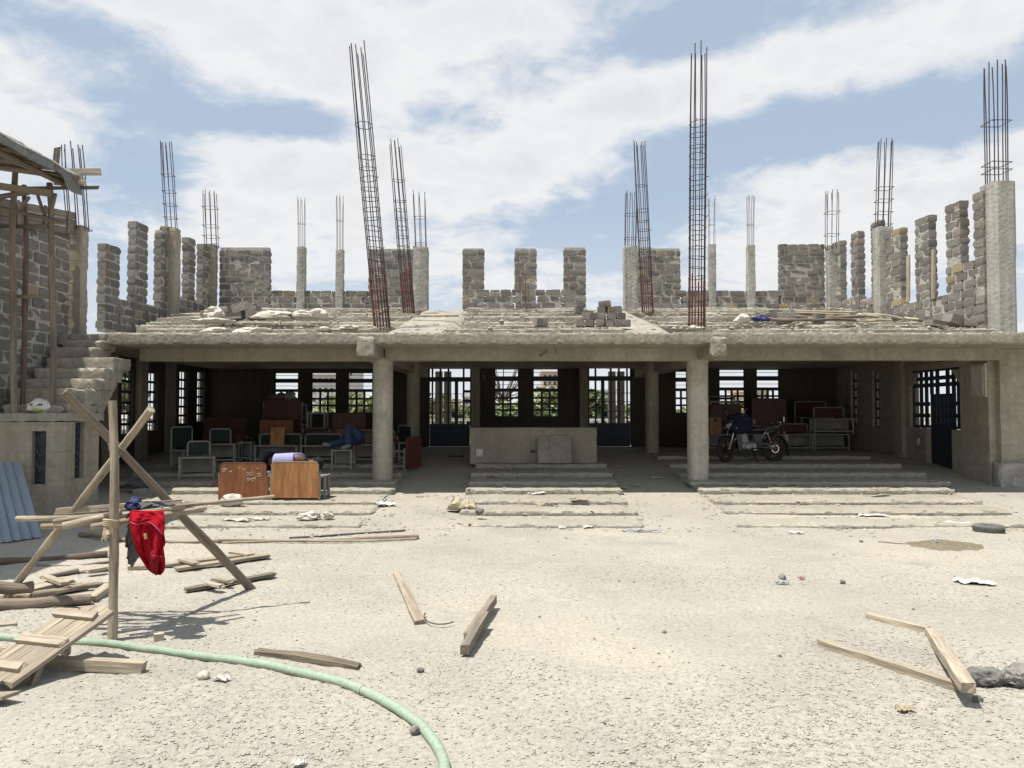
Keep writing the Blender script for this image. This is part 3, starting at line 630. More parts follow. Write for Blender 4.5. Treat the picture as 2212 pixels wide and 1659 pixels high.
def side_window(xw, y0, y1, z0, z1, inner):
    t0, t1 = (xw - 0.08, xw - 0.05) if inner < 0 else (xw + 0.08, xw + 0.11)
    fr = MB()
    for b in ((y0, y0 + 0.03, z0, z1), (y1 - 0.03, y1, z0, z1), (y0 + 0.03, y1 - 0.03, z0, z0 + 0.03), (y0 + 0.03, y1 - 0.03, z1 - 0.03, z1)): fr.box(t0, t1, b[0], b[1], b[2], b[3])
    f = bpart('window', fr, 'blue_steel')
    n = 6
    for i in range(1, n): zz = z0 + (z1 - z0) * i / n; bars(f, [(t0 + 0.003, t1 - 0.003, y0 + 0.03, y1 - 0.03, zz - 0.03, zz + 0.03)])
    ym = (y0 + y1) / 2; bars(f, [(t0 + 0.006, t1 - 0.006, ym - 0.014, ym + 0.014, z0 + 0.03, z1 - 0.03)])
for a in lw: side_window(XL, *a, -1)
for a in rw: side_window(XR, *a, 1)
# right side door with its grille
xr = XR + 0.07
f = bpart('door', MB().box(xr, xr + 0.05, 16.29, 16.36, 0.32, 2.1).box(xr, xr + 0.05, 17.14, 17.21, 0.32, 2.1).box(xr, xr + 0.05, 16.36, 17.14, 2.03, 2.1), 'blue_steel', label='narrow dark blue steel door in a grilled side opening')
wpart('door_panel', MB().box(xr + 0.01, xr + 0.04, 16.365, 17.135, 0.36, 1.44), 'blue_steel', f)
for i in range(5): yy = 16.44 + i * 0.155; bars(f, [(xr + 0.005, xr + 0.045, yy - 0.048, yy + 0.048, 1.44, 2.03)])
bars(f, [(xr + 0.002, xr + 0.01, 16.365, 17.135, zz - 0.02, zz + 0.02) for zz in (1.6, 1.82)])
f = bpart('window', MB().box(xr, xr + 0.04, 15.96, 16.0, 1.34, 2.65).box(xr, xr + 0.04, 17.92, 17.96, 1.34, 2.65).box(xr, xr + 0.04, 16.0, 17.92, 2.6, 2.65).box(xr, xr + 0.04, 16.0, 16.285, 1.34, 1.4).box(xr, xr + 0.04, 17.215, 17.92, 1.34, 1.4), 'blue_steel')
for yy, za in ((16.14, 1.4), (16.325, 2.1), (16.55, 2.1), (16.95, 2.1), (17.18, 2.1), (17.4, 1.4), (17.62, 1.4)):
    bars(f, [(xr + 0.004, xr + 0.036, yy - 0.055, yy + 0.055, za, 2.6)])
for zz in (1.62, 1.88, 2.3, 2.45): bars(f, [(xr - 0.012, xr + 0.001, a, b, zz - 0.045, zz + 0.045) for a, b in (((16.0, 16.28), (17.22, 17.92)) if zz < 2.1 else ((16.0, 17.92),))])
for s in ((16.0, 1), (17.92, -1)):
    a = s[0]; bpart('corner_fill', MB().prism([(a, 2.6), (a + 0.3 * s[1], 2.6), (a, 2.3)], 'x', xr - 0.05, xr - 0.013), 'plaster')
bpart('door_jamb', MB().rbox(XR - 0.03, XR - 0.001, 17.225, 17.42, 0.4, 1.36, seg=0.2, amp=0.005, edge=0.01), 'plaster', smooth=38)

# ---- upper terrace tiers
UT = [(14.5, 3.32), (15.6, 3.50), (16.7, 3.70), (17.8, 3.95), (18.9, 4.17), (20.0, 4.39), (21.2, 4.60)]
def ut_z(y): return float(np.interp(y, [14.0, 14.5, 20.0, 22.3], [3.16, 3.3, 4.39, 4.66]))
for (x0, x1) in ((-8.5, -2.3), (-1.25, 2.12), (2.95, 9.25)):
    for i, (d, z) in enumerate(UT):
        a, b = x0 + R.uniform(-0.1, 0.25), x1 + R.uniform(-0.25, 0.1)
        if i == 0 and x0 < -5: a = -7.0
        if x0 < -5 and 0 < i < 3: a = -7.4 - 0.3 * i
        if x0 > 2.5 and i == 0: a = 3.9
        back = UT[i + 1][0] + 0.3 if i + 1 < len(UT) else 22.28
        bpart('terrace_step', MB().rbox(a, b, d, back, (ZS1 if i == 0 else UT[i - 1][1]) - 0.06, z, seg=(0.05, 0.2, 0.05), amp=0.013, edge=0.065, amp2=0.07, freq=5.0, maxn=140), 'concrete' if i % 3 else 'concrete_floor', smooth=38)
for (x0, x1) in ((-2.45, -1.08), (1.98, 3.1)):
    mb = MB(); n = 60; m = 12
    vs = [(x0 + (x1 - x0) * j / m, 14.25 + 8.0 * i / n, ut_z(14.25 + 8.0 * i / n) - 0.06 - (0.14 if j in (0, m) else 0.05 if j in (1, m - 1) else 0) + 0.03 * noise.noise(V(j * 0.5, i * 0.5, x0))) for i in range(n + 1) for j in range(m + 1)]
    fs = [(i * (m + 1) + j, i * (m + 1) + j + 1, (i + 1) * (m + 1) + j + 1, (i + 1) * (m + 1) + j) for i in range(n) for j in range(m)]
    fs += [(i * (m + 1) + j, (i + 1) * (m + 1) + j, (n + 1) * (m + 1) + 2 * (i + 1) + k, (n + 1) * (m + 1) + 2 * i + k) for i in range(n) for k, j in ((0, 0), (1, m))]
    vs += [(x0 if k == 0 else x1, 14.25 + 8.0 * i / n, ZS1 - 0.05) for i in range(n + 1) for k in (0, 1)]
    mb.add(vs, fs); bpart('terrace_ramp', mb, 'concrete', smooth=40)

# ================================================================== DAIS, LEANING PANEL
D = thing('dais', 'plain plastered concrete dais at the head of the centre steps', 'dais', (0.47, 17.2, 0.6))
wpart('body', MB().rbox(-0.92, 1.85, 16.75, 17.6, 0.55, 1.36, seg=0.14, amp=0.008, edge=0.014), 'plaster', D, smooth=38)
wpart('socket', MB().box(X(1029, 16.73), X(1043, 16.73), 16.725, 16.75, Z(986, 16.73), Z(970, 16.73)), 'white_paint', D, label='white socket cover on the front of the dais')
wpart('recess_shade', MB().box(X(1145, 16.73), X(1157, 16.73), 16.735, 16.752, Z(978, 16.73), Z(972, 16.73)), 'trash_dark', D)  # raised dark plate stands for a recess, its shade put into the colour
p0 = V(X(1162, 16.42), 16.42, 0.61); w = X(1235, 16.42) - p0.x; hh = Z(937, 16.6) - 0.61
mb = MB().rbox(0, w, 0, 0.035, 0, hh, seg=0.06, amp=0.004, edge=0.012, freq=8)
mb.xf(Matrix.Translation(p0) @ Matrix.Rotation(-math.atan2(0.25, hh), 4, 'X'))
solo('leaning_slab', mb, 'concrete', 'square mottled grey slab leaning against the dais', 'slab', loc=tuple(p0 + V(w / 2, 0, 0)), smooth=38)

# ================================================================== STONE WALLS
def stone_variants():
    out = []
    for k in range(12):
        rr = random.Random(100 + k); bm = bmesh.new(); bmesh.ops.create_cube(bm, size=1.0)
        bmesh.ops.subdivide_edges(bm, edges=bm.edges, cuts=1, use_grid_fill=True)
        for v in bm.verts:
            on = sum(1 for c in v.co if abs(c) > 0.4)
            pull = {1: 0.0, 2: 0.03, 3: 0.085}.get(on, 0.0)
            v.co = v.co * (1 - pull) + V(rr.uniform(-1, 1) * 0.03, rr.uniform(-1, 1) * 0.06, rr.uniform(-1, 1) * 0.04)
        me = bpy.data.meshes.new('stone'); bm.to_mesh(me); bm.free()
        me.polygons.foreach_set('use_smooth', [True] * len(me.polygons)); me.set_sharp_from_angle(angle=math.radians(42)); me.materials.append(MATS['quarry_stone'])
        out.append(me)
    return out
STONES = stone_variants()
def stone_wall(label, p0, p1, thick, segs, z0, row=0.19, base=None, seed=1, mlen=0.36, mdepth=0.015):
    """p0->p1 is the face seen from the yard; the wall's thickness lies to the left of that direction. segs: (s0, s1, bottom z, top z)"""
    rr = random.Random(seed); p0 = Vector(p0); p1 = Vector(p1); u = (p1 - p0); L = u.length; u = u / L; nrm = V(-u.y, u.x)
    ang = math.atan2(u.y, u.x); root = thing('stone_wall', label, 'wall', (p0.x + u.x * L / 2, p0.y + u.y * L / 2, z0))
    def pos(s, t, z): q = p0 + u * s + nrm * t; return V(q.x, q.y, z)
    mb = MB()
    for (s0, s1, zb_, zt) in segs:
        a, b = s0 + 0.04, s1 - 0.04; t0, t1 = mdepth, thick - mdepth
        vs = [pos(a, t0, zb_ - 0.03), pos(b, t0, zb_ - 0.03), pos(b, t1, zb_ - 0.03), pos(a, t1, zb_ - 0.03), pos(a, t0, zt - 0.045), pos(b, t0, zt - 0.045), pos(b, t1, zt - 0.045), pos(a, t1, zt - 0.045)]
        mb.add(vs, [(0, 3, 2, 1), (4, 5, 6, 7), (0, 1, 5, 4), (1, 2, 6, 5), (2, 3, 7, 6), (3, 0, 4, 7)])
    wpart('mortar', mb, 'mortar', root)
    zt_max = max(s[3] for s in segs); r = 0; cnt = 0
    while z0 + r * row < zt_max - 0.3 * row:
        za = z0 + r * row; zm = za + row / 2; iv = []
        for (s0, s1, zb_, zt) in segs:
            if zt >= zm + 0.18 * row and zb_ <= zm + 0.3 * row:
                if iv and abs(iv[-1][1] - s0) < 1e-3: iv[-1][1] = s1
                else: iv.append([s0, s1])
        for (a, b) in iv:
            s = a; first = True
            while s < b - 0.02:
                ln = mlen * rr.uniform(0.72, 1.28)
                if first and r % 2 and b - a > mlen * 1.2: ln *= 0.55
                first = False
                if b - s - ln < mlen * 0.42: ln = b - s
                if ln > mlen * 1.7: ln = (b - s) / 2
                c = pos(s + ln / 2, thick / 2 + rr.uniform(-0.008, 0.008), zm + rr.uniform(-0.006, 0.006))
                o = bpy.data.objects.new('stone', STONES[rr.randrange(12)]); COL.objects.link(o); o.parent = root
                o.location = c - root.location; o.rotation_euler = (rr.uniform(-.02, .02), rr.uniform(-.025, .025), ang + rr.uniform(-.025, .025) + (math.pi if rr.random() < .5 else 0))
                o.scale = (max(0.05, ln - rr.uniform(0.016, 0.045)), thick + rr.uniform(-0.01, 0.02), row - rr.uniform(0.018, 0.042)); cnt += 1
                s += ln
        r += 1
    return root
# left side wall (inner face towards the terrace)
A0 = V(-8.55, 22.2); A1 = V(-8.95, 16.8)        # far -> near so that thickness lies outward (to the left of the direction is +x? see sign)
def sd(d): return (d - 16.8) / math.cos(math.atan2(0.4, 5.4))
W = 1.75
ls = [(sd(16.8), sd(17.4), 3.5, 3.72 + W), (sd(17.4), sd(17.96), 3.5, 2.56 + W), (sd(17.96), sd(18.53), 3.55, 4.5 + W), (sd(18.53), sd(19.1), 3.6, 2.60 + W),
      (sd(19.1), sd(19.35), 3.7, 4.55 + W), (sd(19.35), sd(20.05), 3.8, 4.72 + W), (sd(20.05), sd(20.5), 3.9, 3.02 + W), (sd(20.5), sd(20.9), 4.0, 4.66 + W), (sd(20.9), sd(21.3), 4.1, 3.04 + W), (sd(21.3), sd(22.05), 4.2, 4.66 + W)]
stone_wall('left side stone wall of the terrace with five tall piers and narrow gaps', A1, A0, 0.2, ls, 3.52, row=0.192, seed=11, mdepth=0.013)
# right side wall
B0 = V(9.4, 15.25); B1 = V(9.2, 22.0)
def se(d): return (22.0 - d)
rs = [(se(22.0), se(21.45), 4.4, 4.79 + W), (se(21.45), se(20.85), 4.3, 3.1 + W), (se(20.85), se(20.4), 4.3, 4.84 + W), (se(20.4), se(19.75), 4.2, 2.96 + W), (se(19.75), se(19.3), 4.0, 4.86 + W), (se(19.3), se(18.3), 3.8, 4.36 + W),
      (se(18.3), se(17.7), 3.7, 2.55 + W), (se(17.7), se(17.1), 3.6, 4.37 + W), (se(17.1), se(16.5), 3.5, 2.45 + W), (se(16.5), se(15.95), 3.4, 4.37 + W), (se(15.95), se(15.55), 3.35, 3.05 + W), (se(15.55), se(15.2), 3.3, 4.36 + W)]
stone_wall('right side stone wall of the terrace with tall piers and pale boards', B1, B0, 0.2, rs, 3.3, row=0.19, seed=12)
# rear walls at the back of the terrace
def rx(px): return X(px, 22.0)
x0 = rx(468)
q = [(468, 580, 531), (580, 792, 630), (792, 893, 534)]
stone_wall('rear left stone wall stepping down to a low parapet between tall ends', V(x0, 22.0), V(rx(893), 22.0), 0.2, [(rx(a) - x0, rx(b) - x0, 4.3, Z(t, 22.0)) for a, b, t in q], 4.42, row=0.193, seed=13)
x0 = rx(1378); q = [(1378, 1474, 533), (1474, 1687, 627), (1687, 1788, 528)]
stone_wall('rear right stone wall stepping down to a low parapet between tall ends', V(x0, 22.0), V(rx(1788), 22.0), 0.2, [(rx(a) - x0, rx(b) - x0, 4.3, Z(t, 22.0)) for a, b, t in q], 4.42, row=0.193, seed=14)
x0 = X(997, 21.8)
q = [(997, 1047, 533), (1047, 1110, 627), (1110, 1161, 533), (1161, 1217, 627), (1217, 1268, 531)]
CW = stone_wall('centre rear stone wall with three square battlement piers', V(x0, 21.8), V(X(1268, 21.8), 21.8), 0.2, [(X(a, 21.8) - x0, X(b, 21.8) - x0, 4.55, Z(t, 21.8)) for a, b, t in q], 4.62, row=0.190, seed=15)
for px in (1124, 1136): wpart('rusty_bar', MB().tube([V(X(px, 21.76), 21.76, 4.55), V(X(px - 1, 21.77), 21.77, Z(592, 21.77))], 0.011, n=6), 'rust', CW)
for py in (628, 633, 642): wpart('rusty_bar', MB().tube([V(X(1124, 21.75), 21.745, Z(py, 21.75)), V(X(1137, 21.75), 21.745, Z(py - 2, 21.75))], 0.008, n=6), 'rust', CW)
# stair side wall, lower left
stone_wall('dark stone wall rising beside the concrete staircase', V(-8.3, 11.6), V(-8.3, 14.38), 0.2, [(0, 2.76, 1.7, 5.06)], 1.72, row=0.2, seed=16, mdepth=0.016, mlen=0.38)
solo('boundary_wall', MB().rbox(11.0, 14.5, 16.2, 16.5, 0.3, 3.7, seg=0.3, amp=0.02, edge=0.03), 'mortar', 'grey block wall end beyond the right corner column', 'wall', loc=(12.5, 16.3, 0.3), smooth=38)

# ================================================================== CONCRETE COLUMNS WITH STARTER BARS AND REBAR CAGES
def cage_parts(root, base, top, rad, nb, ties, rb, m, m_low=None, square=False, seed=0, low_frac=0.3, spread=0.0):
    """nb bars from base to top (centre line), ties: fractions along the length"""
    rr = random.Random(seed); base = Vector(base); top = Vector(top)
    for k in range(nb):
        t = 2 * math.pi * (k + 0.5 * square) / nb; dx, dy = math.cos(t), math.sin(t)
        if square:
            s = max(abs(dx), abs(dy)); dx, dy = dx / s, dy / s
        l = 1 - rr.uniform(0, 0.05); pts = []
        for i in range(7):
            f = i / 6; c = base.lerp(top, f * l); w = rad * (1 + spread * f)
            pts.append(V(c.x + dx * w + 0.02 * math.sin(f * 3 + k) * f * f, c.y + dy * w + 0.02 * math.cos(f * 3 + 2 * k) * f * f, c.z))
        wpart('bar', MB().tube(pts, rb, n=6), m, root)
    if m_low:
        for k in range(nb):
            t = 2 * math.pi * (k + 0.5) / nb; c1 = base.lerp(top, low_frac * rr.uniform(0.8, 1.0))
            wpart('bar', MB().tube([V(base.x + math.cos(t) * rad * 1.02, base.y + math.sin(t) * rad * 1.02, base.z), V(c1.x + math.cos(t) * rad * 1.02, c1.y + math.sin(t) * rad * 1.02, c1.z)], rb, n=6), m_low, root)
    for f in ties:
        c = base.lerp(top, f); tilt = V(rr.uniform(-.12, .12), rr.uniform(-.12, .12), 1)
        mm = m_low if (m_low and f < low_frac * 1.2) else m
        if square:
            e = rad * 1.08; z = c.z; pts = [V(c.x - e, c.y - e, z), V(c.x + e, c.y - e, z + rr.uniform(-.015, .015)), V(c.x + e, c.y + e, z), V(c.x - e, c.y + e, z), V(c.x - e, c.y - e, z + 0.004), V(c.x - e + 0.05, c.y - e + 0.05, z)]
            wpart('tie', MB().tube(pts, rb * 0.75, n=5), mm, root)
        else:
            mb = MB().ring(c, rad * 1.07, rb * 0.7, tilt, n=22, k=5); a = rr.uniform(3.4, 6.0)
            p = V(c.x + math.cos(a) * rad * 1.07, c.y + math.sin(a) * rad * 1.07, c.z); mb.tube([p, p + V(math.cos(a) * 0.03 + 0.03, -0.03, rr.uniform(-.03, .05))], rb * 0.6, n=5)
            wpart('tie', mb, mm, root)
def px_cage(label, pb, yb, pt, yt, d, rad, nb, ties, seed, dtop=None):
    b = P(pb, yb, d); t = P(pt, yt, dtop or d); root = thing('rebar_cage', label, 'rebar cage', tuple(b)); return root, b, t
root, b, t = px_cage('', 826, 712, 769, 84, 15.0, 0, 0, 0, 1); root['label'] = 'tallest rebar cage, leaning left over the left front column'
cage_parts(root, b, t, 0.155, 8, [0.02, 0.06, 0.10, 0.135, 0.17, 0.205, 0.24, 0.275, 0.31, 0.345, 0.378, 0.41, 0.445, 0.48, 0.515, 0.55, 0.59, 0.70], 0.0105, 'rebar', 'rust', seed=1, low_frac=0.2)
root, b, t = px_cage('', 884, 684, 852, 296, 19.0, 0, 0, 0, 2); root['label'] = 'shorter leaning rebar cage just behind the tallest left cage'
cage_parts(root, b, t, 0.145, 8, [0.03, 0.09, 0.14, 0.19, 0.24, 0.29, 0.34, 0.39, 0.44, 0.49, 0.54, 0.59, 0.64, 0.755], 0.010, 'rebar', 'rust', seed=2, low_frac=0.28)
root, b, t = px_cage('', 1505, 712, 1509, 96, 15.0, 0, 0, 0, 3); root['label'] = 'tall upright rebar cage over the right front column'
cage_parts(root, b, t, 0.155, 8, [0.02, 0.06, 0.10, 0.14, 0.18, 0.215, 0.25, 0.285, 0.32, 0.355, 0.39, 0.425, 0.46, 0.495, 0.53, 0.57, 0.605, 0.64, 0.68, 0.72], 0.0105, 'rebar', 'rust', seed=3, low_frac=0.2)
root, b, t = px_cage('', 1400, 688, 1380, 301, 19.0, 0, 0, 0, 4); root['label'] = 'leaning rebar cage behind the pile of stone blocks'
cage_parts(root, b, t, 0.14, 8, [0.03, 0.09, 0.14, 0.19, 0.24, 0.29, 0.34, 0.39, 0.44, 0.49, 0.54, 0.60, 0.74], 0.010, 'rebar', 'rust', seed=4, low_frac=0.28)
def post(label, pc, wpx, yb, yt, d, ybar, nb, ties, rad=None, m='concrete', group=None, oct_=False, seed=0, depth=None, mbar='rebar_thin', rb=0.009, lean=0):
    w = wpx * d / F_REF; x = X(pc, d + w * 0.45, (yb + yt) / 2); z0 = Z(yb, d) - (0.25 if yb > 700 else 0.08); z1 = Z(yt, d)
    root = thing('concrete_column', label, 'column', (x, d + w / 2, z0), group=group)
    if oct_:
        c = w / 2 * 0.42; n = 14; mb = MB(); ring = [(-w / 2, -w / 2 + c), (-w / 2 + c, -w / 2), (w / 2 - c, -w / 2), (w / 2, -w / 2 + c), (w / 2, w / 2 - c), (w / 2 - c, w / 2), (-w / 2 + c, w / 2), (-w / 2, w / 2 - c)]
        vs = []
        for i in range(n + 1):
            z = z0 + (z1 - z0) * i / n
            for k, (a, b_) in enumerate(ring):
                e = 0.012 * noise.noise(V(a * 9, b_ * 9, z * 5)); s = 1 + (0.05 if i > n * 0.52 else 0) * (k in (1, 2, 3)) + e
                vs.append((x + a * s, d + w / 2 + b_ * s, z + (R.uniform(-.02, .02) if i in (0, n) else 0)))
        fs = [(i * 8 + k, i * 8 + (k + 1) % 8, (i + 1) * 8 + (k + 1) % 8, (i + 1) * 8 + k) for i in range(n) for k in range(8)] + [tuple(n * 8 + k for k in range(8))]
        mb.add(vs, fs); wpart('shaft', mb, m, root, smooth=30)
    else:
        wpart('shaft', MB().rbox(x - w / 2, x + w / 2, d, d + (depth or w), z0, z1, seg=0.06, amp=0.011, edge=0.02, freq=7), m, root, smooth=38)
    if nb:
        r = rad or w * 0.36; b = V(x, d + w / 2, z1 - 0.1); t = P(pc + lean, ybar, d + w * 0.45); t.y = d + w / 2
        cage_parts(root, b, t, r, nb, ties, rb, mbar, square=True, seed=seed)
    return root
post('concrete column in the left side wall with tall starter bars', 369, 30, 700, 491, 19.45, 302, 8, (0.05, 0.16, 0.3, 0.44, 0.62), m='plaster', seed=21, lean=-12, mbar='rebar', rb=0.0095)
post('concrete corner column beside the rear left wall, bars above', 456, 21, 672, 527, 21.7, 411, 8, (0.05, 0.2, 0.38, 0.7), m='concrete', rad=0.17, seed=22, lean=-4, mbar='rebar')
post('thin concrete post on the rear left parapet, nearer the corner column', 651, 18, 668, 532, 21.93, 425, 6, (0.5,), seed=23, m='pale_concrete', rb=0.007)
post('thin concrete post on the rear left parapet, nearer the tallest cage', 734, 17, 664, 538, 21.93, 419, 6, (0.55, 0.03), seed=24, m='pale_concrete', rb=0.007)
post('concrete column right of the leaning left cages, bars above', 909, 32, 688, 531, 20.3, 411, 6, (0.12, 0.55), seed=25, m='pale_concrete', rb=0.009, lean=-4, rad=0.14, mbar='rebar')
post('concrete column behind the leaning right cage, bars above', 1362, 30, 688, 530, 20.3, 412, 8, (0.2, 0.6), seed=26, m='pale_concrete', rb=0.009, rad=0.14, lean=2, mbar='rebar')
post('thin concrete post on the rear right parapet beside the upright cage', 1538, 16, 664, 527, 21.93, 424, 4, (0.45,), seed=27, m='pale_concrete', rb=0.007)
post('thin rough concrete post on the rear right parapet near the stone end', 1622, 17, 666, 529, 21.93, 421, 6, (0.45,), seed=28, m='pale_concrete', rb=0.007)
post('concrete corner column at the end of the rear right wall', 1798, 22, 668, 530, 21.7, 410, 8, (0.05, 0.25, 0.62), seed=29, m='pale_concrete', rad=0.16, rb=0.009, mbar='rebar')
post('concrete column in the right side wall with tall starter bars', 1909, 32, 690, 488, 19.0, 299, 8, (0.06, 0.2, 0.33, 0.46), seed=30, m='pale_concrete', rad=0.16, lean=5, rb=0.0095, mbar='rebar')
post('thick octagonal concrete column at the right front corner', 2158, 56, 707, 391, 15.0, 134, 8, (0.04, 0.14, 0.2, 0.52), seed=31, m='pale_concrete', oct_=True, rad=0.18, lean=-7, rb=0.011, mbar='rebar')
post('concrete column at the head of the staircase, bars above', 166, 32, 716, 485, 14.42, 310, 8, (0.03,), seed=32, m='plaster', rad=0.17, lean=-12, rb=0.0095, mbar='rebar')

# ================================================================== STAIRCASE AND LANDING
ST = thing('staircase', 'rough concrete staircase climbing from a raised landing to the terrace', 'staircase', (-7.6, 12.4, 0))
zl = 1.70; fx0, fx1 = -7.42, -7.2
wpart('landing_wall', wall_open(MB(), 'x', -10.5, -6.9, -0.1, zl - 0.14, 11.9, 12.04, [(fx0, fx1, 0.60, 1.42), (-9.2, -8.95, 0.60, 1.42)]), 'plaster', ST)
wpart('landing_wall', wall_open(MB(), 'y', 12.04, 12.86, -0.1, zl - 0.14, -7.04, -6.9, [(12.16, 12.42, 0.66, 1.55)]), 'plaster', ST)
wpart('landing_slab', MB().rbox(-10.5, -6.89, 11.885, 13.0, zl - 0.14, zl, seg=0.1, amp=0.012, edge=0.022), 'concrete', ST, smooth=38)
STEPS = [(12.2, 0.10), (12.5, 0.35), (12.75, 0.52), (13.0, 0.71), (13.3, 0.91), (13.55, 1.11), (13.8, 1.26), (13.98, 1.39)]
pz = zl
for i, (d, z) in enumerate(STEPS):
    z = z + W; back = 14.3 if i > 5 else d + 0.62
    wpart('step', MB().rbox(-8.1, -6.9 + (0.0 if i < 5 else -0.48), d, back, pz - 0.05, z, seg=(0.045, 0.1, 0.045), amp=0.014, edge=0.04, freq=5), 'concrete', ST, smooth=38); pz = z
wpart('soffit', MB().prism([(12.86, 1.5), (12.86, 1.72), (12.6, 1.75), (13.45, 2.5), (13.8, 2.55), (13.62, 2.35)], 'x', -8.09, -6.93), 'plaster', ST)
def screen(x0, x1, y0, y1, z0, z1, axis):
    mb = MB(); n = 4
    mb.box(x0, x1, y0, y1, z0, z1); s = wpart('vent_screen', mb, 'blue_steel', ST, label='dark perforated vent screen')
    for i in range(n):
        zc = z0 + (z1 - z0) * (i + 0.5) / n; c = V((x0 + x1) / 2, (y0 + y1) / 2, zc); r = 0.075
        if axis == 'y': wpart('ring', MB().ring(V(c.x, y0 - 0.006, zc), r, 0.012, (0, 1, 0), n=16, k=5), 'far_pane', s)
        else: wpart('ring', MB().ring(V(x1 + 0.006, c.y, zc), r, 0.012, (1, 0, 0), n=16, k=5), 'far_pane', s)
screen(fx0 + 0.002, fx1 - 0.002, 11.99, 12.02, 0.602, 1.418, 'y'); screen(-7.0, -6.97, 12.162, 12.418, 0.662, 1.548, 'x')

# ================================================================== POLE SHELTER WITH TARPAULIN (left)
SH = thing('pole_shelter', 'rickety pole shelter with board roof and dark tarpaulin over the landing', 'shelter', (-7.6, 12.05, 1.7))
EX, EZ = -6.9, 5.47        # eave line x, height
def roof_pt(x, y, dz=0.0): return V(x, y, EZ + (EX - x) * 0.14 + 0.02 * noise.noise(V(x, y, 0) * 1.7) + dz)
yr0, yr1 = 7.4, 12.0
for k in range(16):       # roof boards running along the eave
    xa = EX - 0.02 - k * 0.235; beam_obj('roof_board', roof_pt(xa - 0.11, yr0 + R.uniform(-.1, .1)), roof_pt(xa - 0.11, yr1 + R.uniform(-0.15, 0.1)), 0.215, 0.022, 'wood_old', SH, up=(0.14, 0, 1))
for y in (7.6, 8.7, 9.8, 10.7, 11.35, 11.85): pole_obj('rafter', roof_pt(EX + 0.12, y, -0.09), roof_pt(-10.6, y + R.uniform(-.1, .1), -0.09), 0.05, 0.045, 'bark_brown', SH, bend=0.01)
for x in (-7.05, -8.4): pole_obj('purlin', roof_pt(x, yr0 - 0.2, -0.19), roof_pt(x, 12.25, -0.19), 0.055, 0.045, 'bark_brown', SH, bend=0.015)
mb = MB(); n = 44; m = 16; vs = []
for i in range(n + 1):
    y = yr0 - 0.05 + (yr1 + 0.12 - yr0) * i / n
    for j in range(m + 1):
        t = j / m
        if t < 0.7: x = -10.4 + (EX + 0.06 + 10.4) * (t / 0.7); p = roof_pt(x, y, 0.03 + 0.02 * noise.noise(V(x * 3, y * 3, 1)))
        else:
            q = (t - 0.7) / 0.3; dr = 0.20 + 0.09 * noise.noise(V(y * 1.9, 3, 0)) + (0.14 if y > 11.6 else 0)
            p = roof_pt(EX + 0.06, y, 0.03); p = V(p.x + 0.05 * math.sin(q * 2.2) + 0.025 * noise.noise(V(y * 6, q * 2, 4)), p.y, p.z - dr * q)
        vs.append(p)
mb.add(vs, [(i * (m + 1) + j, i * (m + 1) + j + 1, (i + 1) * (m + 1) + j + 1, (i + 1) * (m + 1) + j) for i in range(n) for j in range(m)])
wpart('tarpaulin', mb, 'tarp', SH, smooth=60)
wpart('tarpaulin_strap', MB().tube([roof_pt(EX + 0.1, yr0 + (yr1 - yr0) * i / 12, -0.03 + 0.015 * math.sin(i * 2.1)) for i in range(13)], 0.012, n=5), 'paper', SH)
for (px, yb, pt, yt, d, r, m_) in ((34, 886, 33, 372, 12.02, 0.05, 'bark_brown'), (47, 884, 52, 400, 12.25, 0.045, 'bark_red'), (113, 871, 106, 395, 12.1, 0.05, 'bark_brown')):
    a = P(px, yb, d); a.z = zl; pole_obj('pole', a, P(pt, yt, d), r, r * 0.85, m_, SH, bend=0.045)
for (a, ya, b, yb, d, r) in ((-40, 440, 140, 482, 12.0, 0.032), (-40, 490, 104, 490, 12.12, 0.035), (-40, 639, 120, 641, 12.15, 0.03), (-30, 430, 62, 416, 11.95, 0.04)):
    pole_obj('rail', P(a, ya, d), P(b, yb, d), r, r * 0.9, 'bark_brown', SH, bend=0.012)
for (a, ya, b, yb, d) in ((78, 410, 98, 470, 12.05), (120, 418, 108, 476, 12.05), (64, 425, 40, 460, 12.0)): pole_obj('brace', P(a, ya, d), P(b, yb, d), 0.025, 0.022, 'bark_brown', SH, bend=0.005)
for (a, ya, b, yb, d, h, m_) in ((120, 372, 218, 371, 11.95, 0.105, 'wood_pale'), (120, 393, 186, 392, 11.93, 0.10, 'wood_pale'), (40, 407, 213, 405, 12.0, 0.05, 'wood_old'), (-30, 398, 110, 418, 11.9, 0.11, 'wood_grey')):
    beam_obj('plank', P(a, ya, d), P(b, yb, d), 0.03, h, m_, SH)
beam_obj('plank', P(121, 352, 12.0), P(124, 318, 12.0), 0.09, 0.03, 'wood_grey', SH, up=(0, 1, 0))
# formwork panel on top of the stair wall
FW = thing('formwork_panel', 'slanted timber formwork panel nailed along the stair wall top', 'formwork', (-8.26, 13.2, 4.8))
for k in range(3):
    f = k / 3; beam_obj('plank', V(-8.26, 11.7, 4.72 + 0.145 * k), V(-8.26, 14.42, 5.12 + 0.145 * k), 0.025, 0.135, 'wood_grey', FW, up=(0, 0, 1))
for y in (12.7, 13.45, 14.15): beam_obj('cleat', V(-8.23, y, 4.68 + (y - 11.7) * 0.147), V(-8.23, y, 5.1 + (y - 11.7) * 0.147), 0.025, 0.06, 'wood_grey', FW, up=(0, 1, 0))

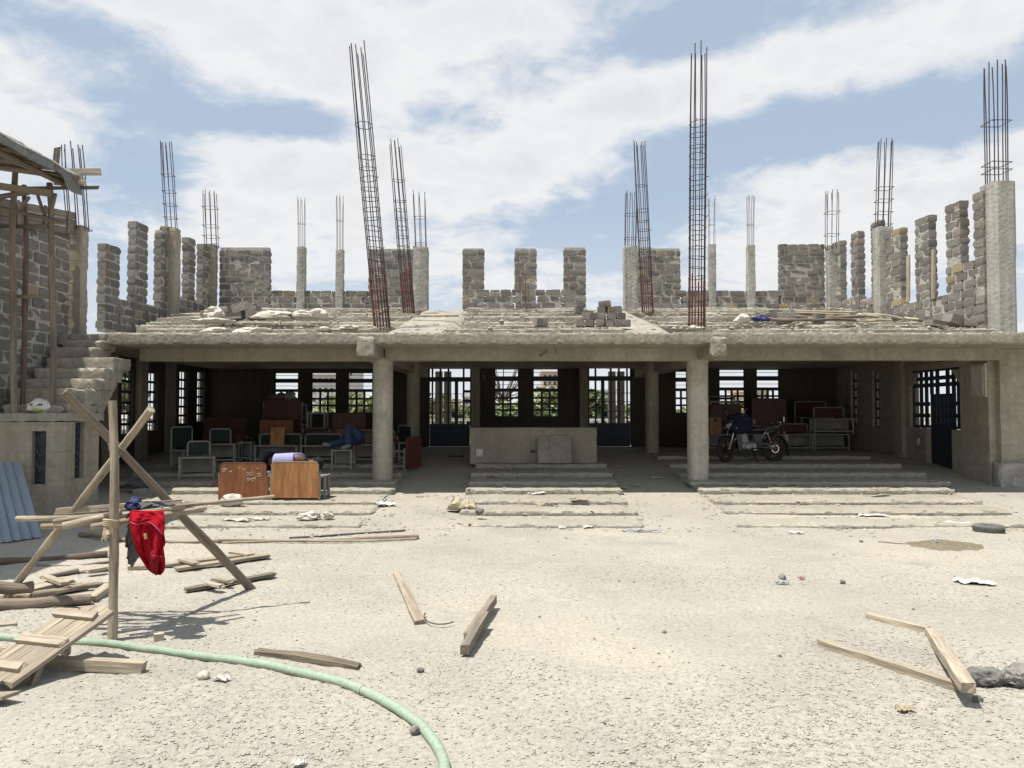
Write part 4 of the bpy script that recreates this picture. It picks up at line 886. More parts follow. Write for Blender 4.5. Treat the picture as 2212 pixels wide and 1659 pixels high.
# ================================================================== TRESTLE (three lashed poles with cross poles), jacket, cloths
a0 = G(545, 1272); a1 = P(137, 848, 5.94); b0 = G(6, 1294); c0 = G(241, 1388); 
TR = thing('pole_trestle', 'lashed tripod of pale bush poles carrying a bundle of cross poles', 'trestle', (-3.3, 6.3, 0))
pole_obj('leg', a0 - V(0, 0, 0.02), a1, 0.042, 0.030, 'bark_brown', TR, seed=4, bend=0.02, n=12)
pole_obj('leg', b0 - V(0, 0, 0.02), P(326, 884, 6.12), 0.033, 0.031, 'bark_pale', TR, seed=5, bend=0.03, n=12)
pole_obj('leg', c0 - V(0, 0, 0.05), P(243, 866, 5.98), 0.035, 0.030, 'bark_pale', TR, seed=8, bend=0.018, n=12)
def cross(pa, ya, da, pb, yb, db, r, m_='bark_pale', flat=False, bend=0.012):
    p, q = P(pa, ya, da), P(pb, yb, db)
    if flat: return beam_obj('cross_plank', p, q, 0.03, r * 2, m_, TR)
    return pole_obj('cross_pole', p, q, r, r * 0.82, m_, TR, bend=bend)
cross(37, 1121, 6.35, 300, 1108, 6.35, 0.022); cross(121, 1105, 6.6, 394, 1086, 6.6, 0.028, 'wood_pale', True); cross(150, 1115, 6.45, 392, 1096, 6.55, 0.022, 'wood_grey', True)
cross(117, 1127, 6.1, 399, 1097, 6.25, 0.024); cross(136, 1136, 5.95, 262, 1106, 6.1, 0.032); cross(90, 1137, 6.2, 330, 1118, 6.3, 0.022)
cross(196, 1138, 5.9, 445, 1097, 6.4, 0.026); cross(150, 1122, 6.25, 592, 1072, 6.9, 0.019); cross(180, 1130, 6.05, 440, 1103, 6.5, 0.02, 'bark_brown')
mb = MB()
for k in range(26):
    t = k / 26; x = 229 + R.uniform(-4, 5); mb.tube([P(x, 1139, 5.86), P(x + R.uniform(-4, 3), 1152, 5.84), P(x + R.uniform(-9, 5), 1160 + R.uniform(-6, 12), 5.83)], 0.0035, n=4)
for k in range(4): mb.ring(P(240, 1124 + 4 * k, 5.9), 0.052, 0.008, (0.1, 0.2, 1), n=14, k=5)
wpart('rope_lashing', mb, 'rope', TR)
mb = MB()
for k in range(3): mb.ring(P(250, 966 + 5 * k, 6.0), 0.055, 0.006, (0.5, 0.1, 1), n=14, k=5)
wpart('rope_lashing', mb, 'bark_red', TR)
mb = MB()
for k in range(9): mb.tube([P(148, 858, 5.93), P(143 - 2 * k * 0.6, 850 - 1.3 * k, 5.92), P(140 - k * 1.2 + R.uniform(-3, 3), 846 + R.uniform(-6, 8), 5.92)], 0.004, n=4)
wpart('bark_shreds', mb, 'bark_pale', TR)

def jacket():
    J = thing('red_jacket', 'bright red sweatshirt hung over the trestle cross poles', 'jacket', tuple(P(315, 1110, 6.05)))
    # body sheet, outline in survey pixels row by row: (y, left, right)
    rows = [(1112, 285, 352), (1103, 283, 350), (1104, 280, 351), (1120, 278, 352), (1136, 280, 353), (1150, 283, 352), (1165, 286, 352), (1180, 290, 353), (1195, 296, 355), (1208, 304, 357), (1220, 312, 357), (1231, 322, 356), (1238, 332, 352), (1241, 340, 347)]
    ys = [r[0] for r in rows]; mb = MB(); n = 34; m = 28; vs = []
    s_of = np.linspace(0, 1, len(rows))
    for i in range(n + 1):
        t = i / n; y = np.interp(t, s_of, ys); l = np.interp(t, s_of, [r[1] for r in rows]); r_ = np.interp(t, s_of, [r[2] for r in rows])
        for j in range(m + 1):
            u = j / m; px = l + (r_ - l) * u
            d = 5.985 - 0.02 * math.sin(u * 3.14) - 0.05 * abs(math.sin(u * 6.5 + t * 2.2)) * min(1, t * 2.5) - 0.03 * math.sin(u * 4 + 1.3 - 3 * t) - 0.03 * noise.noise(V(u * 4, t * 5, 2)) - 0.012 * noise.noise(V(u * 11, t * 11, 2))
            if t < 0.12: d += (0.12 - t) * 1.5
            vs.append(P(px, y, d))
    mb.add(vs, [(i * (m + 1) + j, i * (m + 1) + j + 1, (i + 1) * (m + 1) + j + 1, (i + 1) * (m + 1) + j) for i in range(n) for j in range(m)])
    o = wpart('body', mb, 'red_cloth', J, smooth=70); md = o.modifiers.new('thick', 'SOLIDIFY'); md.thickness = 0.008
    # flap folded over the top, with a stitched hem
    mb = MB(); vs = []; hem = []
    for i in range(17):
        t = i / 16
        for j in range(25):
            u = j / 24; px = 282 + 71 * u + 3 * math.sin(t * 3); y = 1103 + t * (22 + 26 * u ** 1.4 + 7 * math.sin(u * 7 + 0.6))
            p = P(px, y, 5.90 - 0.055 * t - 0.028 * math.sin(u * 8 + 1) * t - 0.02 * noise.noise(V(u * 5, t * 5, 5)))
            vs.append(p)
            if i == 15: hem.append(p + V(0, -0.007, 0))
    mb.add(vs, [(i * 25 + j, i * 25 + j + 1, (i + 1) * 25 + j + 1, (i + 1) * 25 + j) for i in range(16) for j in range(24)])
    o = wpart('folded_flap', mb, 'red_cloth', J, smooth=70); md = o.modifiers.new('thick', 'SOLIDIFY'); md.thickness = 0.010
    wpart('hem_stitch', MB().tube(hem, 0.0022, n=4), 'trash_pink', J)
    mb = MB(); vs = []; n_ = 15                       # flattened hanging sleeve with a crease
    for i in range(n_ + 1):
        t = i / n_; c_ = 337 + 3.5 * math.sin(t * 3.0); hw = 15.5 - 3.5 * t + 1.2 * math.sin(t * 15)
        for j in range(13):
            u = j / 12 * 2 - 1; vs.append(P(c_ + hw * u, 1128 + 84 * t + 1.5 * u, 5.845 + 0.045 * abs(u) ** 1.6 - 0.02 * math.sin(u * 5 + t * 4) - 0.014 * noise.noise(V(u * 3, t * 9, 8))))
    mb.add(vs, [(i * 13 + j, i * 13 + j + 1, (i + 1) * 13 + j + 1, (i + 1) * 13 + j) for i in range(n_) for j in range(12)])
    o = wpart('sleeve', mb, 'red_cloth', J, smooth=70); md = o.modifiers.new('thick', 'SOLIDIFY'); md.thickness = 0.010
    wpart('cuff_stitch', MB().tube([vs[(n_ - 2) * 13 + j] + V(0, -0.007, 0) for j in range(13)], 0.0022, n=4), 'trash_pink', J)
    mb = MB().blob(P(333, 1212, 5.88), (0.034, 0.012, 0.085), seed=3, amp=0.2, sub=3); wpart('hood_lining_shade', mb, 'red_lining_shade', J, smooth=80)  # bulge stands for the hood's hollow, its shade put into darker red
    wpart('label_patch', MB().bar(P(313, 1152, 5.83), P(315, 1164, 5.83), 0.022, 0.004, up=(0, -1, 0)), 'tan_patch', J)
jacket()
def drape(name, label, m_, pts, d, seed, thick=0.01, cat='cloth'):
    """crumpled bundle spanning the given outline centre points"""
    mb = MB()
    for k, (px, py, rx_, rz_) in enumerate(pts): mb.blob(P(px, py, d), (rx_, 0.09, rz_), seed=seed + k, amp=0.55, freq=2.2, sub=3)
    return solo(name, mb, m_, label, cat, loc=tuple(P(pts[0][0], pts[0][1], d)), smooth=80)
drape('dark_cloth', 'crumpled charcoal cloth bundled on the trestle beside the red sweatshirt', 'grey_cloth', [(318, 1093, 0.11, 0.04), (348, 1096, 0.09, 0.04), (305, 1100, 0.07, 0.03), (366, 1100, 0.06, 0.03)], 6.3, 3)
drape('patterned_cloth', 'crumpled navy and white cloth bundled on the trestle', 'blue_cloth', [(290, 1088, 0.045, 0.05), (296, 1096, 0.05, 0.035)], 6.28, 9)
drape('hanging_strap', 'dark strip of cloth hanging behind the red sweatshirt', 'grey_cloth', [(284, 1160, 0.016, 0.10), (288, 1195, 0.022, 0.085), (286, 1125, 0.014, 0.09)], 6.12, 5)

# ================================================================== CLEATED BOARD, PIPE, LOOSE TIMBER IN THE YARD
CB = thing('cleated_board', 'cleated walking board of pale planks propped at the trestle foot', 'board', (-3.2, 5.1, 0))
ur, ul = V(-2.79, 5.5, 0.33), V(-3.17, 5.58, 0.33); lr = V(-3.07, 4.80, 0.055); ll = lr + (ul - ur)
nrm_b = (ur - ul).cross(lr - ur).normalized(); nrm_b = nrm_b if nrm_b.z > 0 else -nrm_b
wv = (ur - ul)
for k in range(4):
    f = (k + 0.5) / 4; e0 = R.uniform(-0.02, 0.03); p = ul + wv * f + (ul - ll) * e0; q = ll + wv * f - (ul - ll) * R.uniform(-0.02, 0.05)
    if k == 0: p = p - (ul - ll) * 0.02
    beam_obj('plank', q, p, wv.length / 4 - 0.006, 0.028, 'wood_pale', CB, up=nrm_b, seed=40 + k)
for f, a, b in ((0.13, -0.02, 0.80), (0.50, 0.02, 0.93), (0.82, -0.06, 0.80)):
    p = ul + (ll - ul) * f; beam_obj('cleat', p + wv * a + nrm_b * 0.027, p + wv * b + (ll - ul) * 0.02 + nrm_b * 0.027, 0.075, 0.026, 'wood_pale', CB, up=nrm_b)
beam_obj('prop', V(-3.05, 4.95, 0.0), V(-3.03, 4.99, 0.11), 0.04, 0.035, 'wood_grey', CB); beam_obj('prop', V(-3.16, 5.5, 0.0), V(-3.15, 5.5, 0.30), 0.05, 0.04, 'wood_pale', CB)
def ground_beam(name, label, pa, ya, pb, yb, w, h, m_, za=0.0, zb_=0.0, cat='timber', group=None, bow=0.0, seed=None, chip=0.25):
    a, b = G(pa, ya, za + h / 2), G(pb, yb, zb_ + h / 2); a.z = gz(a.x, a.y) * (za < 0.05) + za + h / 2 - 0.012; b.z = gz(b.x, b.y) * (zb_ < 0.05) + zb_ + h / 2 - 0.012
    return tag(beam_obj(name, a, b, w, h, m_, seed=seed, bow=bow, chip=chip), label, cat, group)
ground_beam('timber_beam', 'thick pale square timber lying partly under the cleated board', 60, 1425, 312, 1443, 0.075, 0.075, 'wood_pale')
ground_beam('timber_batten', 'weathered pinkish timber lying alone left of the crossed pair', 858, 1236, 906, 1342, 0.085, 0.045, 'wood_pale')
ground_beam('timber_batten', 'grey batten of the paired timbers in mid yard, farther one', 1066, 1292, 1008, 1372, 0.055, 0.07, 'wood_grey', za=0.05, zb_=0.02)
ground_beam('timber_batten', 'grey batten of the paired timbers in mid yard, nearer one', 1048, 1325, 1004, 1402, 0.06, 0.07, 'wood_grey', za=0.07, zb_=0.03)
ground_beam('timber_plank', 'scorched bowed plank lying beside the green pipe', 555, 1407, 776, 1440, 0.085, 0.04, 'wood_old', bow=0.015, seed=5)
ground_beam('timber_batten', 'short pale batten at right, its end touching another timber', 1873, 1326, 2008, 1362, 0.075, 0.05, 'wood_pale')
ground_beam('timber_batten', 'long pale split ended timber at right under a crossing one', 1773, 1382, 2075, 1478, 0.06, 0.065, 'wood_pale')
ground_beam('timber_batten', 'pale timber at right lying across the long split one', 2012, 1366, 2092, 1482, 0.085, 0.06, 'wood_pale', za=0.0, zb_=0.10)
solo('timber_block', MB().box(-0.035, 0.035, -0.02, 0.02, 0, 0.055).xf(Matrix.Translation(G(343, 1384)) @ Matrix.Rotation(0.5, 4, 'Z')), 'wood_pale', 'small square timber offcut standing near the trestle foot', 'timber', loc=tuple(G(343, 1384)))
# green pipe
pp = [(-60, 1380), (0, 1385), (60, 1389), (150, 1394), (240, 1401), (330, 1411), (400, 1420), (480, 1431), (560, 1445), (650, 1464), (740, 1488), (810, 1514), (870, 1547), (915, 1585), (945, 1625), (962, 1675), (966, 1730)]
pts = []
for px, py in pp:
    g = G(px, py - 3); pts.append(V(g.x, g.y, 0.022 + gz(g.x, g.y)))
cur = []
for i in range(len(pts) - 1):
    p_1, p0_, p1_, p2_ = pts[max(i - 1, 0)], pts[i], pts[i + 1], pts[min(i + 2, len(pts) - 1)]
    for k in range(5):
        t = k / 5; cur.append(0.5 * ((2 * p0_) + (p1_ - p_1) * t + (2 * p_1 - 5 * p0_ + 4 * p1_ - p2_) * t * t + (3 * p0_ - p_1 - 3 * p1_ + p2_) * t ** 3))
cur.append(pts[-1])
GP = thing('green_pipe', 'pale green plastic pipe curving across the foreground gravel', 'pipe', tuple(cur[30]))
cur = [c_ + V(0.012 * noise.noise(V(i_ * 0.23, 1, 0)), 0.012 * noise.noise(V(i_ * 0.23, 5, 0)), 0.004 * noise.noise(V(i_ * 0.4, 9, 0))) for i_, c_ in enumerate(cur)]
wpart('pipe', MB().tube(cur, [0.0285 * (1 + 0.05 * noise.noise(V(i_ * 0.37, 3, 3))) for i_ in range(len(cur))], n=14), 'pipe_green', GP, smooth=60); i = 52
wpart('coupling', MB().tube(cur[i:i + 2], 0.032, n=14), 'pipe_green', GP, smooth=60)

# planks with cleats lying behind the trestle
def plank_panel(label, boards, cleats, m_='wood_pale'):
    c = G(*boards[0][:2]); t = thing('nailed_planks', label, 'planks', (c.x, c.y, 0))
    for (pa, ya, pb, yb, w) in boards:
        a, b = G(pa, ya, 0.03), G(pb, yb, 0.03); a.z = gz(a.x, a.y) + 0.03; b.z = gz(b.x, b.y) + 0.035; beam_obj('plank', a, b, w, 0.03, m_, t)
    for (pa, ya, pb, yb) in cleats:
        a, b = G(pa, ya, 0.065), G(pb, yb, 0.065); beam_obj('cleat', a, b, 0.07, 0.025, 'wood_pale', t)
    return t
plank_panel('nailed plank panel behind the red sweatshirt, with two cleats', [(345, 1219, 545, 1200, 0.13), (380, 1226, 578, 1203, 0.13)], [(390, 1208, 425, 1218), (500, 1193, 540, 1199)])
solo('timber_offcut', MB().box(-0.12, 0.12, -0.07, 0.07, 0, 0.04).xf(Matrix.Translation(G(305, 1228)) @ Matrix.Rotation(0.15, 4, 'Z')), 'wood_pale', 'plank offcut beneath the hanging red sweatshirt', 'timber', loc=tuple(G(305, 1228)))
plank_panel('narrow plank with two cleats beside the trestle right leg', [(402, 1271, 592, 1243, 0.10)], [(448, 1259, 478, 1266), (462, 1251, 498, 1256)], 'wood_grey')
# long poles lying in front of the left steps
def ground_pole(label, pa, ya, pb, yb, r, m_, lift=0.0, cat='pole', group=None, bend=0.03):
    a, b = G(pa, ya, r), G(pb, yb, r); a.z = gz(a.x, a.y) + r * 0.9 + lift; b.z = gz(b.x, b.y) + r * 0.9 + lift
    return tag(pole_obj('bush_pole', a, b, r, r * 0.8, m_, bend=bend), label, cat, group)
ground_pole('long brown pole lying in front of the left steps, thick end right', 905, 1160, 470, 1168, 0.032, 'bark_brown')
ground_pole('thin pale pole lying alongside the long brown pole', 900, 1165, 480, 1172, 0.016, 'bark_pale')
ground_pole('dark iron rod lying above the long brown pole', 876, 1145, 625, 1159, 0.016, 'trash_dark', bend=0.01)
ground_pole('long pole running behind the trestle from the shade', 175, 1152, 300, 1171, 0.035, 'bark_brown')
ground_pole('pale pole behind the red sweatshirt on the ground', 330, 1171, 500, 1167, 0.024, 'bark_pale')
# pile of poles and planks, far left
LP = 'pieces of the pole and plank pile at the far left'
for lab, a in (('dark thick pole behind the left pile, in the shade', (-60, 1213, 232, 1199, 0.045, 'bark_red')), ('slender pale pole in front of the dark thick pole', (80, 1222, 236, 1216, 0.022, 'wood_grey')),
               ('lowest thick brown pole in front of the left pile', (-60, 1306, 196, 1291, 0.06, 'bark_brown')), ('pale knotted pole lying over the left pile', (68, 1287, 236, 1259, 0.034, 'bark_pale')), ('short pole end at the left edge of the pile', (-60, 1283, 68, 1287, 0.035, 'bark_pale'))):
    ground_pole(lab, *a, group=LP)
tag(pole_obj('bush_pole', G(-60, 1262, 0.2), G(70, 1268, 0.15), 0.06, 0.05, 'bark_brown', bend=0.02), 'thick brown log end resting on top of the left pile', 'pole', LP)
for lab, (a, ya, b, yb, w, h, m_, z1_, z2_) in (('wide plank lying in the left pile', (0, 1282, 150, 1250, 0.22, 0.03, 'wood_pale', 0.03, 0.06)), ('wide grey plank deeper in the left pile', (-20, 1290, 185, 1262, 0.2, 0.03, 'wood_grey', 0.02, 0.02)),
        ('short pale block on the wide plank of the left pile', (98, 1243, 140, 1258, 0.07, 0.03, 'wood_pale', 0.10, 0.09)), ('splintered pale board end in the left pile near the trestle pole', (196, 1292, 236, 1262, 0.09, 0.07, 'wood_pale', 0.0, 0.02)),
        ('flat weathered board beneath the thick brown pole', (110, 1310, 200, 1296, 0.12, 0.025, 'wood_pale', 0.0, 0.0)), ('pale board resting on a dark one behind the left pile', (185, 1232, 228, 1224, 0.08, 0.03, 'wood_pale', 0.05, 0.06)), ('dark board on the ground behind the left pile', (140, 1240, 236, 1226, 0.09, 0.03, 'wood_old', 0.0, 0.02)),
        ('splintered grey board pointing at the trestle pole', (90, 1247, 170, 1228, 0.09, 0.025, 'wood_grey', 0.0, 0.05)), ('splintered board at the left edge above the cleated board', (-30, 1350, 32, 1345, 0.07, 0.03, 'wood_pale', 0.0, 0.0)),
        ('stubby grey board left of the cleated board', (-20, 1405, 20, 1402, 0.1, 0.04, 'wood_grey', 0.0, 0.02)), ('pale board corner at the lower left edge', (-60, 1500, 24, 1497, 0.1, 0.02, 'wood_pale', 0.0, 0.06))):
    ground_beam('timber_plank', lab, a, ya, b, yb, w, h, m_, za=z1_, zb_=z2_, group=LP)
for lab, a in (('thin dark lath lying in the shade behind the left pile', (130, 1191, 165, 1189, 0.025, 0.015, 'wood_old')), ('straight twig lying in the lower left foreground', (150, 1517, 235, 1514, 0.012, 0.010, 'wood_grey')), ('long thin lath lying right of the trestle', (540, 1273, 680, 1266, 0.012, 0.01, 'wood_grey')),
               ('thin lath beside the wet sand patch', (1898, 1169, 1962, 1174, 0.05, 0.02, 'wood_grey')), ('brown lath on the right hand steps', (2030, 1120, 2105, 1116, 0.05, 0.02, 'wood_grey'))):
    ground_beam('lath', lab, *a, cat='lath')
# leaning blue sheet
BS = MB(); n = 150; pts0 = []
P0, P1, P2 = G(-60, 1182), G(90, 1160), P(44, 998, 11.84)
for j in range(2):
    for i in range(n + 1):
        t = i / n; base = P0.lerp(P1, t); top = P2 + (P0 - P1) * (1 - t) * 0.95 + V(0, 0.0, 0)
        p = base.lerp(top, j); ph = (t * 7.0) % 1.0; r_ = 0.03 * max(0.0, 1 - abs(ph - 0.15) / 0.10)
        pts0.append(p + V(0, -r_, r_ * 0.6))
BS.add(pts0, [(i, i + 1, n + 1 + i + 1, n + 1 + i) for i in range(n)])
o = solo('corrugated_sheet', BS, 'sheet_blue', 'pale blue ribbed roofing sheet leaning against the landing wall', 'roofing sheet', loc=tuple(P1)); md = o.modifiers.new('thick', 'SOLIDIFY'); md.thickness = 0.004

# ================================================================== STONES, TYRE, WET SAND, LITTER
def rock(label, px, py, r, seed, m_='dark_stone', z=None, cat='stone', group=None):
    g = G(px, py) if z is None else G(px, py, z); zz = (gz(g.x, g.y) if z is None else z)
    rx_ = r if isinstance(r, tuple) else (r, r * 0.85, r * 0.75)
    mb = MB().blob((g.x, g.y, zz + rx_[2] * 0.8), rx_, seed=seed, amp=0.34, freq=1.5, sub=4 if rx_[0] > 0.06 else 2)
    return solo('loose_stone', mb, m_, label, cat, loc=(g.x, g.y, zz), smooth=30, group=group)
rock('larger lava boulder beside the crossed timbers at right', 2125, 1474, (0.125, 0.085, 0.062), 3)
rock('dark lava boulder cut by the right picture edge', 2200, 1480, (0.09, 0.085, 0.075), 4)
for i, (px, py, r, lab) in enumerate(((908, 1453, .026, 'fist sized dark stone right of the green pipe'), (897, 1585, .032, 'dark stone tucked beside the near end of the pipe'), (1435, 1366, .018, 'small dark stone in mid yard, alone'), (2018, 1175, .05, 'grey block stone beside the wet sand patch'),
        (1860, 1172, .025, 'small grey stone left of the wet sand patch'), (1690, 1252, .04, 'flat grey stone chunk in the right mid yard'), (1820, 1262, .03, 'small brownish stone in the right mid yard'), (2112, 1512, .03, 'flat stone below the boulders at right'), (440, 1470, .04, 'pale flat stone left of the scorched plank'), (1035, 1110, .07, 'dark lava lump on the centre steps'))):
    rock(lab, px, py, r, 20 + i, z=(0.15 if '–' in lab or 'centre steps' in lab else None), m_='pebble' if 'pale' in lab else 'dark_stone')
g = G(2136, 1150); TY = thing('tyre', 'worn dusty tyre lying flat near the right steps', 'tyre', (g.x, g.y, 0))
prof = [(0.10, 0.012), (0.135, 0.0), (0.18, 0.008), (0.195, 0.03), (0.195, 0.085), (0.18, 0.108), (0.135, 0.115), (0.10, 0.10), (0.093, 0.055), (0.10, 0.012)]
wpart('carcass', MB().lathe(prof, (g.x, g.y, 0.0), n=36), 'rubber_dusty', TY, smooth=50)
mb = MB()
for k in range(36):
    t = 2 * math.pi * k / 36
    for s in (-1, 1): mb.bar(V(g.x + 0.197 * math.cos(t), g.y + 0.197 * math.sin(t), 0.058), V(g.x + 0.196 * math.cos(t + 0.10 * s), g.y + 0.196 * math.sin(t + 0.1 * s), 0.058 + 0.032 * s), 0.012, 0.012)
wpart('tread', mb, 'rubber_dusty', TY)
g = G(2035, 1178); mb = MB(); n = 26
vs = []; fs = []
for i in range(8):
    for k in range(n):
        t = 2 * math.pi * k / n; rr_ = i / 7; q = 1 + 0.25 * noise.noise(V(math.cos(t) * 1.5, math.sin(t) * 1.5, 4)); x = g.x + 0.46 * rr_ * q * math.cos(t); y = g.y + 0.42 * rr_ * q * math.sin(t)
        vs.append((x, y, gz(x, y) + 0.035 * (1 - rr_ ** 2) - 0.004 + 0.012 * noise.noise(V(x * 9, y * 9, 0)) * (1 - rr_)))
for i in range(7):
    for k in range(n): fs.append((i * n + k, i * n + (k + 1) % n, (i + 1) * n + (k + 1) % n, (i + 1) * n + k))
mb.add(vs, fs); solo('sand_patch', mb, 'wet_sand', 'low mound of damp brown sand near the tyre', 'sand', loc=(g.x, g.y, 0), smooth=60)

def scrap(name, label, px, py, w, h, m_, seed, amp=0.03, z=None, rz=None, cat='litter', lift=0.0, n=9):
    """crumpled sheet lying on the ground or a step"""
    if z is None: g = G(px, py); zz = gz(g.x, g.y)
    else: g = G(px, py, z); zz = z
    rr = random.Random(seed); ang = rr.uniform(-0.5, 0.5) if rz is None else rz; mb = MB(); vs = []
    for i in range(n + 1):
        for j in range(n + 1):
            u, v = i / n - .5, j / n - .5; e = 1 + 0.28 * noise.noise(V(u * 3 + seed, v * 3, 1)); x = u * w * e; y = v * h * e
            k = max(0.0, noise.noise(V(u * 4 + seed * 1.3, v * 4, seed)) + 0.25) * amp * 1.6 + 0.012 + lift + abs(noise.noise(V(u * 11, v * 11, seed))) * amp * 0.5
            vs.append((g.x + x * math.cos(ang) - y * math.sin(ang), g.y + x * math.sin(ang) + y * math.cos(ang), zz + k))
    mb.add(vs, [(i * (n + 1) + j, (i + 1) * (n + 1) + j, (i + 1) * (n + 1) + j + 1, i * (n + 1) + j + 1) for i in range(n) for j in range(n)])
    o = solo(name, mb, m_, label, cat, loc=(g.x, g.y, zz), smooth=35); md = o.modifiers.new('thick', 'SOLIDIFY'); md.thickness = 0.003; return o
def bag(name, label, px, py, r, m_, seed, z=None, cat='sack', amp=0.4):
    if z is None: g = G(px, py); zz = gz(g.x, g.y)
    else: g = G(px, py, z); zz = z
    mb = MB().blob((g.x, g.y, zz + r[2] * 0.75), r, seed=seed, amp=amp, freq=1.4, sub=3, flat=-r[2] * 0.72)
    return solo(name, mb, m_, label, cat, loc=(g.x, g.y, zz), smooth=28)
T1, T2, T3, T4, T5, T6, T7, T8 = [t for _, t in TIER]
g = G(1000, 1102, 0.12); mb = MB(); vs = []; n_ = 26; m_ = 18        # slumped paper sack: flattened tube, open end raised
for i_ in range(n_ + 1):
    t = i_ / n_; cx0 = g.x - 0.20 + 0.42 * t; hz = 0.085 * (1 - t) ** 0.7 + 0.03; hy = 0.11 + 0.05 * math.sin(t * 3)
    for k_ in range(m_):
        q = 2 * math.pi * k_ / m_; f_ = 1 + 0.22 * noise.noise(V(t * 5, math.cos(q) * 1.6, math.sin(q) * 1.6 + 3)) + 0.12 * noise.noise(V(t * 14, math.cos(q) * 4, math.sin(q) * 4))
        vs.append((cx0 + 0.07 * math.sin(q) * (1 - t), g.y + hy * f_ * math.cos(q), 0.12 + max(0.0, hz * (1 + 0.95 * math.sin(q)) * f_)))
mb.add(vs, [(i_ * m_ + k_, i_ * m_ + (k_ + 1) % m_, (i_ + 1) * m_ + (k_ + 1) % m_, (i_ + 1) * m_ + k_) for i_ in range(n_) for k_ in range(m_)])
solo('cement_sack', mb, 'sack_tan', 'crumpled tan cement sack at the left end of the centre steps', 'sack', loc=(g.x, g.y, 0.12), smooth=30)
bag('sack', 'crumpled pinkish white sack on the left steps near the poles', 668, 1124, (0.16, 0.12, 0.075), 'sack_white', 4, z=T1, amp=0.6); bag('sack', 'knotted end of a pinkish white sack on the left steps', 706, 1122, (0.09, 0.09, 0.07), 'sack_white', 8, z=T1, amp=0.6)
bag('sack', 'white sack heaped beside the scribbled desk', 500, 1094, (0.19, 0.12, 0.11), 'sack_white', 6, z=T2, amp=0.6)
scrap('white_rag', 'flat white rag on the left steps under the white sack', 510, 1126, 0.42, 0.14, 'sack_white', 3, z=T1); scrap('white_rag', 'narrow white rag beside the pinkish sack', 560, 1124, 0.34, 0.1, 'sack_white', 13, z=T1)
scrap('foam_tray', 'curled white foam tray in the left aisle', 832, 1110, 0.3, 0.16, 'paper', 5, amp=0.05)
bag('rag', 'grey rag heap inside the left bay near the wall', 300, 1055, (0.25, 0.18, 0.09), 'grey_cloth', 7, z=0.3); 
scrap('white_rag', 'pale sheet on the floor by the first green bench', 352, 1020, 0.55, 0.3, 'card', 15, z=0.42); scrap('wrapper', 'pink wrapper beside the scribbled desk', 466, 1052, 0.12, 0.12, 'trash_pink', 16, z=T4, amp=0.08)
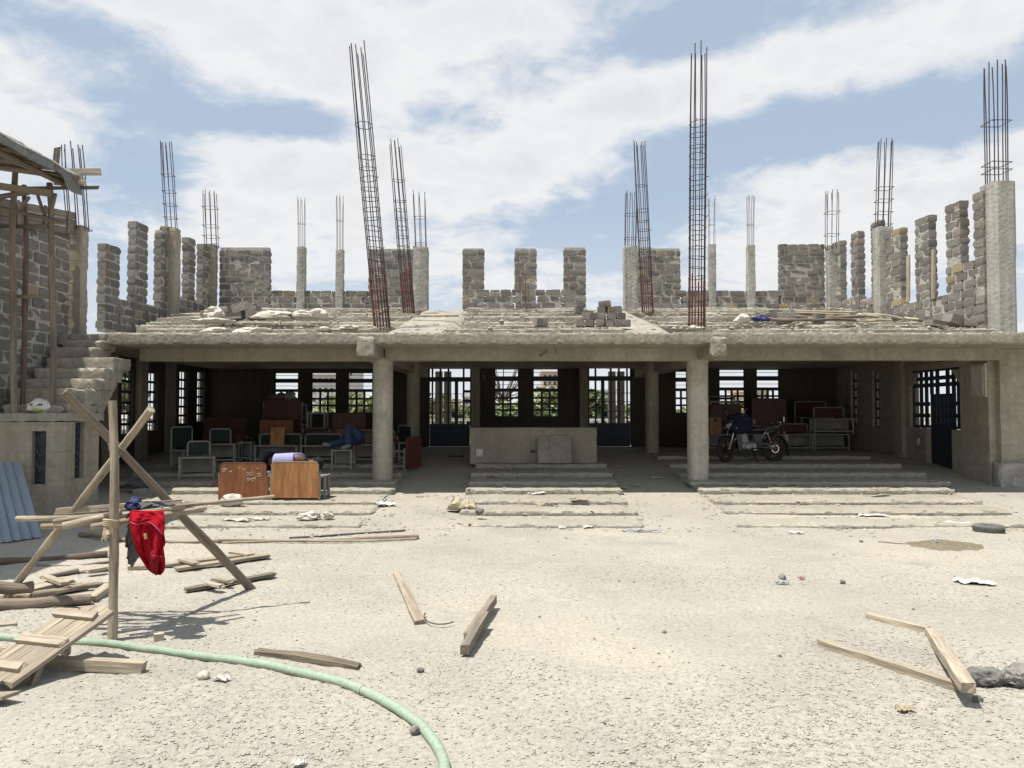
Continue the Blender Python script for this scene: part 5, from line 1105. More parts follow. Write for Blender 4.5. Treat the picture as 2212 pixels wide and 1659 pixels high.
lit = [('paper', 'white paper sheet lying alone near the right edge', 2105, 1262, 0.34, 0.2, 'paper', None), ('paper', 'crumpled pale paper at the foot of the right aisle', 1420, 1073, 0.2, 0.1, 'paper', None), ('paper', 'white paper strip on the top lit centre step, left', 1160, 1068, 0.3, 0.1, 'paper', T3),
       ('wrapper', 'yellow edged wrapper on the centre steps', 1175, 1091, 0.28, 0.1, 'card', T2), ('wrapper', 'dark wrapper beside the yellow edged one', 1197, 1092, 0.12, 0.08, 'trash_dark', T2), ('card', 'tan card scrap on the centre steps, right', 1250, 1080, 0.28, 0.16, 'card', T3), ('paper', 'small white scrap on the lowest centre step', 1130, 1113, 0.14, 0.08, 'paper', T1),
       ('paper', 'small white scrap in front of the centre steps', 1215, 1143, 0.1, 0.08, 'paper', None), ('paper', 'tiny pale scrap before the centre steps, right of middle', 1270, 1142, 0.14, 0.08, 'paper', None), ('foil', 'thin bluish plastic strip right of the centre steps', 1385, 1150, 0.55, 0.07, 'trash_blue', None),
       ('card', 'large pale card scrap on the top right step', 1900, 1058, 0.42, 0.18, 'card', T4), ('card', 'tan card scrap on the top right step, left part', 1690, 1062, 0.22, 0.12, 'card', T3), ('paper', 'thin white strip on the right steps, left part', 1650, 1064, 0.2, 0.08, 'paper', T3), ('wrapper', 'blue wrapper at the right end of the steps', 2050, 1082, 0.14, 0.1, 'trash_blue', T2),
       ('rag', 'dark blue and white rag on the right steps', 1830, 1108, 0.22, 0.12, 'trash_blue', T1), ('paper', 'white plastic heap on the right steps', 1885, 1115, 0.42, 0.14, 'paper', T1), ('paper', 'pale crumpled bag on the right steps, right of the heap', 1975, 1108, 0.2, 0.1, 'sack_white', T1), ('wrapper', 'blue wrapper in front of the right steps', 1850, 1135, 0.14, 0.1, 'trash_blue', None), ('card', 'orange tinted scrap at the left end of the right steps', 1560, 1108, 0.14, 0.1, 'card', None),
       ('paper', 'white strip of plastic before the right steps', 2070, 1138, 0.34, 0.1, 'paper', None), ('card', 'flat pale scrap in the right yard near the steps', 1720, 1155, 0.2, 0.08, 'paper', None), ('leaf_litter', 'dry leaf scrap in the right aisle', 1345, 1085, 0.16, 0.1, 'card', None), ('card', 'tan scrap near the foot of the right aisle', 1375, 1082, 0.16, 0.08, 'card', None),
       ('paper', 'pale scrap at the lower centre edge of the yard', 645, 1655, 0.06, 0.05, 'paper', None), ('card', 'yellowish scrap in the lower right foreground', 1955, 1532, 0.1, 0.05, 'card', None), ('paper', 'pale flat scrap above the scorched plank', 480, 1476, 0.1, 0.05, 'paper', None), ('wrapper', 'reddish scrap in the right mid yard', 1732, 1253, 0.05, 0.04, 'trash_pink', None), ('foil', 'grey blue scrap left of the reddish one', 1690, 1265, 0.12, 0.05, 'trash_blue', None),
       ('card', 'pale scrap on the dais step, left', 1062, 1030, 0.16, 0.12, 'card', T5), ('card', 'long pale scrap at the foot of the dais', 1085, 1014, 0.45, 0.08, 'card', T6), ('card', 'pale scrap on the dais step, right', 1262, 1028, 0.22, 0.12, 'card', T5),
       ('card', 'crumpled tan paper on the floor below the motorcycle', 1852, 1024, 0.3, 0.16, 'card', T5), ('card', 'pale strip on the floor right of the tan paper', 1690, 1024, 0.5, 0.08, 'card', T5), ('card', 'dark scrap beside the pale floor strip', 1715, 1025, 0.4, 0.12, 'trash_dark', T5), ('card', 'dark litter in the left aisle shade', 950, 1010, 0.3, 0.12, 'trash_dark', None), ('card', 'brown litter against the centre steps in the left aisle', 985, 1045, 0.35, 0.14, 'trash_dark', None),
       ('card', 'dark litter in the right aisle shade', 1420, 1020, 0.35, 0.12, 'trash_dark', None), ('card', 'pale litter in the right aisle shade', 1455, 1030, 0.3, 0.1, 'card', None), ('card', 'small dark scrap in the right aisle beyond the dais', 1325, 984, 0.2, 0.06, 'trash_dark', None)]
for i, (nm, lab, px, py, w, h, m_, z) in enumerate(lit): scrap({'card': 'card_scrap', 'paper': 'paper_scrap', 'foil': 'plastic_strip'}.get(nm, nm), lab, px, py, w, h, m_, 60 + i, z=(z + 0.012 if z is not None else None), amp=0.022)
# loop of wire
g = G(958, 1332); solo('wire_loop', MB().tube([V(g.x + 0.16 * math.cos(t), g.y + 0.3 * math.sin(t), 0.02) for t in np.linspace(3.0, 5.4, 12)], 0.006, n=5), 'trash_dark', 'bent piece of wire lying in the centre yard', 'wire', loc=(g.x, g.y, 0.02))

# on the landing: printed bag and dark lump
c = P(89, 866, 12.08); BG = thing('printed_bag', 'white plastic bag with green print slumped on the landing', 'bag', (c.x, c.y, zl))
wpart('bag', MB().blob((c.x, c.y, zl + 0.10), (0.19, 0.12, 0.125), seed=5, amp=0.3, sub=4, flat=-0.1), 'paper', BG, smooth=80)
wpart('print', MB().blob((c.x + 0.01, c.y - 0.085, zl + 0.05), (0.09, 0.035, 0.035), seed=6, amp=0.4, sub=3), 'green_print', BG, smooth=80)
for k in range(6): wpart('lettering', MB().box(c.x - 0.10 + 0.034 * k, c.x - 0.078 + 0.034 * k, c.y - 0.125, c.y - 0.119, zl + 0.115, zl + 0.145), 'dark_print', BG)
c = P(108, 866, 12.12); solo('loose_stone', MB().blob((c.x + 0.09, c.y, zl + 0.05), (0.12, 0.1, 0.08), seed=8, amp=0.3, sub=3, flat=-0.04), 'concrete', 'mortar lump between the bag and the pole on the landing', 'stone', loc=(c.x + 0.09, c.y, zl), smooth=60)

# ================================================================== ON THE TERRACE
def block(label, px, py, d, w, h, seed, group=None, rz=None, ry=0.0):
    p = P(px, py, d); o = bpy.data.objects.new('stone_block', STONES[seed % 12]); COL.objects.link(o); o.location = p; rr = random.Random(seed)
    o.rotation_euler = (rr.uniform(-.1, .1), ry + rr.uniform(-.06, .06), rr.uniform(-.3, .3) if rz is None else rz); o.scale = (w, w * rr.uniform(0.8, 1.2), h); return tag(o, label, 'stone block', group)
SB = 'pile of grey stone blocks at the terrace edge'
names = ['first', 'second', 'third', 'fourth', 'fifth', 'sixth', 'seventh']
rowd = [(698, [1253, 1274, 1297, 1316, 1335, 1352], 0.165, 14.75), (683, [1266, 1281, 1300, 1321, 1340], 0.165, 14.8), (670, [1250, 1299, 1319, 1334], 0.16, 14.85)]
rn = ['bottom', 'middle', 'upper']
for r_, (py, xs_, w, d) in enumerate(rowd):
    for k, px in enumerate(xs_): block('%s grey stone block from the left in the %s row of the block pile' % (names[k], rn[r_]), px, py, d, w, 0.138, 7 + r_ * 9 + k, SB)
block('rounded grey stone block crowning the block pile', 1306, 659, 14.9, 0.24, 0.14, 3, SB, ry=-0.1)
block('lone grey stone block on the steps left of the block pile', 1169, 697, 14.75, 0.24, 0.15, 5)
for i, (px, py, d, w, h, lab) in enumerate(((487, 672, 15.9, 0.42, 0.15, 'flat grey rubble slab at the left of the terrace rubble'), (520, 672, 16.0, 0.5, 0.2, 'big grey rubble block tilted among the white sacks'), (548, 676, 15.8, 0.26, 0.25, 'dark upended rubble block among the white sacks'), (566, 681, 15.7, 0.22, 0.2, 'dark grey rubble block right of the upended one'),
        (504, 684, 15.7, 0.36, 0.13, 'low grey rubble block in front of the tilted one'), (452, 682, 15.9, 0.3, 0.14, 'brown grey rubble slab near the left side wall'), (628, 679, 15.7, 0.2, 0.15, 'small dark rubble block between the white sacks'), (470, 678, 15.95, 0.26, 0.1, 'thin rubble slab leaning behind the white sack'),
        (1768, 689, 14.9, 0.2, 0.2, 'square grey stone in front of the pole heap'), (1697, 685, 14.95, 0.36, 0.24, 'larger grey stone at the left end of the pole heap'), (1668, 683, 15.2, 0.24, 0.16, 'dark half stone beside the white rags, right terrace'), (1846, 680, 15.2, 0.26, 0.1, 'flat dark stone on the right of the pole heap'), (1940, 684, 15.3, 0.2, 0.16, 'pale rubble stone near the right side wall'), (1985, 686, 15.3, 0.18, 0.14, 'dark rubble stone near the right side wall'),
        (2060, 693, 14.9, 0.34, 0.18, 'grey rubble stone left of the octagonal column'), (2095, 698, 14.8, 0.24, 0.15, 'brownish rubble stone at the octagonal column foot'), (2020, 699, 14.75, 0.28, 0.12, 'pale rubble stone on the slab edge, right'))):
    block(lab, px, py, d, w, h, 30 + i, ry=R.uniform(-.3, .3))
def upbag(label, px, py, d, r, m_, seed, cat='sack'):
    p = P(px, py, d); return solo('sack', MB().blob(p, r, seed=seed, amp=0.5, freq=1.25, sub=3, flat=-r[2] * 0.6), m_, label, cat, loc=(p.x, p.y, p.z - r[2] * 0.6), smooth=28)
for i, (px, py, d, r, lab) in enumerate(((465, 680, 15.5, (0.22, 0.2, 0.14), 'white woven sack slumped over the left terrace rubble'), (455, 694, 14.9, (0.42, 0.15, 0.06), 'flat bright white sack below the rubble, left terrace'), (590, 682, 15.5, (0.38, 0.18, 0.10), 'long crumpled white sack on the left terrace'), (655, 680, 15.5, (0.22, 0.16, 0.09), 'small white sack with pink print, left terrace'),
        (686, 679, 15.5, (0.2, 0.16, 0.12), 'white sack with red marks at the end of the row'), (468, 716, 14.3, (0.34, 0.13, 0.07), 'white sack draped along the left slab edge'), (545, 716, 14.3, (0.34, 0.14, 0.075), 'printed white and grey sack on the left slab edge'), (700, 712, 14.45, (0.12, 0.1, 0.05), 'pale blue plastic scrap on the left slab edge'), (755, 708, 14.5, (0.18, 0.12, 0.05), 'flat white rag on the slab near the tallest cage'),
        (1606, 690, 14.8, (0.14, 0.12, 0.09), 'grey white rag heap right of the upright cage'), (1645, 689, 14.85, (0.16, 0.12, 0.07), 'black and white rag heap right of the upright cage'), (1410 + 448, 683, 15.0, (0.08, 0.07, 0.05), 'small white rag at the right end of the pole heap'), (1500, 708, 14.3, (0.12, 0.09, 0.04), 'white scrap at the foot of the upright cage'))):
    upbag(lab, px, py, d, r, 'sack_white' if i not in (10,) else 'blue_cloth', 40 + i)
# heap of poles on the right terrace
ph_ = 'weathered poles heaped on the right terrace'; rr = random.Random(5)
descr = ['pale pole on top of the heap, reaching left', 'pale pole on top of the heap, reaching right', 'dark pole in the middle of the heap, left', 'dark pole in the middle of the heap, right', 'long pale pole at the front of the heap', 'short brown pole at the front left of the heap', 'split pale lath at the back of the heap', 'grey pole at the back right of the heap', 'thin pale pole slanting down to the right', 'brown pole beneath the front pale pole', 'thin lath sticking out at the right end', 'short lath lying apart on the far right']
spec = [(1632, 676, 1835, 682, 15.4, .035, 'bark_pale'), (1690, 677, 1900, 685, 15.3, .032, 'bark_pale'), (1640, 680, 1800, 684, 15.2, .04, 'bark_brown'), (1720, 686, 1870, 682, 15.1, .04, 'bark_brown'), (1745, 688, 1890, 694, 14.95, .032, 'bark_pale'), (1620, 687, 1760, 691, 14.95, .035, 'bark_brown'), (1660, 671, 1850, 676, 15.6, .03, 'bark_pale'), (1780, 673, 1905, 681, 15.6, .035, 'wood_grey'), (1700, 682, 1925, 692, 15.15, .028, 'bark_pale'), (1730, 692, 1850, 691, 14.9, .03, 'bark_red'), (1850, 679, 1950, 688, 15.4, .025, 'wood_pale'), (1935, 680, 1985, 690, 15.3, .025, 'wood_pale')]
for lab, (a, ya, b, yb, d, r_, m_) in zip(descr, spec): tag(pole_obj('bush_pole', P(a, ya, d), P(b, yb, d - 0.25), r_, r_ * 0.8, m_, bend=0.03), lab + ' of the right terrace' if 'heap' in lab else lab + ' of the right terrace pole heap', 'pole', ph_)
tag(beam_obj('plank', P(890, 683, 17.0), P(990, 682, 16.6), 0.08, 0.03, 'wood_pale'), 'pale plank bridging the left terrace aisle', 'plank')
for (a, ya, b, yb, lab) in ((1526, 733, 1572, 728, 'lower pale lath laid over the honeycombed beam stub'), (1528, 729, 1574, 724, 'upper pale lath laid over the honeycombed beam stub')): tag(beam_obj('lath', P(a, ya, 13.97), P(b, yb, 13.97), 0.03, 0.022, 'wood_pale'), lab, 'lath')
for (a, ya, b, yb, d, lab) in ((1962, 552, 1966, 652, 18.0, 'pale board fixed on the pier beside the right side column'), (2016, 540, 2026, 645, 16.95, 'long pale board fixed on the second pier from the octagonal column')): tag(beam_obj('board', P(a, yb, d), P(a, ya, d), 0.13, 0.03, 'wood_pale', up=(1, 0, 0)), lab, 'board')
tag(beam_obj('board', P(349, 600, 19.4), P(349, 492, 19.4), 0.05, 0.05, 'wood_grey'), 'thin grey board against the left side column', 'board')
for i, (a, ya, b, yb, d) in enumerate(((1195, 737, 1203, 766, 13.97), (1166, 770, 1182, 757, 14.78), (1885, 748, 1893, 757, 14.8))):
    tag(pole_obj('stick', P(a, ya, d), P(b, yb, d), 0.012, 0.009, 'bark_red', bend=0.01), ('short stick poking from the slab edge above the dais', 'nail of twisted wire on the centre beam', 'twist of wire on the right beam')[i], 'stick')

# rubble crumbs along the steps and aisles
def on_floor(x, y):
    for a, b in ((-6.85, -2.2), (-0.82, 2.02), (3.36, 8.02)):
        if a < x < b: return tier_z(y)
    return gz(x, y)
def crumbs(name, n, seed, m_, smin, smax, label):
    rr = random.Random(seed); mb = MB(); k = 0
    while k < n:
        y = 10.6 + 6.4 * rr.random() ** 1.3; x = rr.uniform(-7.2, 8.9)
        near = min(abs(y - d - (-0.12)) for d, _ in TIER); edge = min(abs(x - e) for e in (-2.2, -0.82, 2.02, 3.36, 8.02))
        if rr.random() > (0.9 if (near < 0.12 or edge < 0.2) else 0.16): continue
        k += 1; s = smin * (smax / smin) ** (rr.random() ** 2); z = on_floor(x, y); a = rr.uniform(0, 6.28); h = s * rr.uniform(.3, .7); ca, sa = math.cos(a), math.sin(a)
        pts = [(s * rr.uniform(.7, 1.6), 0, 0), (0, s * rr.uniform(.5, 1), 0), (-s * rr.uniform(.7, 1.4), 0, 0), (0, -s * rr.uniform(.5, 1), 0), (s * rr.uniform(-.3, .3), s * rr.uniform(-.3, .3), h)]
        mb.add([(x + p[0] * ca - p[1] * sa, y + p[0] * sa + p[1] * ca, z + p[2] + 0.002) for p in pts], [(0, 1, 4), (1, 2, 4), (2, 3, 4), (3, 0, 4), (3, 2, 1, 0)])
    return solo(name, mb, m_, label, 'rubble', kind='stuff')
crumbs('rubble', 2600, 3, 'concrete_floor', 0.008, 0.05, 'pale concrete crumbs scattered along the steps')
crumbs('dry_litter', 420, 4, 'card', 0.012, 0.05, 'dry tan paper and leaf bits scattered along the steps')
crumbs('dark_rubble', 300, 6, 'dark_stone', 0.008, 0.04, 'dark stone chips scattered along the steps')

def deck_crumbs():
    rr = random.Random(8); mb = MB()
    for k in range(2600):
        x = rr.uniform(-7.2, 9.1); i = rr.randrange(len(UT) - 1) if rr.random() < 0.8 else -1
        if i < 0: y = rr.uniform(13.95, 14.45); z = ZS1
        else: y = UT[i][0] + rr.uniform(0.04, 0.3); z = UT[i][1]
        if -2.2 < x < -1.25 or 2.12 < x < 2.9: z = ut_z(y) - 0.05
        s = 0.010 * (7.0 ** (rr.random() ** 2.5)); a = rr.uniform(0, 6.28); ca, sa = math.cos(a), math.sin(a); h = s * rr.uniform(.3, .7)
        pts = [(s * rr.uniform(.7, 1.6), 0, -0.01), (0, s, -0.01), (-s * rr.uniform(.7, 1.4), 0, -0.01), (0, -s, -0.01), (s * rr.uniform(-.3, .3), s * rr.uniform(-.3, .3), h)]
        mb.add([(x + p[0] * ca - p[1] * sa, y + p[0] * sa + p[1] * ca, z + p[2]) for p in pts], [(0, 1, 4), (1, 2, 4), (2, 3, 4), (3, 0, 4), (3, 2, 1, 0)])
    solo('deck_rubble', mb, 'concrete', 'grey mortar rubble strewn over the terrace tiers', 'rubble', kind='stuff')
deck_crumbs()

# ================================================================== SCHOOL BENCHES
def bench(label, x, y, z, rz, w=0.9, dep=0.38, sh=0.42, bh=0.72, back='green_board', panel=True, bw=None, group='school benches stored in the hall', shelf=True, seatm='tube_grey'):
    t = thing('school_bench', label, 'bench', (x, y, z), rz, group); s = 0.036
    bw = bw or w
    for sx in (-1, 1):
        for sy in (-1, 1):
            xx = sx * (w / 2 - s / 2); yy = sy * (dep / 2 - s / 2); part('leg', MB().box(xx - s / 2, xx + s / 2, yy - s / 2, yy + s / 2, 0, sh - 0.03), 'tube_grey', t)
        part('side_stretcher', MB().box(sx * (w / 2 - s / 2) - 0.014, sx * (w / 2 - s / 2) + 0.014, -dep / 2 + s, dep / 2 - s, 0.055, 0.085), 'tube_grey', t)
    part('seat', MB().rbox(-w / 2 - 0.01, w / 2 + 0.01, -dep / 2 - 0.015, dep / 2, sh - 0.03, sh, seg=0.3, amp=0.001, edge=0.003), seatm, t, smooth=30)
    part('stretcher', MB().box(-w / 2 + s, w / 2 - s, -dep / 2 + 0.002, -dep / 2 + 0.032, 0.055, 0.09), 'tube_grey', t)
    if panel: part('lower_panel', MB().box(-w / 2 + s, w / 2 - s, dep / 2 - 0.024, dep / 2 - 0.012, 0.11, sh - 0.032), 'desk_panel', t)
    if back:
        y0, y1 = dep / 2 - 0.034, dep / 2 - 0.004; k = bw / 2; c = 0.05
        pts = [V(-k + 0.014, (y0 + y1) / 2, sh - 0.005), V(-k + 0.014, (y0 + y1) / 2, bh - c), V(-k + c, (y0 + y1) / 2, bh - 0.012), V(k - c, (y0 + y1) / 2, bh - 0.012), V(k - 0.014, (y0 + y1) / 2, bh - c), V(k - 0.014, (y0 + y1) / 2, sh - 0.005)]
        part('back_frame', MB().tube(pts, 0.018, n=6), 'tube_grey', t, smooth=50)
        part('backrest', MB().box(-k + 0.035, k - 0.035, y0 + 0.009, y1 - 0.009, sh + 0.035, bh - 0.04), back, t)
    return t
def tall_desk(label, x, y, z, rz, w, h, m_, dep=0.42, sh=0.40, group='school benches stored in the hall', scrib=False, side=True):
    t = thing('school_desk', label, 'desk', (x, y, z), rz, group); s = 0.036
    for sx in (-1, 1):
        for sy in (-1, 1):
            xx = sx * (w / 2 - s / 2); yy = sy * (dep / 2 - s / 2); part('leg', MB().box(xx - s / 2, xx + s / 2, yy - s / 2, yy + s / 2, 0, sh + (0.05 if sy > 0 else -0.03)), 'tube_grey', t)
        part('side_stretcher', MB().box(sx * (w / 2 - s / 2) - 0.014, sx * (w / 2 - s / 2) + 0.014, -dep / 2 + s, dep / 2 - s, 0.07, 0.1), 'tube_grey', t)
    part('seat', MB().box(-w / 2 - 0.01, w / 2 + 0.01, -dep / 2, dep / 2 - s, sh - 0.03, sh), 'tube_grey', t)
    k = w / 2 - 0.012; k2 = w / 2 - 0.034; zs = h * 0.62; c = 0.045
    poly = [(-k, 0.035), (k, 0.035), (k, zs), (k2, zs + 0.012), (k2, h - c), (k2 - 0.012, h - 0.013), (k2 - c, h), (-k2 + c, h), (-k2 + 0.012, h - 0.013), (-k2, h - c), (-k2, zs + 0.012), (-k, zs)]
    part('back_panel', MB().prism(poly, 'y', dep / 2 + 0.002, dep / 2 + 0.02), m_, t)
    edge = [V(-k2, dep / 2 + 0.011, zs + 0.02), V(-k2, dep / 2 + 0.011, h - c), V(-k2 + c, dep / 2 + 0.011, h), V(k2 - c, dep / 2 + 0.011, h), V(k2, dep / 2 + 0.011, h - c), V(k2, dep / 2 + 0.011, zs + 0.02)]
    part('edge_trim', MB().tube(edge, 0.012, n=6), 'laminate_dark' if m_ != 'laminate_orange' else 'wood_grey', t, smooth=50)
    if scrib:
        yy = dep / 2 + 0.0215
        for (a, b, r_) in ((-.33, .5, .022), (-.29, .52, .014), (-.06, .545, .012), (.08, .445, .026), (.135, .445, .026), (.27, .425, .03), (.09, .35, .02), (.16, .34, .02), (.28, .43, .015), (-.2, .48, .01), (.2, .37, .012)):
            part('chalk_mark', MB().ring((-a, yy, b), r_, 0.0022, (0, 1, 0), n=12, k=4), 'chalk', t)
        for (a, b, a2, b2) in ((-.02, .52, .04, .525), (.03, .525, .05, .50), (.22, .54, .27, .53), (.11, .35, .2, .375), (-.36, .52, -.30, .54), (-.24, .47, -.2, .5)):
            part('chalk_mark', MB().tube([V(-a, yy, b), V(-a2, yy, b2)], 0.0022, n=4), 'chalk', t)
    return t
def cx_(a, b, d): return (X(a, d) + X(b, d)) / 2
def wd(a, b, d): return X(b, d) - X(a, d)
PI = math.pi
d = 13.32; tall_desk('dark brown desk back with chalk scribbles on the left steps', cx_(473, 581, 13.1), d, T3, PI, wd(473, 581, 13.1), Z(1000, 13.1) - T3, 'laminate_brown', scrib=True)
tall_desk('golden brown desk back beside the scribbled one on the left steps', cx_(584, 693, 13.1), d, T3, PI, wd(584, 693, 13.1), Z(998, 13.1) - T3, 'laminate_orange')
bench('backless bench end showing right of the golden brown desk', X(690, 13.45), 13.52, T3, 0.0, 0.28, 0.34, 0.40, 0.5, back=None)
bench('green backed bench nearest the left wall, in front', cx_(399, 452, 15.15), 15.22, T5, 0.28, 0.66, 0.36, 0.43, 0.73, bw=0.44)
bench('green backed bench just behind the front left one', cx_(440, 506, 16.7), 16.75, T7, 0.25, 0.68, 0.36, 0.42, 0.74, bw=0.45)
bench('green backed bench turned sideways by the left wall', X(402, 16.1), 16.2, T6, 1.2, 0.6, 0.36, 0.42, 0.9)
tall_desk('dark red desk back behind the two front left benches', cx_(450, 530, 17.4), 17.4, T7, PI, wd(450, 530, 17.4), 0.62, 'laminate_dark')
bench('grey framed bench showing right of the dark red desk', X(532, 17.3), 17.35, T7, 0.1, 0.3, 0.36, 0.43, 0.5, back=None)
tall_desk('dark red desk by the back wall left, behind the others', cx_(447, 540, 18.6), 18.6, T8, PI, wd(447, 540, 18.6), 0.88, 'laminate_dark')
bench('centre left green backed bench with an orange seat leaning on it', cx_(553, 645, 17.0), 17.1, T7, 0.0, wd(553, 645, 17.0), 0.38, 0.37, 0.62)
sx = cx_(583, 614, 16.95); mb = MB().rbox(-0.155, 0.155, -0.008, 0.008, 0, 0.40, seg=0.06, amp=0.001, edge=0.004)
mb.xf(Matrix.Translation(V(sx, 16.96, T7 + 0.372)) @ Matrix.Rotation(-0.2, 4, 'X')); solo('plywood_seat', mb, 'laminate_orange', 'loose orange plywood seat leaning on the centre left green bench', 'chair seat', loc=(sx, 16.96, T7 + 0.372))
bench('centre right green backed bench with white frame', cx_(652, 733, 17.0), 17.1, T7, 0.0, wd(652, 733, 17.0), 0.38, 0.37, 0.62)
tall_desk('brown desk back rising behind the centre left bench', cx_(562, 640, 18.2), 18.3, T8, PI, wd(562, 640, 18.2), 0.82, 'laminate_brown')
tall_desk('brown desk stacked highest on the back of the left bay', cx_(570, 655, 18.6), 18.75, T8 + 0.80, PI, wd(570, 655, 18.6), 0.50, 'laminate_dark')
tall_desk('desk carrying the highest stacked desk in the left bay', cx_(570, 655, 18.6), 18.75, T8, PI, wd(570, 655, 18.6), 0.795, 'laminate_dark', sh=0.70)
c = P(603, 866, 18.75); solo('dark_bag', MB().blob((c.x, 18.75, T8 + 1.36), (0.26, 0.14, 0.10), seed=4, amp=0.5, sub=4, flat=-0.07), 'trash_dark', 'dark bundle on top of the highest stacked desk', 'bag', loc=(c.x, 18.75, T8 + 1.28), smooth=80)
solo('clear_bag', MB().blob((c.x + 0.28, 18.72, T8 + 1.37), (0.15, 0.12, 0.11), seed=9, amp=0.5, sub=4, flat=-0.07), 'tube_grey', 'pale plastic bag beside the dark bundle on the stacked desk', 'bag', loc=(c.x + 0.28, 18.72, T8 + 1.29), smooth=80)
tall_desk('desk carrying the upturned stool in the left bay', cx_(660, 712, 18.5), 18.6, T8, PI, 0.66, 0.58, 'laminate_dark', sh=0.56)
US = thing('upturned_stool', 'grey framed stool upturned on a desk in the left bay', 'stool', (cx_(665, 706, 18.4), 18.45, T8 + 0.60))
for sx in (-1, 1):
    for sy in (-1, 1): part('leg', MB().box(sx * 0.2 - 0.018, sx * 0.2 + 0.018, sy * 0.15 - 0.018, sy * 0.15 + 0.018, 0.02, 0.42), 'tube_grey', US)
part('seat', MB().box(-0.22, 0.22, -0.17, 0.17, 0, 0.02), 'laminate_dark', US); part('rail', MB().box(-0.18, 0.18, -0.165, -0.135, 0.36, 0.39), 'tube_grey', US); part('rail', MB().box(-0.18, 0.18, 0.135, 0.165, 0.36, 0.39), 'tube_grey', US)
tall_desk('tall dark desk behind the jeans, left bay', cx_(718, 795, 18.4), 18.5, T8, PI, wd(718, 795, 18.4), 0.98, 'laminate_dark')
tall_desk('low brown desk behind the jeans, left bay', cx_(730, 797, 17.7), 17.65, T7, PI, wd(730, 797, 17.7), 0.72, 'laminate_brown')
bench('small grey stool bench under the jeans beside the left front column', cx_(720, 765, 16.2), 16.2, T6, 0.0, wd(720, 765, 16.2), 0.36, 0.42, 0.60, back=None)
bench('grey bench half hidden by the left front column', X(808, 16.9), 17.0, T7, 0.0, 0.85, 0.38, 0.40, 0.7)
bench('green backed bench showing right of the left front column', cx_(845, 880, 17.6), 17.55, T7, -0.9, 0.6, 0.36, 0.42, 0.8)
tall_desk('dark red desk turned sideways at the left aisle', X(876, 16.2), 16.25, T6, -2.2, 0.5, 0.68, 'laminate_dark')
# right bay
GR = 'school benches stored in the hall'; zf = T8; dr_ = 20.2
bench('maroon backed bench on the floor, lower of the right stack', cx_(1752, 1828, dr_), dr_, zf, 0.0, wd(1752, 1828, dr_), 0.38, 0.43, 0.6, back=None)
bench('maroon backed bench on top of the right stack', cx_(1750, 1838, dr_), dr_ - 0.03, zf + 0.432, -0.06, wd(1750, 1838, dr_) - 0.06, 0.40, 0.40, 0.70, back='maroon_board', bw=0.8)
bench('maroon backed bench left of the right stack', cx_(1666, 1750, dr_), dr_, zf, 0.0, wd(1666, 1750, dr_), 0.38, 0.43, 0.70, back='maroon_board')
bench('maroon backed bench behind the motorcycle seat', cx_(1590, 1652, dr_), dr_ + 0.1, zf, 0.0, wd(1590, 1652, dr_), 0.38, 0.40, 0.63, back='maroon_board')
bench('grey bench behind the motorcycle front, orange seats on it', cx_(1530, 1600, dr_), dr_, zf, 0.0, 0.95, 0.38, 0.42, 0.6, back=None)
bench('bench stacked behind the right stack, upper frame', cx_(1722, 1800, 21.1), 21.2, zf + 0.44, 0.15, 0.95, 0.38, 0.42, 0.86, back='laminate_dark', panel=False)
bench('bench stacked behind the right stack, lower frame', cx_(1722, 1800, 21.1), 21.2, zf, 0.1, 0.95, 0.38, 0.43, 0.6, back=None)
tall_desk('big dark red desk back standing behind the motorcycle seat', cx_(1619, 1697, 20.7), 20.8, zf, PI, wd(1619, 1697, 20.7), 1.36, 'laminate_dark', sh=0.5)
tall_desk('dark desk by the right window, behind the motorcycle front', cx_(1530, 1600, 20.8), 20.9, zf, PI, wd(1530, 1600, 20.8), 1.2, 'laminate_dark', sh=0.5)
bench('green topped bench upended on the dark desk by the right window', cx_(1533, 1592, 20.8), 20.85, zf + 1.2, 0.0, 0.75, 0.3, 0.1, 0.24, back='green_board', panel=False)
for (a, b, y0_, y1_, lab) in ((1533, 1559, 900, 936, 'orange plywood seat with oval hole behind the right column'), (1591, 1617, 902, 930, 'orange plywood seat with oval hole behind the motorcycle bars')):
    w_ = wd(a, b, 20.1); x_ = cx_(a, b, 20.1); zb0 = zf + 0.422; h_ = 0.44; t = thing('plywood_seat', lab, 'chair seat', (x_, 20.15, zb0))
    part('panel', MB().rbox(-w_ / 2, w_ / 2, -0.008, 0.008, 0, h_, seg=0.1, amp=0.001, edge=0.006), 'laminate_orange', t); part('hole', MB().lathe([(0.0, 0), (0.05, 0), (0.05, -0.006)], (0, -0.0105, h_ * 0.82), (0, 1, 0), n=16), 'dark_print', t)
g = P(1624, 911, 20.0); RH = thing('red_reel', 'small red disc hanging on the benches behind the motorcycle', 'disc', tuple(g)); wpart('disc', MB().lathe([(0.0, -0.02), (0.085, -0.02), (0.1, 0), (0.085, 0.02), (0, 0.02)], g, (0, 1, 0), n=20), 'lamp_red', RH, smooth=40); wpart('hub', MB().lathe([(0, -0.03), (0.025, -0.03), (0.025, 0.0)], g, (0, 1, 0), n=12), 'chrome', RH)

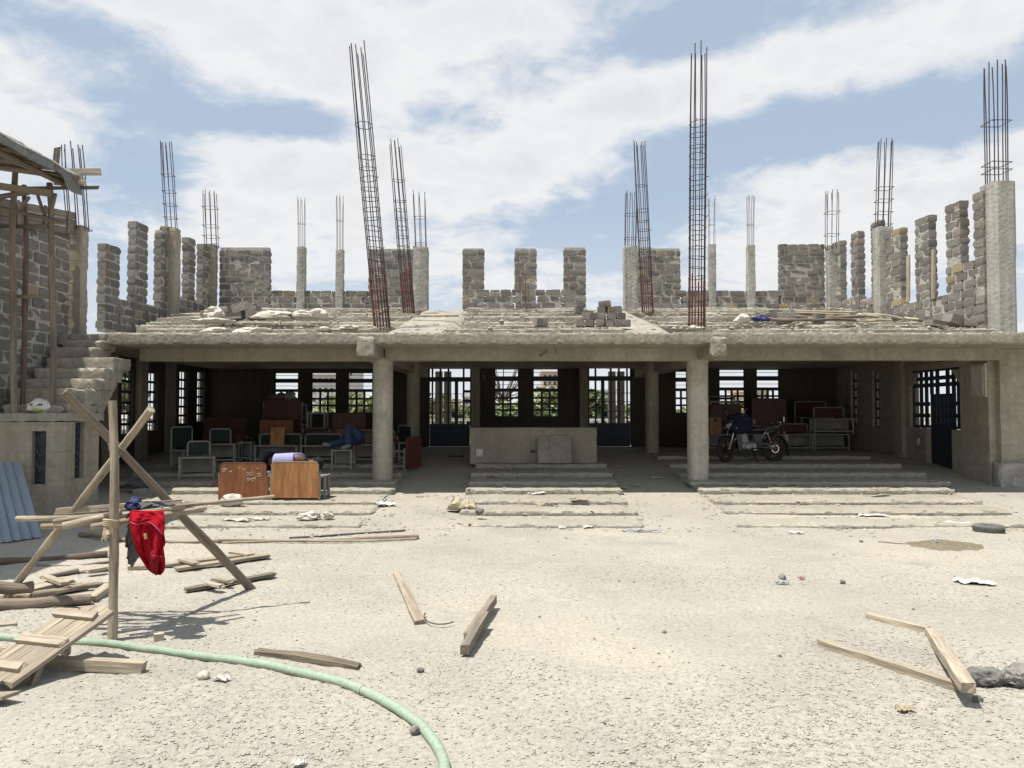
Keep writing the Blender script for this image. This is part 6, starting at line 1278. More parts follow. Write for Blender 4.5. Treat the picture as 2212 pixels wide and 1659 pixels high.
# ================================================================== MOTORCYCLE
def motorcycle(loc, rz, sc):
    t = thing('motorcycle', 'black motorcycle with red wheels and a navy cloth over its tank', 'motorcycle', loc, rz); t.scale = (sc, sc, sc)
    Rw = 0.29; steer = Matrix.Translation(V(0.42, 0, 0)) @ Matrix.Rotation(0.42, 4, 'Z') @ Matrix.Translation(V(-0.42, 0, 0))
    lean = Matrix.Identity(4)
    def wheel(cx, st, wdt):
        prof = [(Rw - 0.075, -wdt * 0.7), (Rw - 0.03, -wdt), (Rw - 0.005, -wdt * 0.6), (Rw, 0), (Rw - 0.005, wdt * 0.6), (Rw - 0.03, wdt), (Rw - 0.075, wdt * 0.7)]
        M = steer if st else lean
        w = part('wheel', MB().lathe(prof, (cx, 0, Rw), (0, 1, 0), n=40).xf(M), 'rubber', t, smooth=50)
        rim = MB().ring((cx, 0, Rw), Rw - 0.078, 0.02, (0, 1, 0), n=36, k=8).ring((cx, 0.02, Rw), Rw - 0.085, 0.008, (0, 1, 0), n=36, k=5); part('rim', rim.xf(M), 'moto_red', w, smooth=60)
        for k in range(5):
            a = 2 * PI * k / 5 + 0.3; part('spoke', MB().bar(V(cx + 0.03 * math.cos(a), 0, Rw + 0.03 * math.sin(a)), V(cx + (Rw - 0.085) * math.cos(a), 0, Rw + (Rw - 0.085) * math.sin(a)), 0.035, 0.03, up=(0, 1, 0)).xf(M), 'moto_red', w)
        part('hub', MB().lathe([(0, -0.06), (0.06, -0.06), (0.07, -0.03), (0.07, 0.03), (0.06, 0.06), (0, 0.06)], (cx, 0, Rw), (0, 1, 0), n=20).xf(M), 'moto_black', w, smooth=40)
        tr = MB()
        for k in range(44):
            a = 2 * PI * k / 44; tr.bar(V(cx + (Rw - 0.002) * math.cos(a), -wdt * 0.75, Rw + (Rw - 0.002) * math.sin(a)), V(cx + (Rw - 0.002) * math.cos(a + 0.05), wdt * 0.75, Rw + (Rw - 0.002) * math.sin(a + 0.05)), 0.014, 0.016)
        part('tread', tr.xf(M), 'rubber', w)
        return w
    wheel(0.63, True, 0.045); rw_ = wheel(-0.62, False, 0.055)
    part('sprocket', MB().ring((-0.62, 0.075, Rw), 0.085, 0.014, (0, 1, 0), n=28, k=6), 'chrome', rw_, smooth=50)
    for s in (-1, 1):
        f = part('fork_leg', MB().tube([V(0.63, s * 0.085, Rw), V(0.53, s * 0.085, 0.52)], 0.026, n=10).xf(steer), 'alloy', t, smooth=50)
        part('fork_tube', MB().tube([V(0.53, s * 0.085, 0.52), V(0.37, s * 0.085, 0.90)], 0.018, n=10).xf(steer), 'chrome', f, smooth=50)
    part('triple_clamp', MB().bar(V(0.42, -0.12, 0.80), V(0.42, 0.12, 0.80), 0.06, 0.035).bar(V(0.38, -0.12, 0.89), V(0.38, 0.12, 0.89), 0.06, 0.03).xf(steer), 'moto_black', t)
    arc = []
    for k in range(11):
        a = 0.6 + 1.75 * k / 10; arc.append((0.63 + (Rw + 0.035) * math.cos(a), Rw + (Rw + 0.035) * math.sin(a)))
    mb = MB(); vs = []
    for (ax, az) in arc:
        for q, dz in ((-0.065, -0.03), (-0.04, 0.0), (0, 0.012), (0.04, 0.0), (0.065, -0.03)): vs.append((ax, q, az + dz))
    mb.add(vs, [(i * 5 + j, i * 5 + j + 1, (i + 1) * 5 + j + 1, (i + 1) * 5 + j) for i in range(10) for j in range(4)]); part('front_mudguard', mb.xf(steer), 'moto_black', t, smooth=60)
    hl = part('headlight', MB().lathe([(0.0, -0.10), (0.06, -0.09), (0.09, -0.03), (0.095, 0.02)], (0.50, 0, 0.85), (1, 0, -0.1), n=22).xf(steer), 'moto_black', t, smooth=60)
    part('lens', MB().lathe([(0.0, 0.035), (0.05, 0.032), (0.088, 0.018)], (0.50, 0, 0.85), (1, 0, -0.1), n=22).xf(steer), 'lamp_glass', hl, smooth=60)
    part('headlight_cowl', MB().blob((0.48, 0, 0.95), (0.09, 0.12, 0.07), seed=2, amp=0.05, sub=3).xf(steer), 'moto_black', t, smooth=70)
    hb = part('handlebar', MB().tube([V(0.22, -0.36, 1.0), V(0.30, -0.22, 1.03), V(0.36, -0.08, 0.95), V(0.36, 0.08, 0.95), V(0.30, 0.22, 1.03), V(0.22, 0.36, 1.0)], 0.012, n=8).xf(steer), 'moto_black', t, smooth=50)
    for s in (-1, 1):
        part('grip', MB().tube([V(0.275, s * 0.265, 1.02), V(0.215, s * 0.375, 0.998)], 0.018, n=8).xf(steer), 'rubber', hb, smooth=50)
        part('lever', MB().tube([V(0.31, s * 0.23, 1.0), V(0.30, s * 0.36, 0.985)], 0.007, n=6).xf(steer), 'chrome', hb)
        mi = part('mirror', MB().tube([V(0.30, s * 0.21, 1.03), V(0.30, s * 0.27, 1.15), V(0.30, s * 0.29, 1.2)], 0.007, n=6).xf(steer), 'chrome', t)
        part('mirror_head', MB().blob((0.29, s * 0.30, 1.23), (0.02, 0.06, 0.04), seed=1, amp=0.02, sub=3).xf(steer), 'moto_black', mi, smooth=70)
        part('indicator', MB().blob((0.46, s * 0.17, 0.78), (0.035, 0.03, 0.025), seed=1, amp=0.02, sub=2).xf(steer), 'lamp_amber', t, smooth=70)
        part('rear_indicator', MB().blob((-0.82, s * 0.14, 0.68), (0.035, 0.03, 0.025), seed=1, amp=0.02, sub=2), 'lamp_amber', t, smooth=70)
    def loft(sections, n=14):
        mb = MB(); vs = []
        for (x, zc, ry, rz_) in sections:
            for k in range(n):
                a = 2 * PI * k / n; ca, sa = math.cos(a), math.sin(a); p_ = 0.75
                vs.append((x, ry * math.copysign(abs(ca) ** p_, ca), zc + rz_ * math.copysign(abs(sa) ** p_, sa)))
        m = len(sections); fs = [(i * n + k, i * n + (k + 1) % n, (i + 1) * n + (k + 1) % n, (i + 1) * n + k) for i in range(m - 1) for k in range(n)] + [tuple(range(n)), tuple((m - 1) * n + k for k in range(n))]
        return mb.add(vs, fs)
    part('fuel_tank', loft([(0.36, 0.80, 0.05, 0.05), (0.32, 0.80, 0.11, 0.10), (0.2, 0.80, 0.15, 0.125), (0.06, 0.785, 0.14, 0.11), (-0.04, 0.76, 0.09, 0.07), (-0.08, 0.74, 0.05, 0.03)]), 'moto_black', t, smooth=60)
    part('seat', loft([(-0.04, 0.735, 0.09, 0.035), (-0.1, 0.74, 0.12, 0.05), (-0.25, 0.74, 0.13, 0.05), (-0.38, 0.77, 0.135, 0.06), (-0.55, 0.81, 0.13, 0.06), (-0.70, 0.84, 0.11, 0.045), (-0.74, 0.845, 0.06, 0.02)]), 'seat_vinyl', t, smooth=60)
    part('seat_trim', MB().tube([V(-0.32, 0.14, 0.63), V(-0.36, 0.145, 0.72), V(-0.48, 0.145, 0.77), V(-0.70, 0.12, 0.80)], 0.008, n=6), 'chrome', t, smooth=50)
    part('tail_cowl', loft([(-0.30, 0.64, 0.12, 0.06), (-0.45, 0.68, 0.13, 0.07), (-0.62, 0.73, 0.11, 0.06), (-0.80, 0.77, 0.07, 0.04), (-0.86, 0.78, 0.03, 0.02)]), 'moto_black', t, smooth=60)
    tl = part('tail_light', MB().blob((-0.86, 0, 0.76), (0.03, 0.05, 0.03), seed=1, amp=0.02, sub=3), 'lamp_red', t, smooth=70)
    for s in (-1, 1):
        part('side_panel', MB().prism([(-0.02, 0.64), (-0.33, 0.64), (-0.24, 0.47), (-0.10, 0.46)], 'y', s * 0.115, s * 0.14), 'moto_black', t)
        part('frame_rail', MB().tube([V(0.34, s * 0.04, 0.86), V(0.28, s * 0.10, 0.55), V(0.22, s * 0.11, 0.27), V(-0.15, s * 0.11, 0.25), V(-0.24, s * 0.11, 0.40), V(-0.20, s * 0.11, 0.66)], 0.016, n=8), 'moto_black', t, smooth=50)
        part('swing_arm', MB().bar(V(-0.18, s * 0.1, 0.36), V(-0.64, s * 0.1, Rw), 0.03, 0.045), 'moto_black', t)
        sh_ = part('shock', MB().tube([V(-0.52, s * 0.13, 0.34), V(-0.40, s * 0.13, 0.66)], 0.014, n=8), 'chrome', t)
        spr = [V(-0.52 + 0.12 * q / 40 + 0.03 * math.cos(q * 1.1), s * 0.13 + 0.03 * math.sin(q * 1.1), 0.36 + 0.28 * q / 40) for q in range(41)]; part('spring', MB().tube(spr, 0.006, n=5), 'moto_red', sh_)
        part('foot_peg', MB().tube([V(-0.02, s * 0.10, 0.30), V(-0.02, s * 0.25, 0.30)], 0.014, n=8), 'rubber', t); part('rear_peg', MB().tube([V(-0.33, s * 0.10, 0.36), V(-0.33, s * 0.23, 0.36)], 0.014, n=8), 'rubber', t)
        part('grab_rail', MB().tube([V(-0.55, s * 0.15, 0.80), V(-0.74, s * 0.15, 0.86), V(-0.84, s * 0.1, 0.93), V(-0.86, 0, 0.94)], 0.01, n=6), 'chrome', t)
    eng = part('crankcase', loft([(0.24, 0.36, 0.08, 0.07), (0.2, 0.36, 0.11, 0.10), (0.06, 0.35, 0.12, 0.11), (-0.08, 0.37, 0.12, 0.10), (-0.16, 0.38, 0.08, 0.06)]), 'alloy', t, smooth=50)
    part('clutch_cover', MB().lathe([(0, 0.035), (0.06, 0.03), (0.075, 0.0)], (0.08, 0.115, 0.35), (0, 1, 0), n=22), 'alloy', eng, smooth=50); part('sprocket_cover', MB().lathe([(0, 0.03), (0.05, 0.025), (0.065, 0.0)], (-0.08, 0.11, 0.37), (0, 1, 0), n=20), 'alloy', eng, smooth=50)
    cy = part('cylinder', MB().bar(V(0.12, 0, 0.44), V(0.17, 0, 0.66), 0.12, 0.12, up=(1, 0, 0)), 'alloy', t)
    for k in range(7): part('fin', MB().bar(V(0.122 + 0.0055 * k, 0, 0.46 + 0.025 * k), V(0.1235 + 0.0055 * k, 0, 0.468 + 0.025 * k), 0.18, 0.17, up=(1, 0, 0)), 'alloy', cy)
    part('cylinder_head', MB().blob((0.175, 0, 0.66), (0.085, 0.085, 0.05), seed=1, amp=0.06, sub=3), 'alloy', t, smooth=50)
    part('carburettor', MB().tube([V(0.08, 0.0, 0.62), V(-0.06, 0.0, 0.62)], [0.035, 0.05], n=12), 'moto_black', t, smooth=50)
    part('exhaust', MB().tube([V(0.24, -0.06, 0.58), V(0.34, -0.10, 0.48), V(0.28, -0.13, 0.27), V(0.0, -0.15, 0.24), V(-0.3, -0.16, 0.27), V(-0.75, -0.17, 0.36)], [0.02, 0.02, 0.02, 0.022, 0.04, 0.045], n=10), 'chrome', t, smooth=50)
    part('chain_guard', MB().bar(V(-0.18, 0.10, 0.42), V(-0.62, 0.10, 0.39), 0.02, 0.045), 'moto_black', t)
    part('leg_shield', MB().prism([(0.38, 0.62), (0.26, 0.66), (0.22, 0.30), (0.32, 0.26)], 'y', 0.11, 0.15), 'moto_black', t); part('leg_shield', MB().prism([(0.38, 0.62), (0.26, 0.66), (0.22, 0.30), (0.32, 0.26)], 'y', -0.15, -0.11), 'moto_black', t)
    arc = [(-0.62 + (Rw + 0.05) * math.cos(a), Rw + (Rw + 0.05) * math.sin(a)) for a in np.linspace(1.2, 3.35, 12)]
    vs = []; mb = MB()
    for (ax, az) in arc:
        for q, dz in ((-0.08, -0.02), (-0.04, 0.0), (0.04, 0.0), (0.08, -0.02)): vs.append((ax, q, az + dz))
    mb.add(vs, [(i * 4 + j, i * 4 + j + 1, (i + 1) * 4 + j + 1, (i + 1) * 4 + j) for i in range(11) for j in range(3)]); part('rear_mudguard', mb, 'moto_black', t, smooth=60)
    part('mud_flap', MB().bar(V(-0.93, 0, 0.42), V(-0.99, 0, 0.12), 0.14, 0.008, up=(1, 0, 0)), 'rubber', t); part('number_plate', MB().bar(V(-0.93, 0, 0.62), V(-0.95, 0, 0.48), 0.16, 0.006, up=(1, 0, 0)), 'white_paint', t)
    rk = part('rear_rack', MB().tube([V(-0.66, 0.1, 0.88), V(-0.95, 0.12, 0.90), V(-0.95, -0.12, 0.90), V(-0.66, -0.1, 0.88)], 0.01, n=6).tube([V(-0.86, 0.11, 0.895), V(-0.86, -0.11, 0.895)], 0.008, n=6).tube([V(-0.76, 0.1, 0.888), V(-0.76, -0.1, 0.888)], 0.008, n=6), 'moto_black', t)
    br = part('passenger_backrest', MB().blob((-0.80, 0, 1.02), (0.035, 0.11, 0.09), seed=1, amp=0.03, sub=3), 'seat_vinyl', t, smooth=70); part('backrest_stay', MB().tube([V(-0.84, 0.08, 0.88), V(-0.85, 0.08, 1.04)], 0.01, n=6).tube([V(-0.84, -0.08, 0.88), V(-0.85, -0.08, 1.04)], 0.01, n=6), 'chrome', br)
    part('side_stand', MB().tube([V(-0.02, 0.12, 0.27), V(-0.06, 0.30, 0.0)], 0.013, n=8), 'moto_black', t); part('side_stand_foot', MB().blob((-0.06, 0.30, 0.008), (0.04, 0.025, 0.008), seed=1, amp=0.02, sub=2), 'moto_black', t)
    part('gear_lever', MB().tube([V(-0.06, 0.14, 0.33), V(0.1, 0.16, 0.30), V(0.16, 0.17, 0.31)], 0.008, n=6), 'chrome', t)
    return t
MX, MY = X(1617, 17.2), 17.2
MC = motorcycle((MX, MY, T7), PI + 0.16, 0.95)
fwd = V(-math.cos(0.16), -math.sin(0.16), 0)
c = V(MX, MY, T7) + fwd * 0.22 + V(0, 0, 0.95 * 0.93)
solo('navy_cloth', MB().blob(c, (0.30, 0.22, 0.17), seed=6, amp=0.35, freq=1.8, sub=4).blob(c + V(-0.02, -0.12, -0.12), (0.22, 0.10, 0.16), seed=8, amp=0.4, sub=3), 'navy_cloth', 'navy cloth bundled over the motorcycle tank and bars', 'cloth', loc=tuple(c - V(0, 0, 0.15)), smooth=80)

# ================================================================== PEOPLE
def skin_mesh(name, joints, bones, root, m_, sub=2):
    names = list(joints); me = bpy.data.meshes.new('tmp'); me.from_pydata([joints[k][0] for k in names], [(names.index(a), names.index(b)) for a, b in bones], [])
    o = bpy.data.objects.new('tmp', me); COL.objects.link(o); o.modifiers.new('s', 'SKIN'); md = o.modifiers.new('u', 'SUBSURF'); md.levels = sub; md.render_levels = sub
    for i, k in enumerate(names):
        r_ = joints[k][1]; me.skin_vertices[0].data[i].radius = r_ if isinstance(r_, tuple) else (r_, r_)
        me.skin_vertices[0].data[i].use_root = (k == root)
    dg = bpy.context.evaluated_depsgraph_get(); res = bpy.data.meshes.new_from_object(o.evaluated_get(dg)); bpy.data.objects.remove(o)
    res.name = name; res.materials.clear(); res.materials.append(MATS[m_]); res.polygons.foreach_set('use_smooth', [True] * len(res.polygons)); return res
def person(label, loc, J, top, low, hair_c, hair_r, fingers=True):
    t = thing('person', label, 'person', loc); off = Vector(loc)
    J = {k: (Vector(v[0]) - off, v[1]) for k, v in J.items()}
    bones = [('pelvis', 'belly'), ('belly', 'chest'), ('chest', 'neck'), ('neck', 'jaw'), ('jaw', 'head'), ('chest', 'sh_l'), ('sh_l', 'el_l'), ('el_l', 'wr_l'), ('wr_l', 'ha_l'), ('chest', 'sh_r'), ('sh_r', 'el_r'), ('el_r', 'wr_r'), ('wr_r', 'ha_r'),
             ('pelvis', 'hi_l'), ('hi_l', 'kn_l'), ('kn_l', 'an_l'), ('an_l', 'to_l'), ('pelvis', 'hi_r'), ('hi_r', 'kn_r'), ('kn_r', 'an_r'), ('an_r', 'to_r')]
    slim = lambda r_, a: tuple(x - a for x in r_) if isinstance(r_, tuple) else r_ - a
    JB = {k: (v[0], slim(v[1], 0.035) if k in ('pelvis', 'belly', 'chest', 'hi_l', 'hi_r') else slim(v[1], 0.012) if k in ('sh_l', 'sh_r', 'kn_l', 'kn_r') else v[1]) for k, v in J.items()}
    bo = part('body', skin_mesh('body', JB, bones, 'pelvis', 'skin'), None, t)
    for s in 'lr':
        h = J['ha_' + s][0]; d = (h - J['wr_' + s][0]).normalized(); sd_ = d.cross(V(0.1, 0.2, 1)).normalized(); up_ = sd_.cross(d)
        for k in range(5):
            if k < 4: b = h + sd_ * (k - 1.5) * 0.019; ln = (0.065, 0.078, 0.072, 0.055)[k]; dd = d
            else: b = h - d * 0.035 + sd_ * 0.03; ln = 0.05; dd = (d + sd_ * 0.9).normalized()
            part('finger', MB().tube([b, b + dd * ln * 0.5 - up_ * 0.006, b + dd * ln - up_ * 0.022], [0.009, 0.0085, 0.006], n=7), 'skin', bo, smooth=60)
    keep = {k: J[k] for k in ('pelvis', 'belly', 'chest', 'neck', 'sh_l', 'el_l', 'sh_r', 'el_r')}
    g = lambda r_, a: tuple(x + a for x in r_) if isinstance(r_, tuple) else r_ + a
    sh_ = {k: (v[0], g(v[1], 0.042 if k in ('pelvis', 'belly', 'chest') else 0.022)) for k, v in keep.items()}
    part('shirt', skin_mesh('shirt', sh_, [('pelvis', 'belly'), ('belly', 'chest'), ('chest', 'neck'), ('chest', 'sh_l'), ('sh_l', 'el_l'), ('chest', 'sh_r'), ('sh_r', 'el_r')], 'belly', top), None, t)
    tr = {k: (v[0], g(v[1], 0.036 if k in ('pelvis', 'hi_l', 'hi_r') else 0.022)) for k, v in J.items() if k in ('pelvis', 'hi_l', 'kn_l', 'an_l', 'hi_r', 'kn_r', 'an_r')}
    part('trousers', skin_mesh('trousers', tr, [('pelvis', 'hi_l'), ('hi_l', 'kn_l'), ('kn_l', 'an_l'), ('pelvis', 'hi_r'), ('hi_r', 'kn_r'), ('kn_r', 'an_r')], 'pelvis', low), None, t)
    for s in 'lr':
        a, b = J['an_' + s][0], J['to_' + s][0]; part('shoe', MB().tube([a - (b - a) * 0.25, a + (b - a) * 0.3, b, b + (b - a) * 0.12], [0.042, 0.048, 0.045, 0.025], n=10), 'shoe', t, smooth=60)
    hd = J['head'][0]; part('hair', MB().blob(hd + Vector(hair_c), hair_r, seed=2, amp=0.08, sub=3), 'hair', t, smooth=80)
    nk = (hd - J['neck'][0]).normalized(); fc = Vector((0.15, 1, -0.1)); fc = (fc - nk * fc.dot(nk)).normalized(); rt = fc.cross(nk)
    for q in (-1, 1):
        part('eye', MB().blob(hd + fc * 0.088 + rt * 0.032 * q, 0.011, sub=2, amp=0), 'white_paint', bo, smooth=80); part('ear', MB().blob(hd + rt * 0.082 * q, (0.02, 0.025, 0.03), sub=2, amp=0.1), 'skin', bo, smooth=80)
    part('nose', MB().blob(hd + fc * 0.10 - nk * 0.02, 0.017, sub=2, amp=0.05), 'skin', bo, smooth=80); part('mouth', MB().blob(hd + fc * 0.09 - nk * 0.055, (0.024, 0.01, 0.009), sub=2, amp=0.05), 'lamp_red', bo, smooth=80)
    return t
y_ = 13.55; zt = T3 + 0.46
xh = X(586, y_); xs_ = X(648, y_)
J1 = {'pelvis': (V(xh + 0.05, y_, zt + 0.15), (0.13, 0.14)), 'belly': (V(xh + 0.27, y_ - 0.01, zt + 0.15), (0.12, 0.12)), 'chest': (V(xs_ - 0.04, y_, zt + 0.175), (0.14, 0.13)), 'neck': (V(xs_ + 0.16, y_ + 0.02, zt + 0.14), 0.055), 'jaw': (V(xs_ + 0.22, y_ + 0.04, zt + 0.12), 0.075), 'head': (V(xs_ + 0.31, y_ + 0.04, zt + 0.12), 0.095),
      'sh_l': (V(xs_ + 0.03, y_ + 0.02, zt + 0.24), 0.06), 'el_l': (V(xs_ - 0.05, y_ + 0.24, zt + 0.16), 0.045), 'wr_l': (V(xs_ + 0.16, y_ + 0.30, zt + 0.09), 0.033), 'ha_l': (V(xs_ + 0.24, y_ + 0.26, zt + 0.07), (0.03, 0.02)), 'sh_r': (V(xs_ + 0.03, y_ + 0.06, zt + 0.07), 0.06), 'el_r': (V(xs_ + 0.15, y_ + 0.26, zt + 0.05), 0.045), 'wr_r': (V(xs_ + 0.3, y_ + 0.18, zt + 0.035), 0.033), 'ha_r': (V(xs_ + 0.37, y_ + 0.12, zt + 0.03), (0.03, 0.02)),
      'hi_l': (V(xh + 0.0, y_ + 0.03, zt + 0.20), 0.10), 'kn_l': (V(xh - 0.12, y_ + 0.42, zt + 0.14), 0.065), 'an_l': (V(xh - 0.28, y_ + 0.14, zt + 0.08), 0.042), 'to_l': (V(xh - 0.42, y_ + 0.22, zt + 0.05), 0.03), 'hi_r': (V(xh + 0.0, y_ + 0.05, zt + 0.09), 0.10), 'kn_r': (V(xh + 0.0, y_ + 0.46, zt + 0.07), 0.065), 'an_r': (V(xh - 0.25, y_ + 0.32, zt + 0.06), 0.042), 'to_r': (V(xh - 0.4, y_ + 0.38, zt + 0.05), 0.03)}
person('person in a lilac shirt and dark trousers asleep behind the golden brown desk', (xh, y_, zt), J1, 'shirt_lilac', 'trousers', (0.02, -0.02, 0.02), (0.10, 0.10, 0.10))
bench('low bench under the sleeper in the lilac shirt', cx_(520, 690, 13.55), 13.62, T3, 0.0, 1.3, 0.42, 0.458, 0.5, back=None, panel=False)
z2 = T7 + 0.405; xk = X(752, 16.4); yb = 17.0
J2 = {'pelvis': (V(xk + 0.22, yb - 0.15, z2 + 0.12), (0.13, 0.12)), 'belly': (V(xk + 0.42, yb - 0.08, z2 + 0.12), (0.12, 0.11)), 'chest': (V(xk + 0.68, yb, z2 + 0.13), (0.14, 0.12)), 'neck': (V(xk + 0.88, yb, z2 + 0.12), 0.055), 'jaw': (V(xk + 0.94, yb, z2 + 0.12), 0.075), 'head': (V(xk + 1.03, yb, z2 + 0.13), 0.095),
      'sh_l': (V(xk + 0.76, yb - 0.16, z2 + 0.12), 0.06), 'el_l': (V(xk + 0.52, yb - 0.26, z2 + 0.10), 0.045), 'wr_l': (V(xk + 0.36, yb - 0.16, z2 + 0.26), 0.033), 'ha_l': (V(xk + 0.29, yb - 0.11, z2 + 0.27), (0.03, 0.02)), 'sh_r': (V(xk + 0.76, yb + 0.16, z2 + 0.12), 0.06), 'el_r': (V(xk + 0.52, yb + 0.22, z2 + 0.09), 0.045), 'wr_r': (V(xk + 0.36, yb + 0.1, z2 + 0.22), 0.033), 'ha_r': (V(xk + 0.29, yb + 0.05, z2 + 0.25), (0.03, 0.02)),
      'hi_l': (V(xk + 0.16, yb - 0.22, z2 + 0.14), 0.10), 'kn_l': (V(xk - 0.01, 16.45, z2 + 0.40), 0.07), 'an_l': (V(xk + 0.05, 16.2, z2 - 0.02), 0.045), 'to_l': (V(xk - 0.06, 16.08, z2 - 0.06), 0.032), 'hi_r': (V(xk + 0.14, yb - 0.12, z2 + 0.10), 0.10), 'kn_r': (V(xk - 0.12, 16.55, z2 + 0.06), 0.07), 'an_r': (V(xk - 0.38, 16.25, z2 + 0.0), 0.045), 'to_r': (V(xk - 0.46, 16.15, z2 + 0.02), 0.032)}
person('person in blue jeans lying back on a bench with one knee raised', (xk + 0.2, yb, z2), J2, 'grey_cloth', 'denim', (0.03, 0, 0.03), (0.10, 0.10, 0.10))

# ================================================================== BEHIND THE BUILDING
for px, d in ((948, 24.4), (967, 24.4), (1322, 24.4), (1341, 24.4), (1545, 24.4)):
    x = X(px, d); bpart('verandah_post', MB().box(x - 0.11, x + 0.11, d - 0.11, d + 0.11, 0.5, 2.965), 'plaster_shaded')  # shade on the posts is put into their dark colour
BW = thing('balustrade_wall', 'low white pierced boundary wall seen through the hall windows', 'wall', (1.0, 31.0, 0.6))
wpart('base', MB().box(-16, 18, 31.0, 31.15, 0.4, 0.95), 'white_paint', BW); wpart('top_rail', MB().box(-16, 18, 30.98, 31.17, 1.30, 1.40), 'white_paint', BW); wpart('middle_rail', MB().box(-16, 18, 31.01, 31.14, 1.10, 1.15), 'white_paint', BW)
for k in range(100): x = -15.9 + k * 0.34; wpart('pier', MB().box(x, x + 0.12, 31.005, 31.145, 0.951, 1.299), 'white_paint', BW)
def leaf_crown(c, rx_, rz_, n, seed, size):
    rg = np.random.default_rng(seed); cl = rg.normal(size=(18, 3)); cl /= np.linalg.norm(cl, axis=1)[:, None]; cl *= (0.35 + 0.6 * rg.random((18, 1)))
    k = rg.integers(0, 18, n); p = cl[k] + rg.normal(size=(n, 3)) * 0.20
    p = p * np.array([rx_, rx_, rz_]) + np.array(c)
    a = rg.normal(size=(n, 3)); a /= np.linalg.norm(a, axis=1)[:, None]; b = np.cross(a, rg.normal(size=(n, 3))); b /= np.linalg.norm(b, axis=1)[:, None]
    s = size * (0.6 + 0.8 * rg.random((n, 1))); co = np.stack([p - a * s, p + b * s * 0.5, p + a * s, p - b * s * 0.5], 1).reshape(-1, 3)
    me = bpy.data.meshes.new('crown'); me.vertices.add(n * 4); me.vertices.foreach_set('co', co.ravel()); me.loops.add(n * 4); me.loops.foreach_set('vertex_index', np.arange(n * 4, dtype=np.int32)); me.polygons.add(n)
    me.polygons.foreach_set('loop_start', np.arange(0, n * 4, 4, dtype=np.int32)); me.update(); return me
def tree(name, label, x, y, h, r_, m_, seed, n=2600, trunk=0.4, cat='tree', size=0.16, bare=False):
    t = thing(name, label, cat, (x, y, 0.6), group='greenery behind the building'); rr = random.Random(seed); th = h * trunk
    mb = MB().tube([V(0, 0, -0.1), V(rr.uniform(-.1, .1), 0, th * 0.6), V(rr.uniform(-.2, .2), 0, th * 1.2)], [0.05 * h ** 0.8, 0.04 * h ** 0.8, 0.02 * h ** 0.8], n=8)
    for k in range(9 if not bare else 26):
        a = rr.uniform(0, 6.28); z0 = th * rr.uniform(0.6, 1.1); e = V(math.cos(a) * r_ * rr.uniform(.4, .9), math.sin(a) * r_ * .7, th + (h - th) * rr.uniform(.2, .95)); mb.tube([V(0, 0, z0), e * 0.5 + V(0, 0, z0 * 0.4), e], [0.02 * h ** 0.7, 0.012 * h ** 0.7, 0.004 * h ** 0.7], n=5)
    part('trunk', mb, 'trunk', t, smooth=50)
    if not bare:
        me = leaf_crown((0, 0, th + (h - th) * 0.5), r_, (h - th) * 0.55, n, seed, size); me.materials.append(MATS[m_]); part('crown', me, None, t)
tl_ = [('bushy green shrub seen through the left bay windows, leftmost', 580, 40, 2.3, 2.2, 'leaf_light'), ('bushy green shrub seen through the middle left bay window', 690, 41, 2.2, 2.4, 'leaf_light'), ('bushy tree seen through the left bay window by the column', 780, 39, 3.3, 2.0, 'leaf_light'), ('dark rounded tree seen through the left door', 942, 40, 3.0, 1.5, 'leaf'), ('low shrub seen through the middle of the left door', 985, 44, 2.2, 1.8, 'leaf'),
       ('yellow green shrub low in the left door', 935, 34, 1.5, 1.1, 'leaf_light'), ('shrub seen through the left centre window', 1080, 38, 2.1, 1.8, 'leaf'), ('taller shrub seen through the left centre window, right part', 1115, 42, 2.5, 1.8, 'leaf_light'), ('shrub low in the right centre window', 1160, 36, 1.7, 1.3, 'leaf'), ('bright leafy tree at the right of the right centre window', 1205, 37, 3.6, 1.4, 'leaf_light'),
       ('dark tree seen through the left side of the right door', 1275, 40, 3.4, 1.3, 'leaf'), ('shrub seen through the right door', 1325, 43, 2.4, 1.7, 'leaf_light'), ('shrub seen left of the right front column', 1440, 40, 2.2, 1.8, 'leaf_light'), ('thin tree seen through the right bay window, left part', 1560, 42, 2.8, 1.2, 'leaf'), ('sparse shrub low in the right bay window', 1600, 38, 1.9, 1.4, 'leaf_light')]
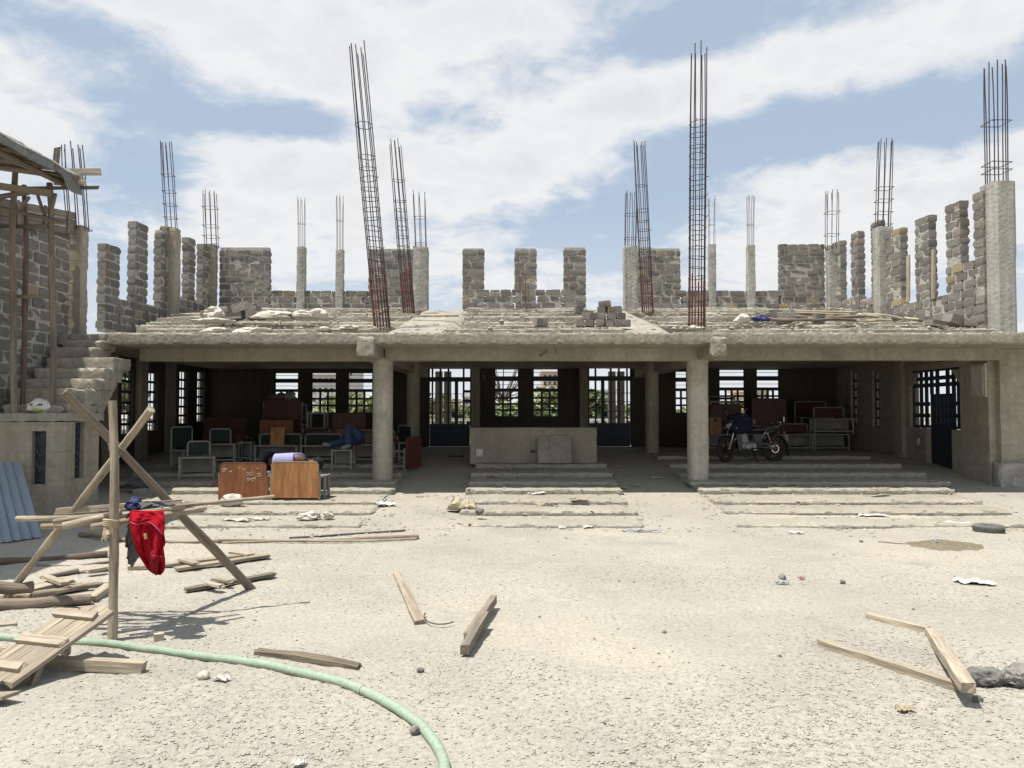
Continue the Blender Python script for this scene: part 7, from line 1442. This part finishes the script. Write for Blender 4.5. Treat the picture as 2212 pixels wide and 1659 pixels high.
for i, (lab, px, d, h, r_, m_) in enumerate(tl_): tree('shrub' if h < 2.6 else 'tree', lab, X(px, d), d, h * 0.56, r_, m_, 70 + i, trunk=0.25, cat='shrub' if h < 2.6 else 'tree', n=2600)
tree('bare_tree', 'bare branched tree seen through the left centre window', X(1085, 48), 48, 5.2, 2.2, 'leaf', 99, bare=True, trunk=0.35)
for i, (x, y, h, lab) in enumerate(((-14.5, 24, 3.0, 'tree outside the left side windows, nearer'), (-15.5, 30, 3.4, 'tree outside the left side windows, farther'), (19, 27, 2.6, 'tree outside the right side windows'))): tree('tree', lab, x, y, h, 1.8, 'leaf_light' if i % 2 else 'leaf', 120 + i, trunk=0.3, n=2200)
def far_building(label, px0, px1, pyt, d, m_, fl, cols):
    x0, x1, z1 = X(px0, d), X(px1, d), Z(pyt, d); t = thing('far_building', label, 'building', ((x0 + x1) / 2, d, 0.6), group='buildings far behind the hall')
    wpart('wall', MB().box(x0, x1, d, d + 10, 0.0, z1), m_, t); wpart('roof', MB().box(x0 - 0.3, x1 + 0.3, d - 0.3, d + 10.3, z1, z1 + 0.35), m_, t)
    for i in range(fl):
        for j in range(cols):
            w = (x1 - x0) / cols; h = (z1 - 1) / fl; wx = x0 + w * (j + 0.25); wz = 1 + h * (i + 0.3); wpart('window', MB().box(wx, wx + w * 0.5, d - 0.06, d + 0.02, wz, wz + h * 0.45), 'far_pane', t)
far_building('grey flat roofed block far behind the middle left bay window', 672, 735, 812, 120, 'far_block', 4, 5); far_building('grey tower block far behind the left bay window by the column', 745, 762, 800, 140, 'far_block', 6, 2)
far_building('dark small tower far behind the left door', 1000, 1012, 858, 150, 'far_block', 4, 2); far_building('tan low house far behind the left door', 966, 984, 868, 90, 'far_block_warm', 1, 3); far_building('tan block of flats far behind the right centre window', 1172, 1215, 806, 130, 'far_block_warm', 6, 4)
far_building('grey block far behind the right door', 1300, 1330, 845, 140, 'far_block', 4, 4); far_building('tan roofed house far behind the right bay window', 1630, 1662, 845, 90, 'far_block_warm', 2, 3)
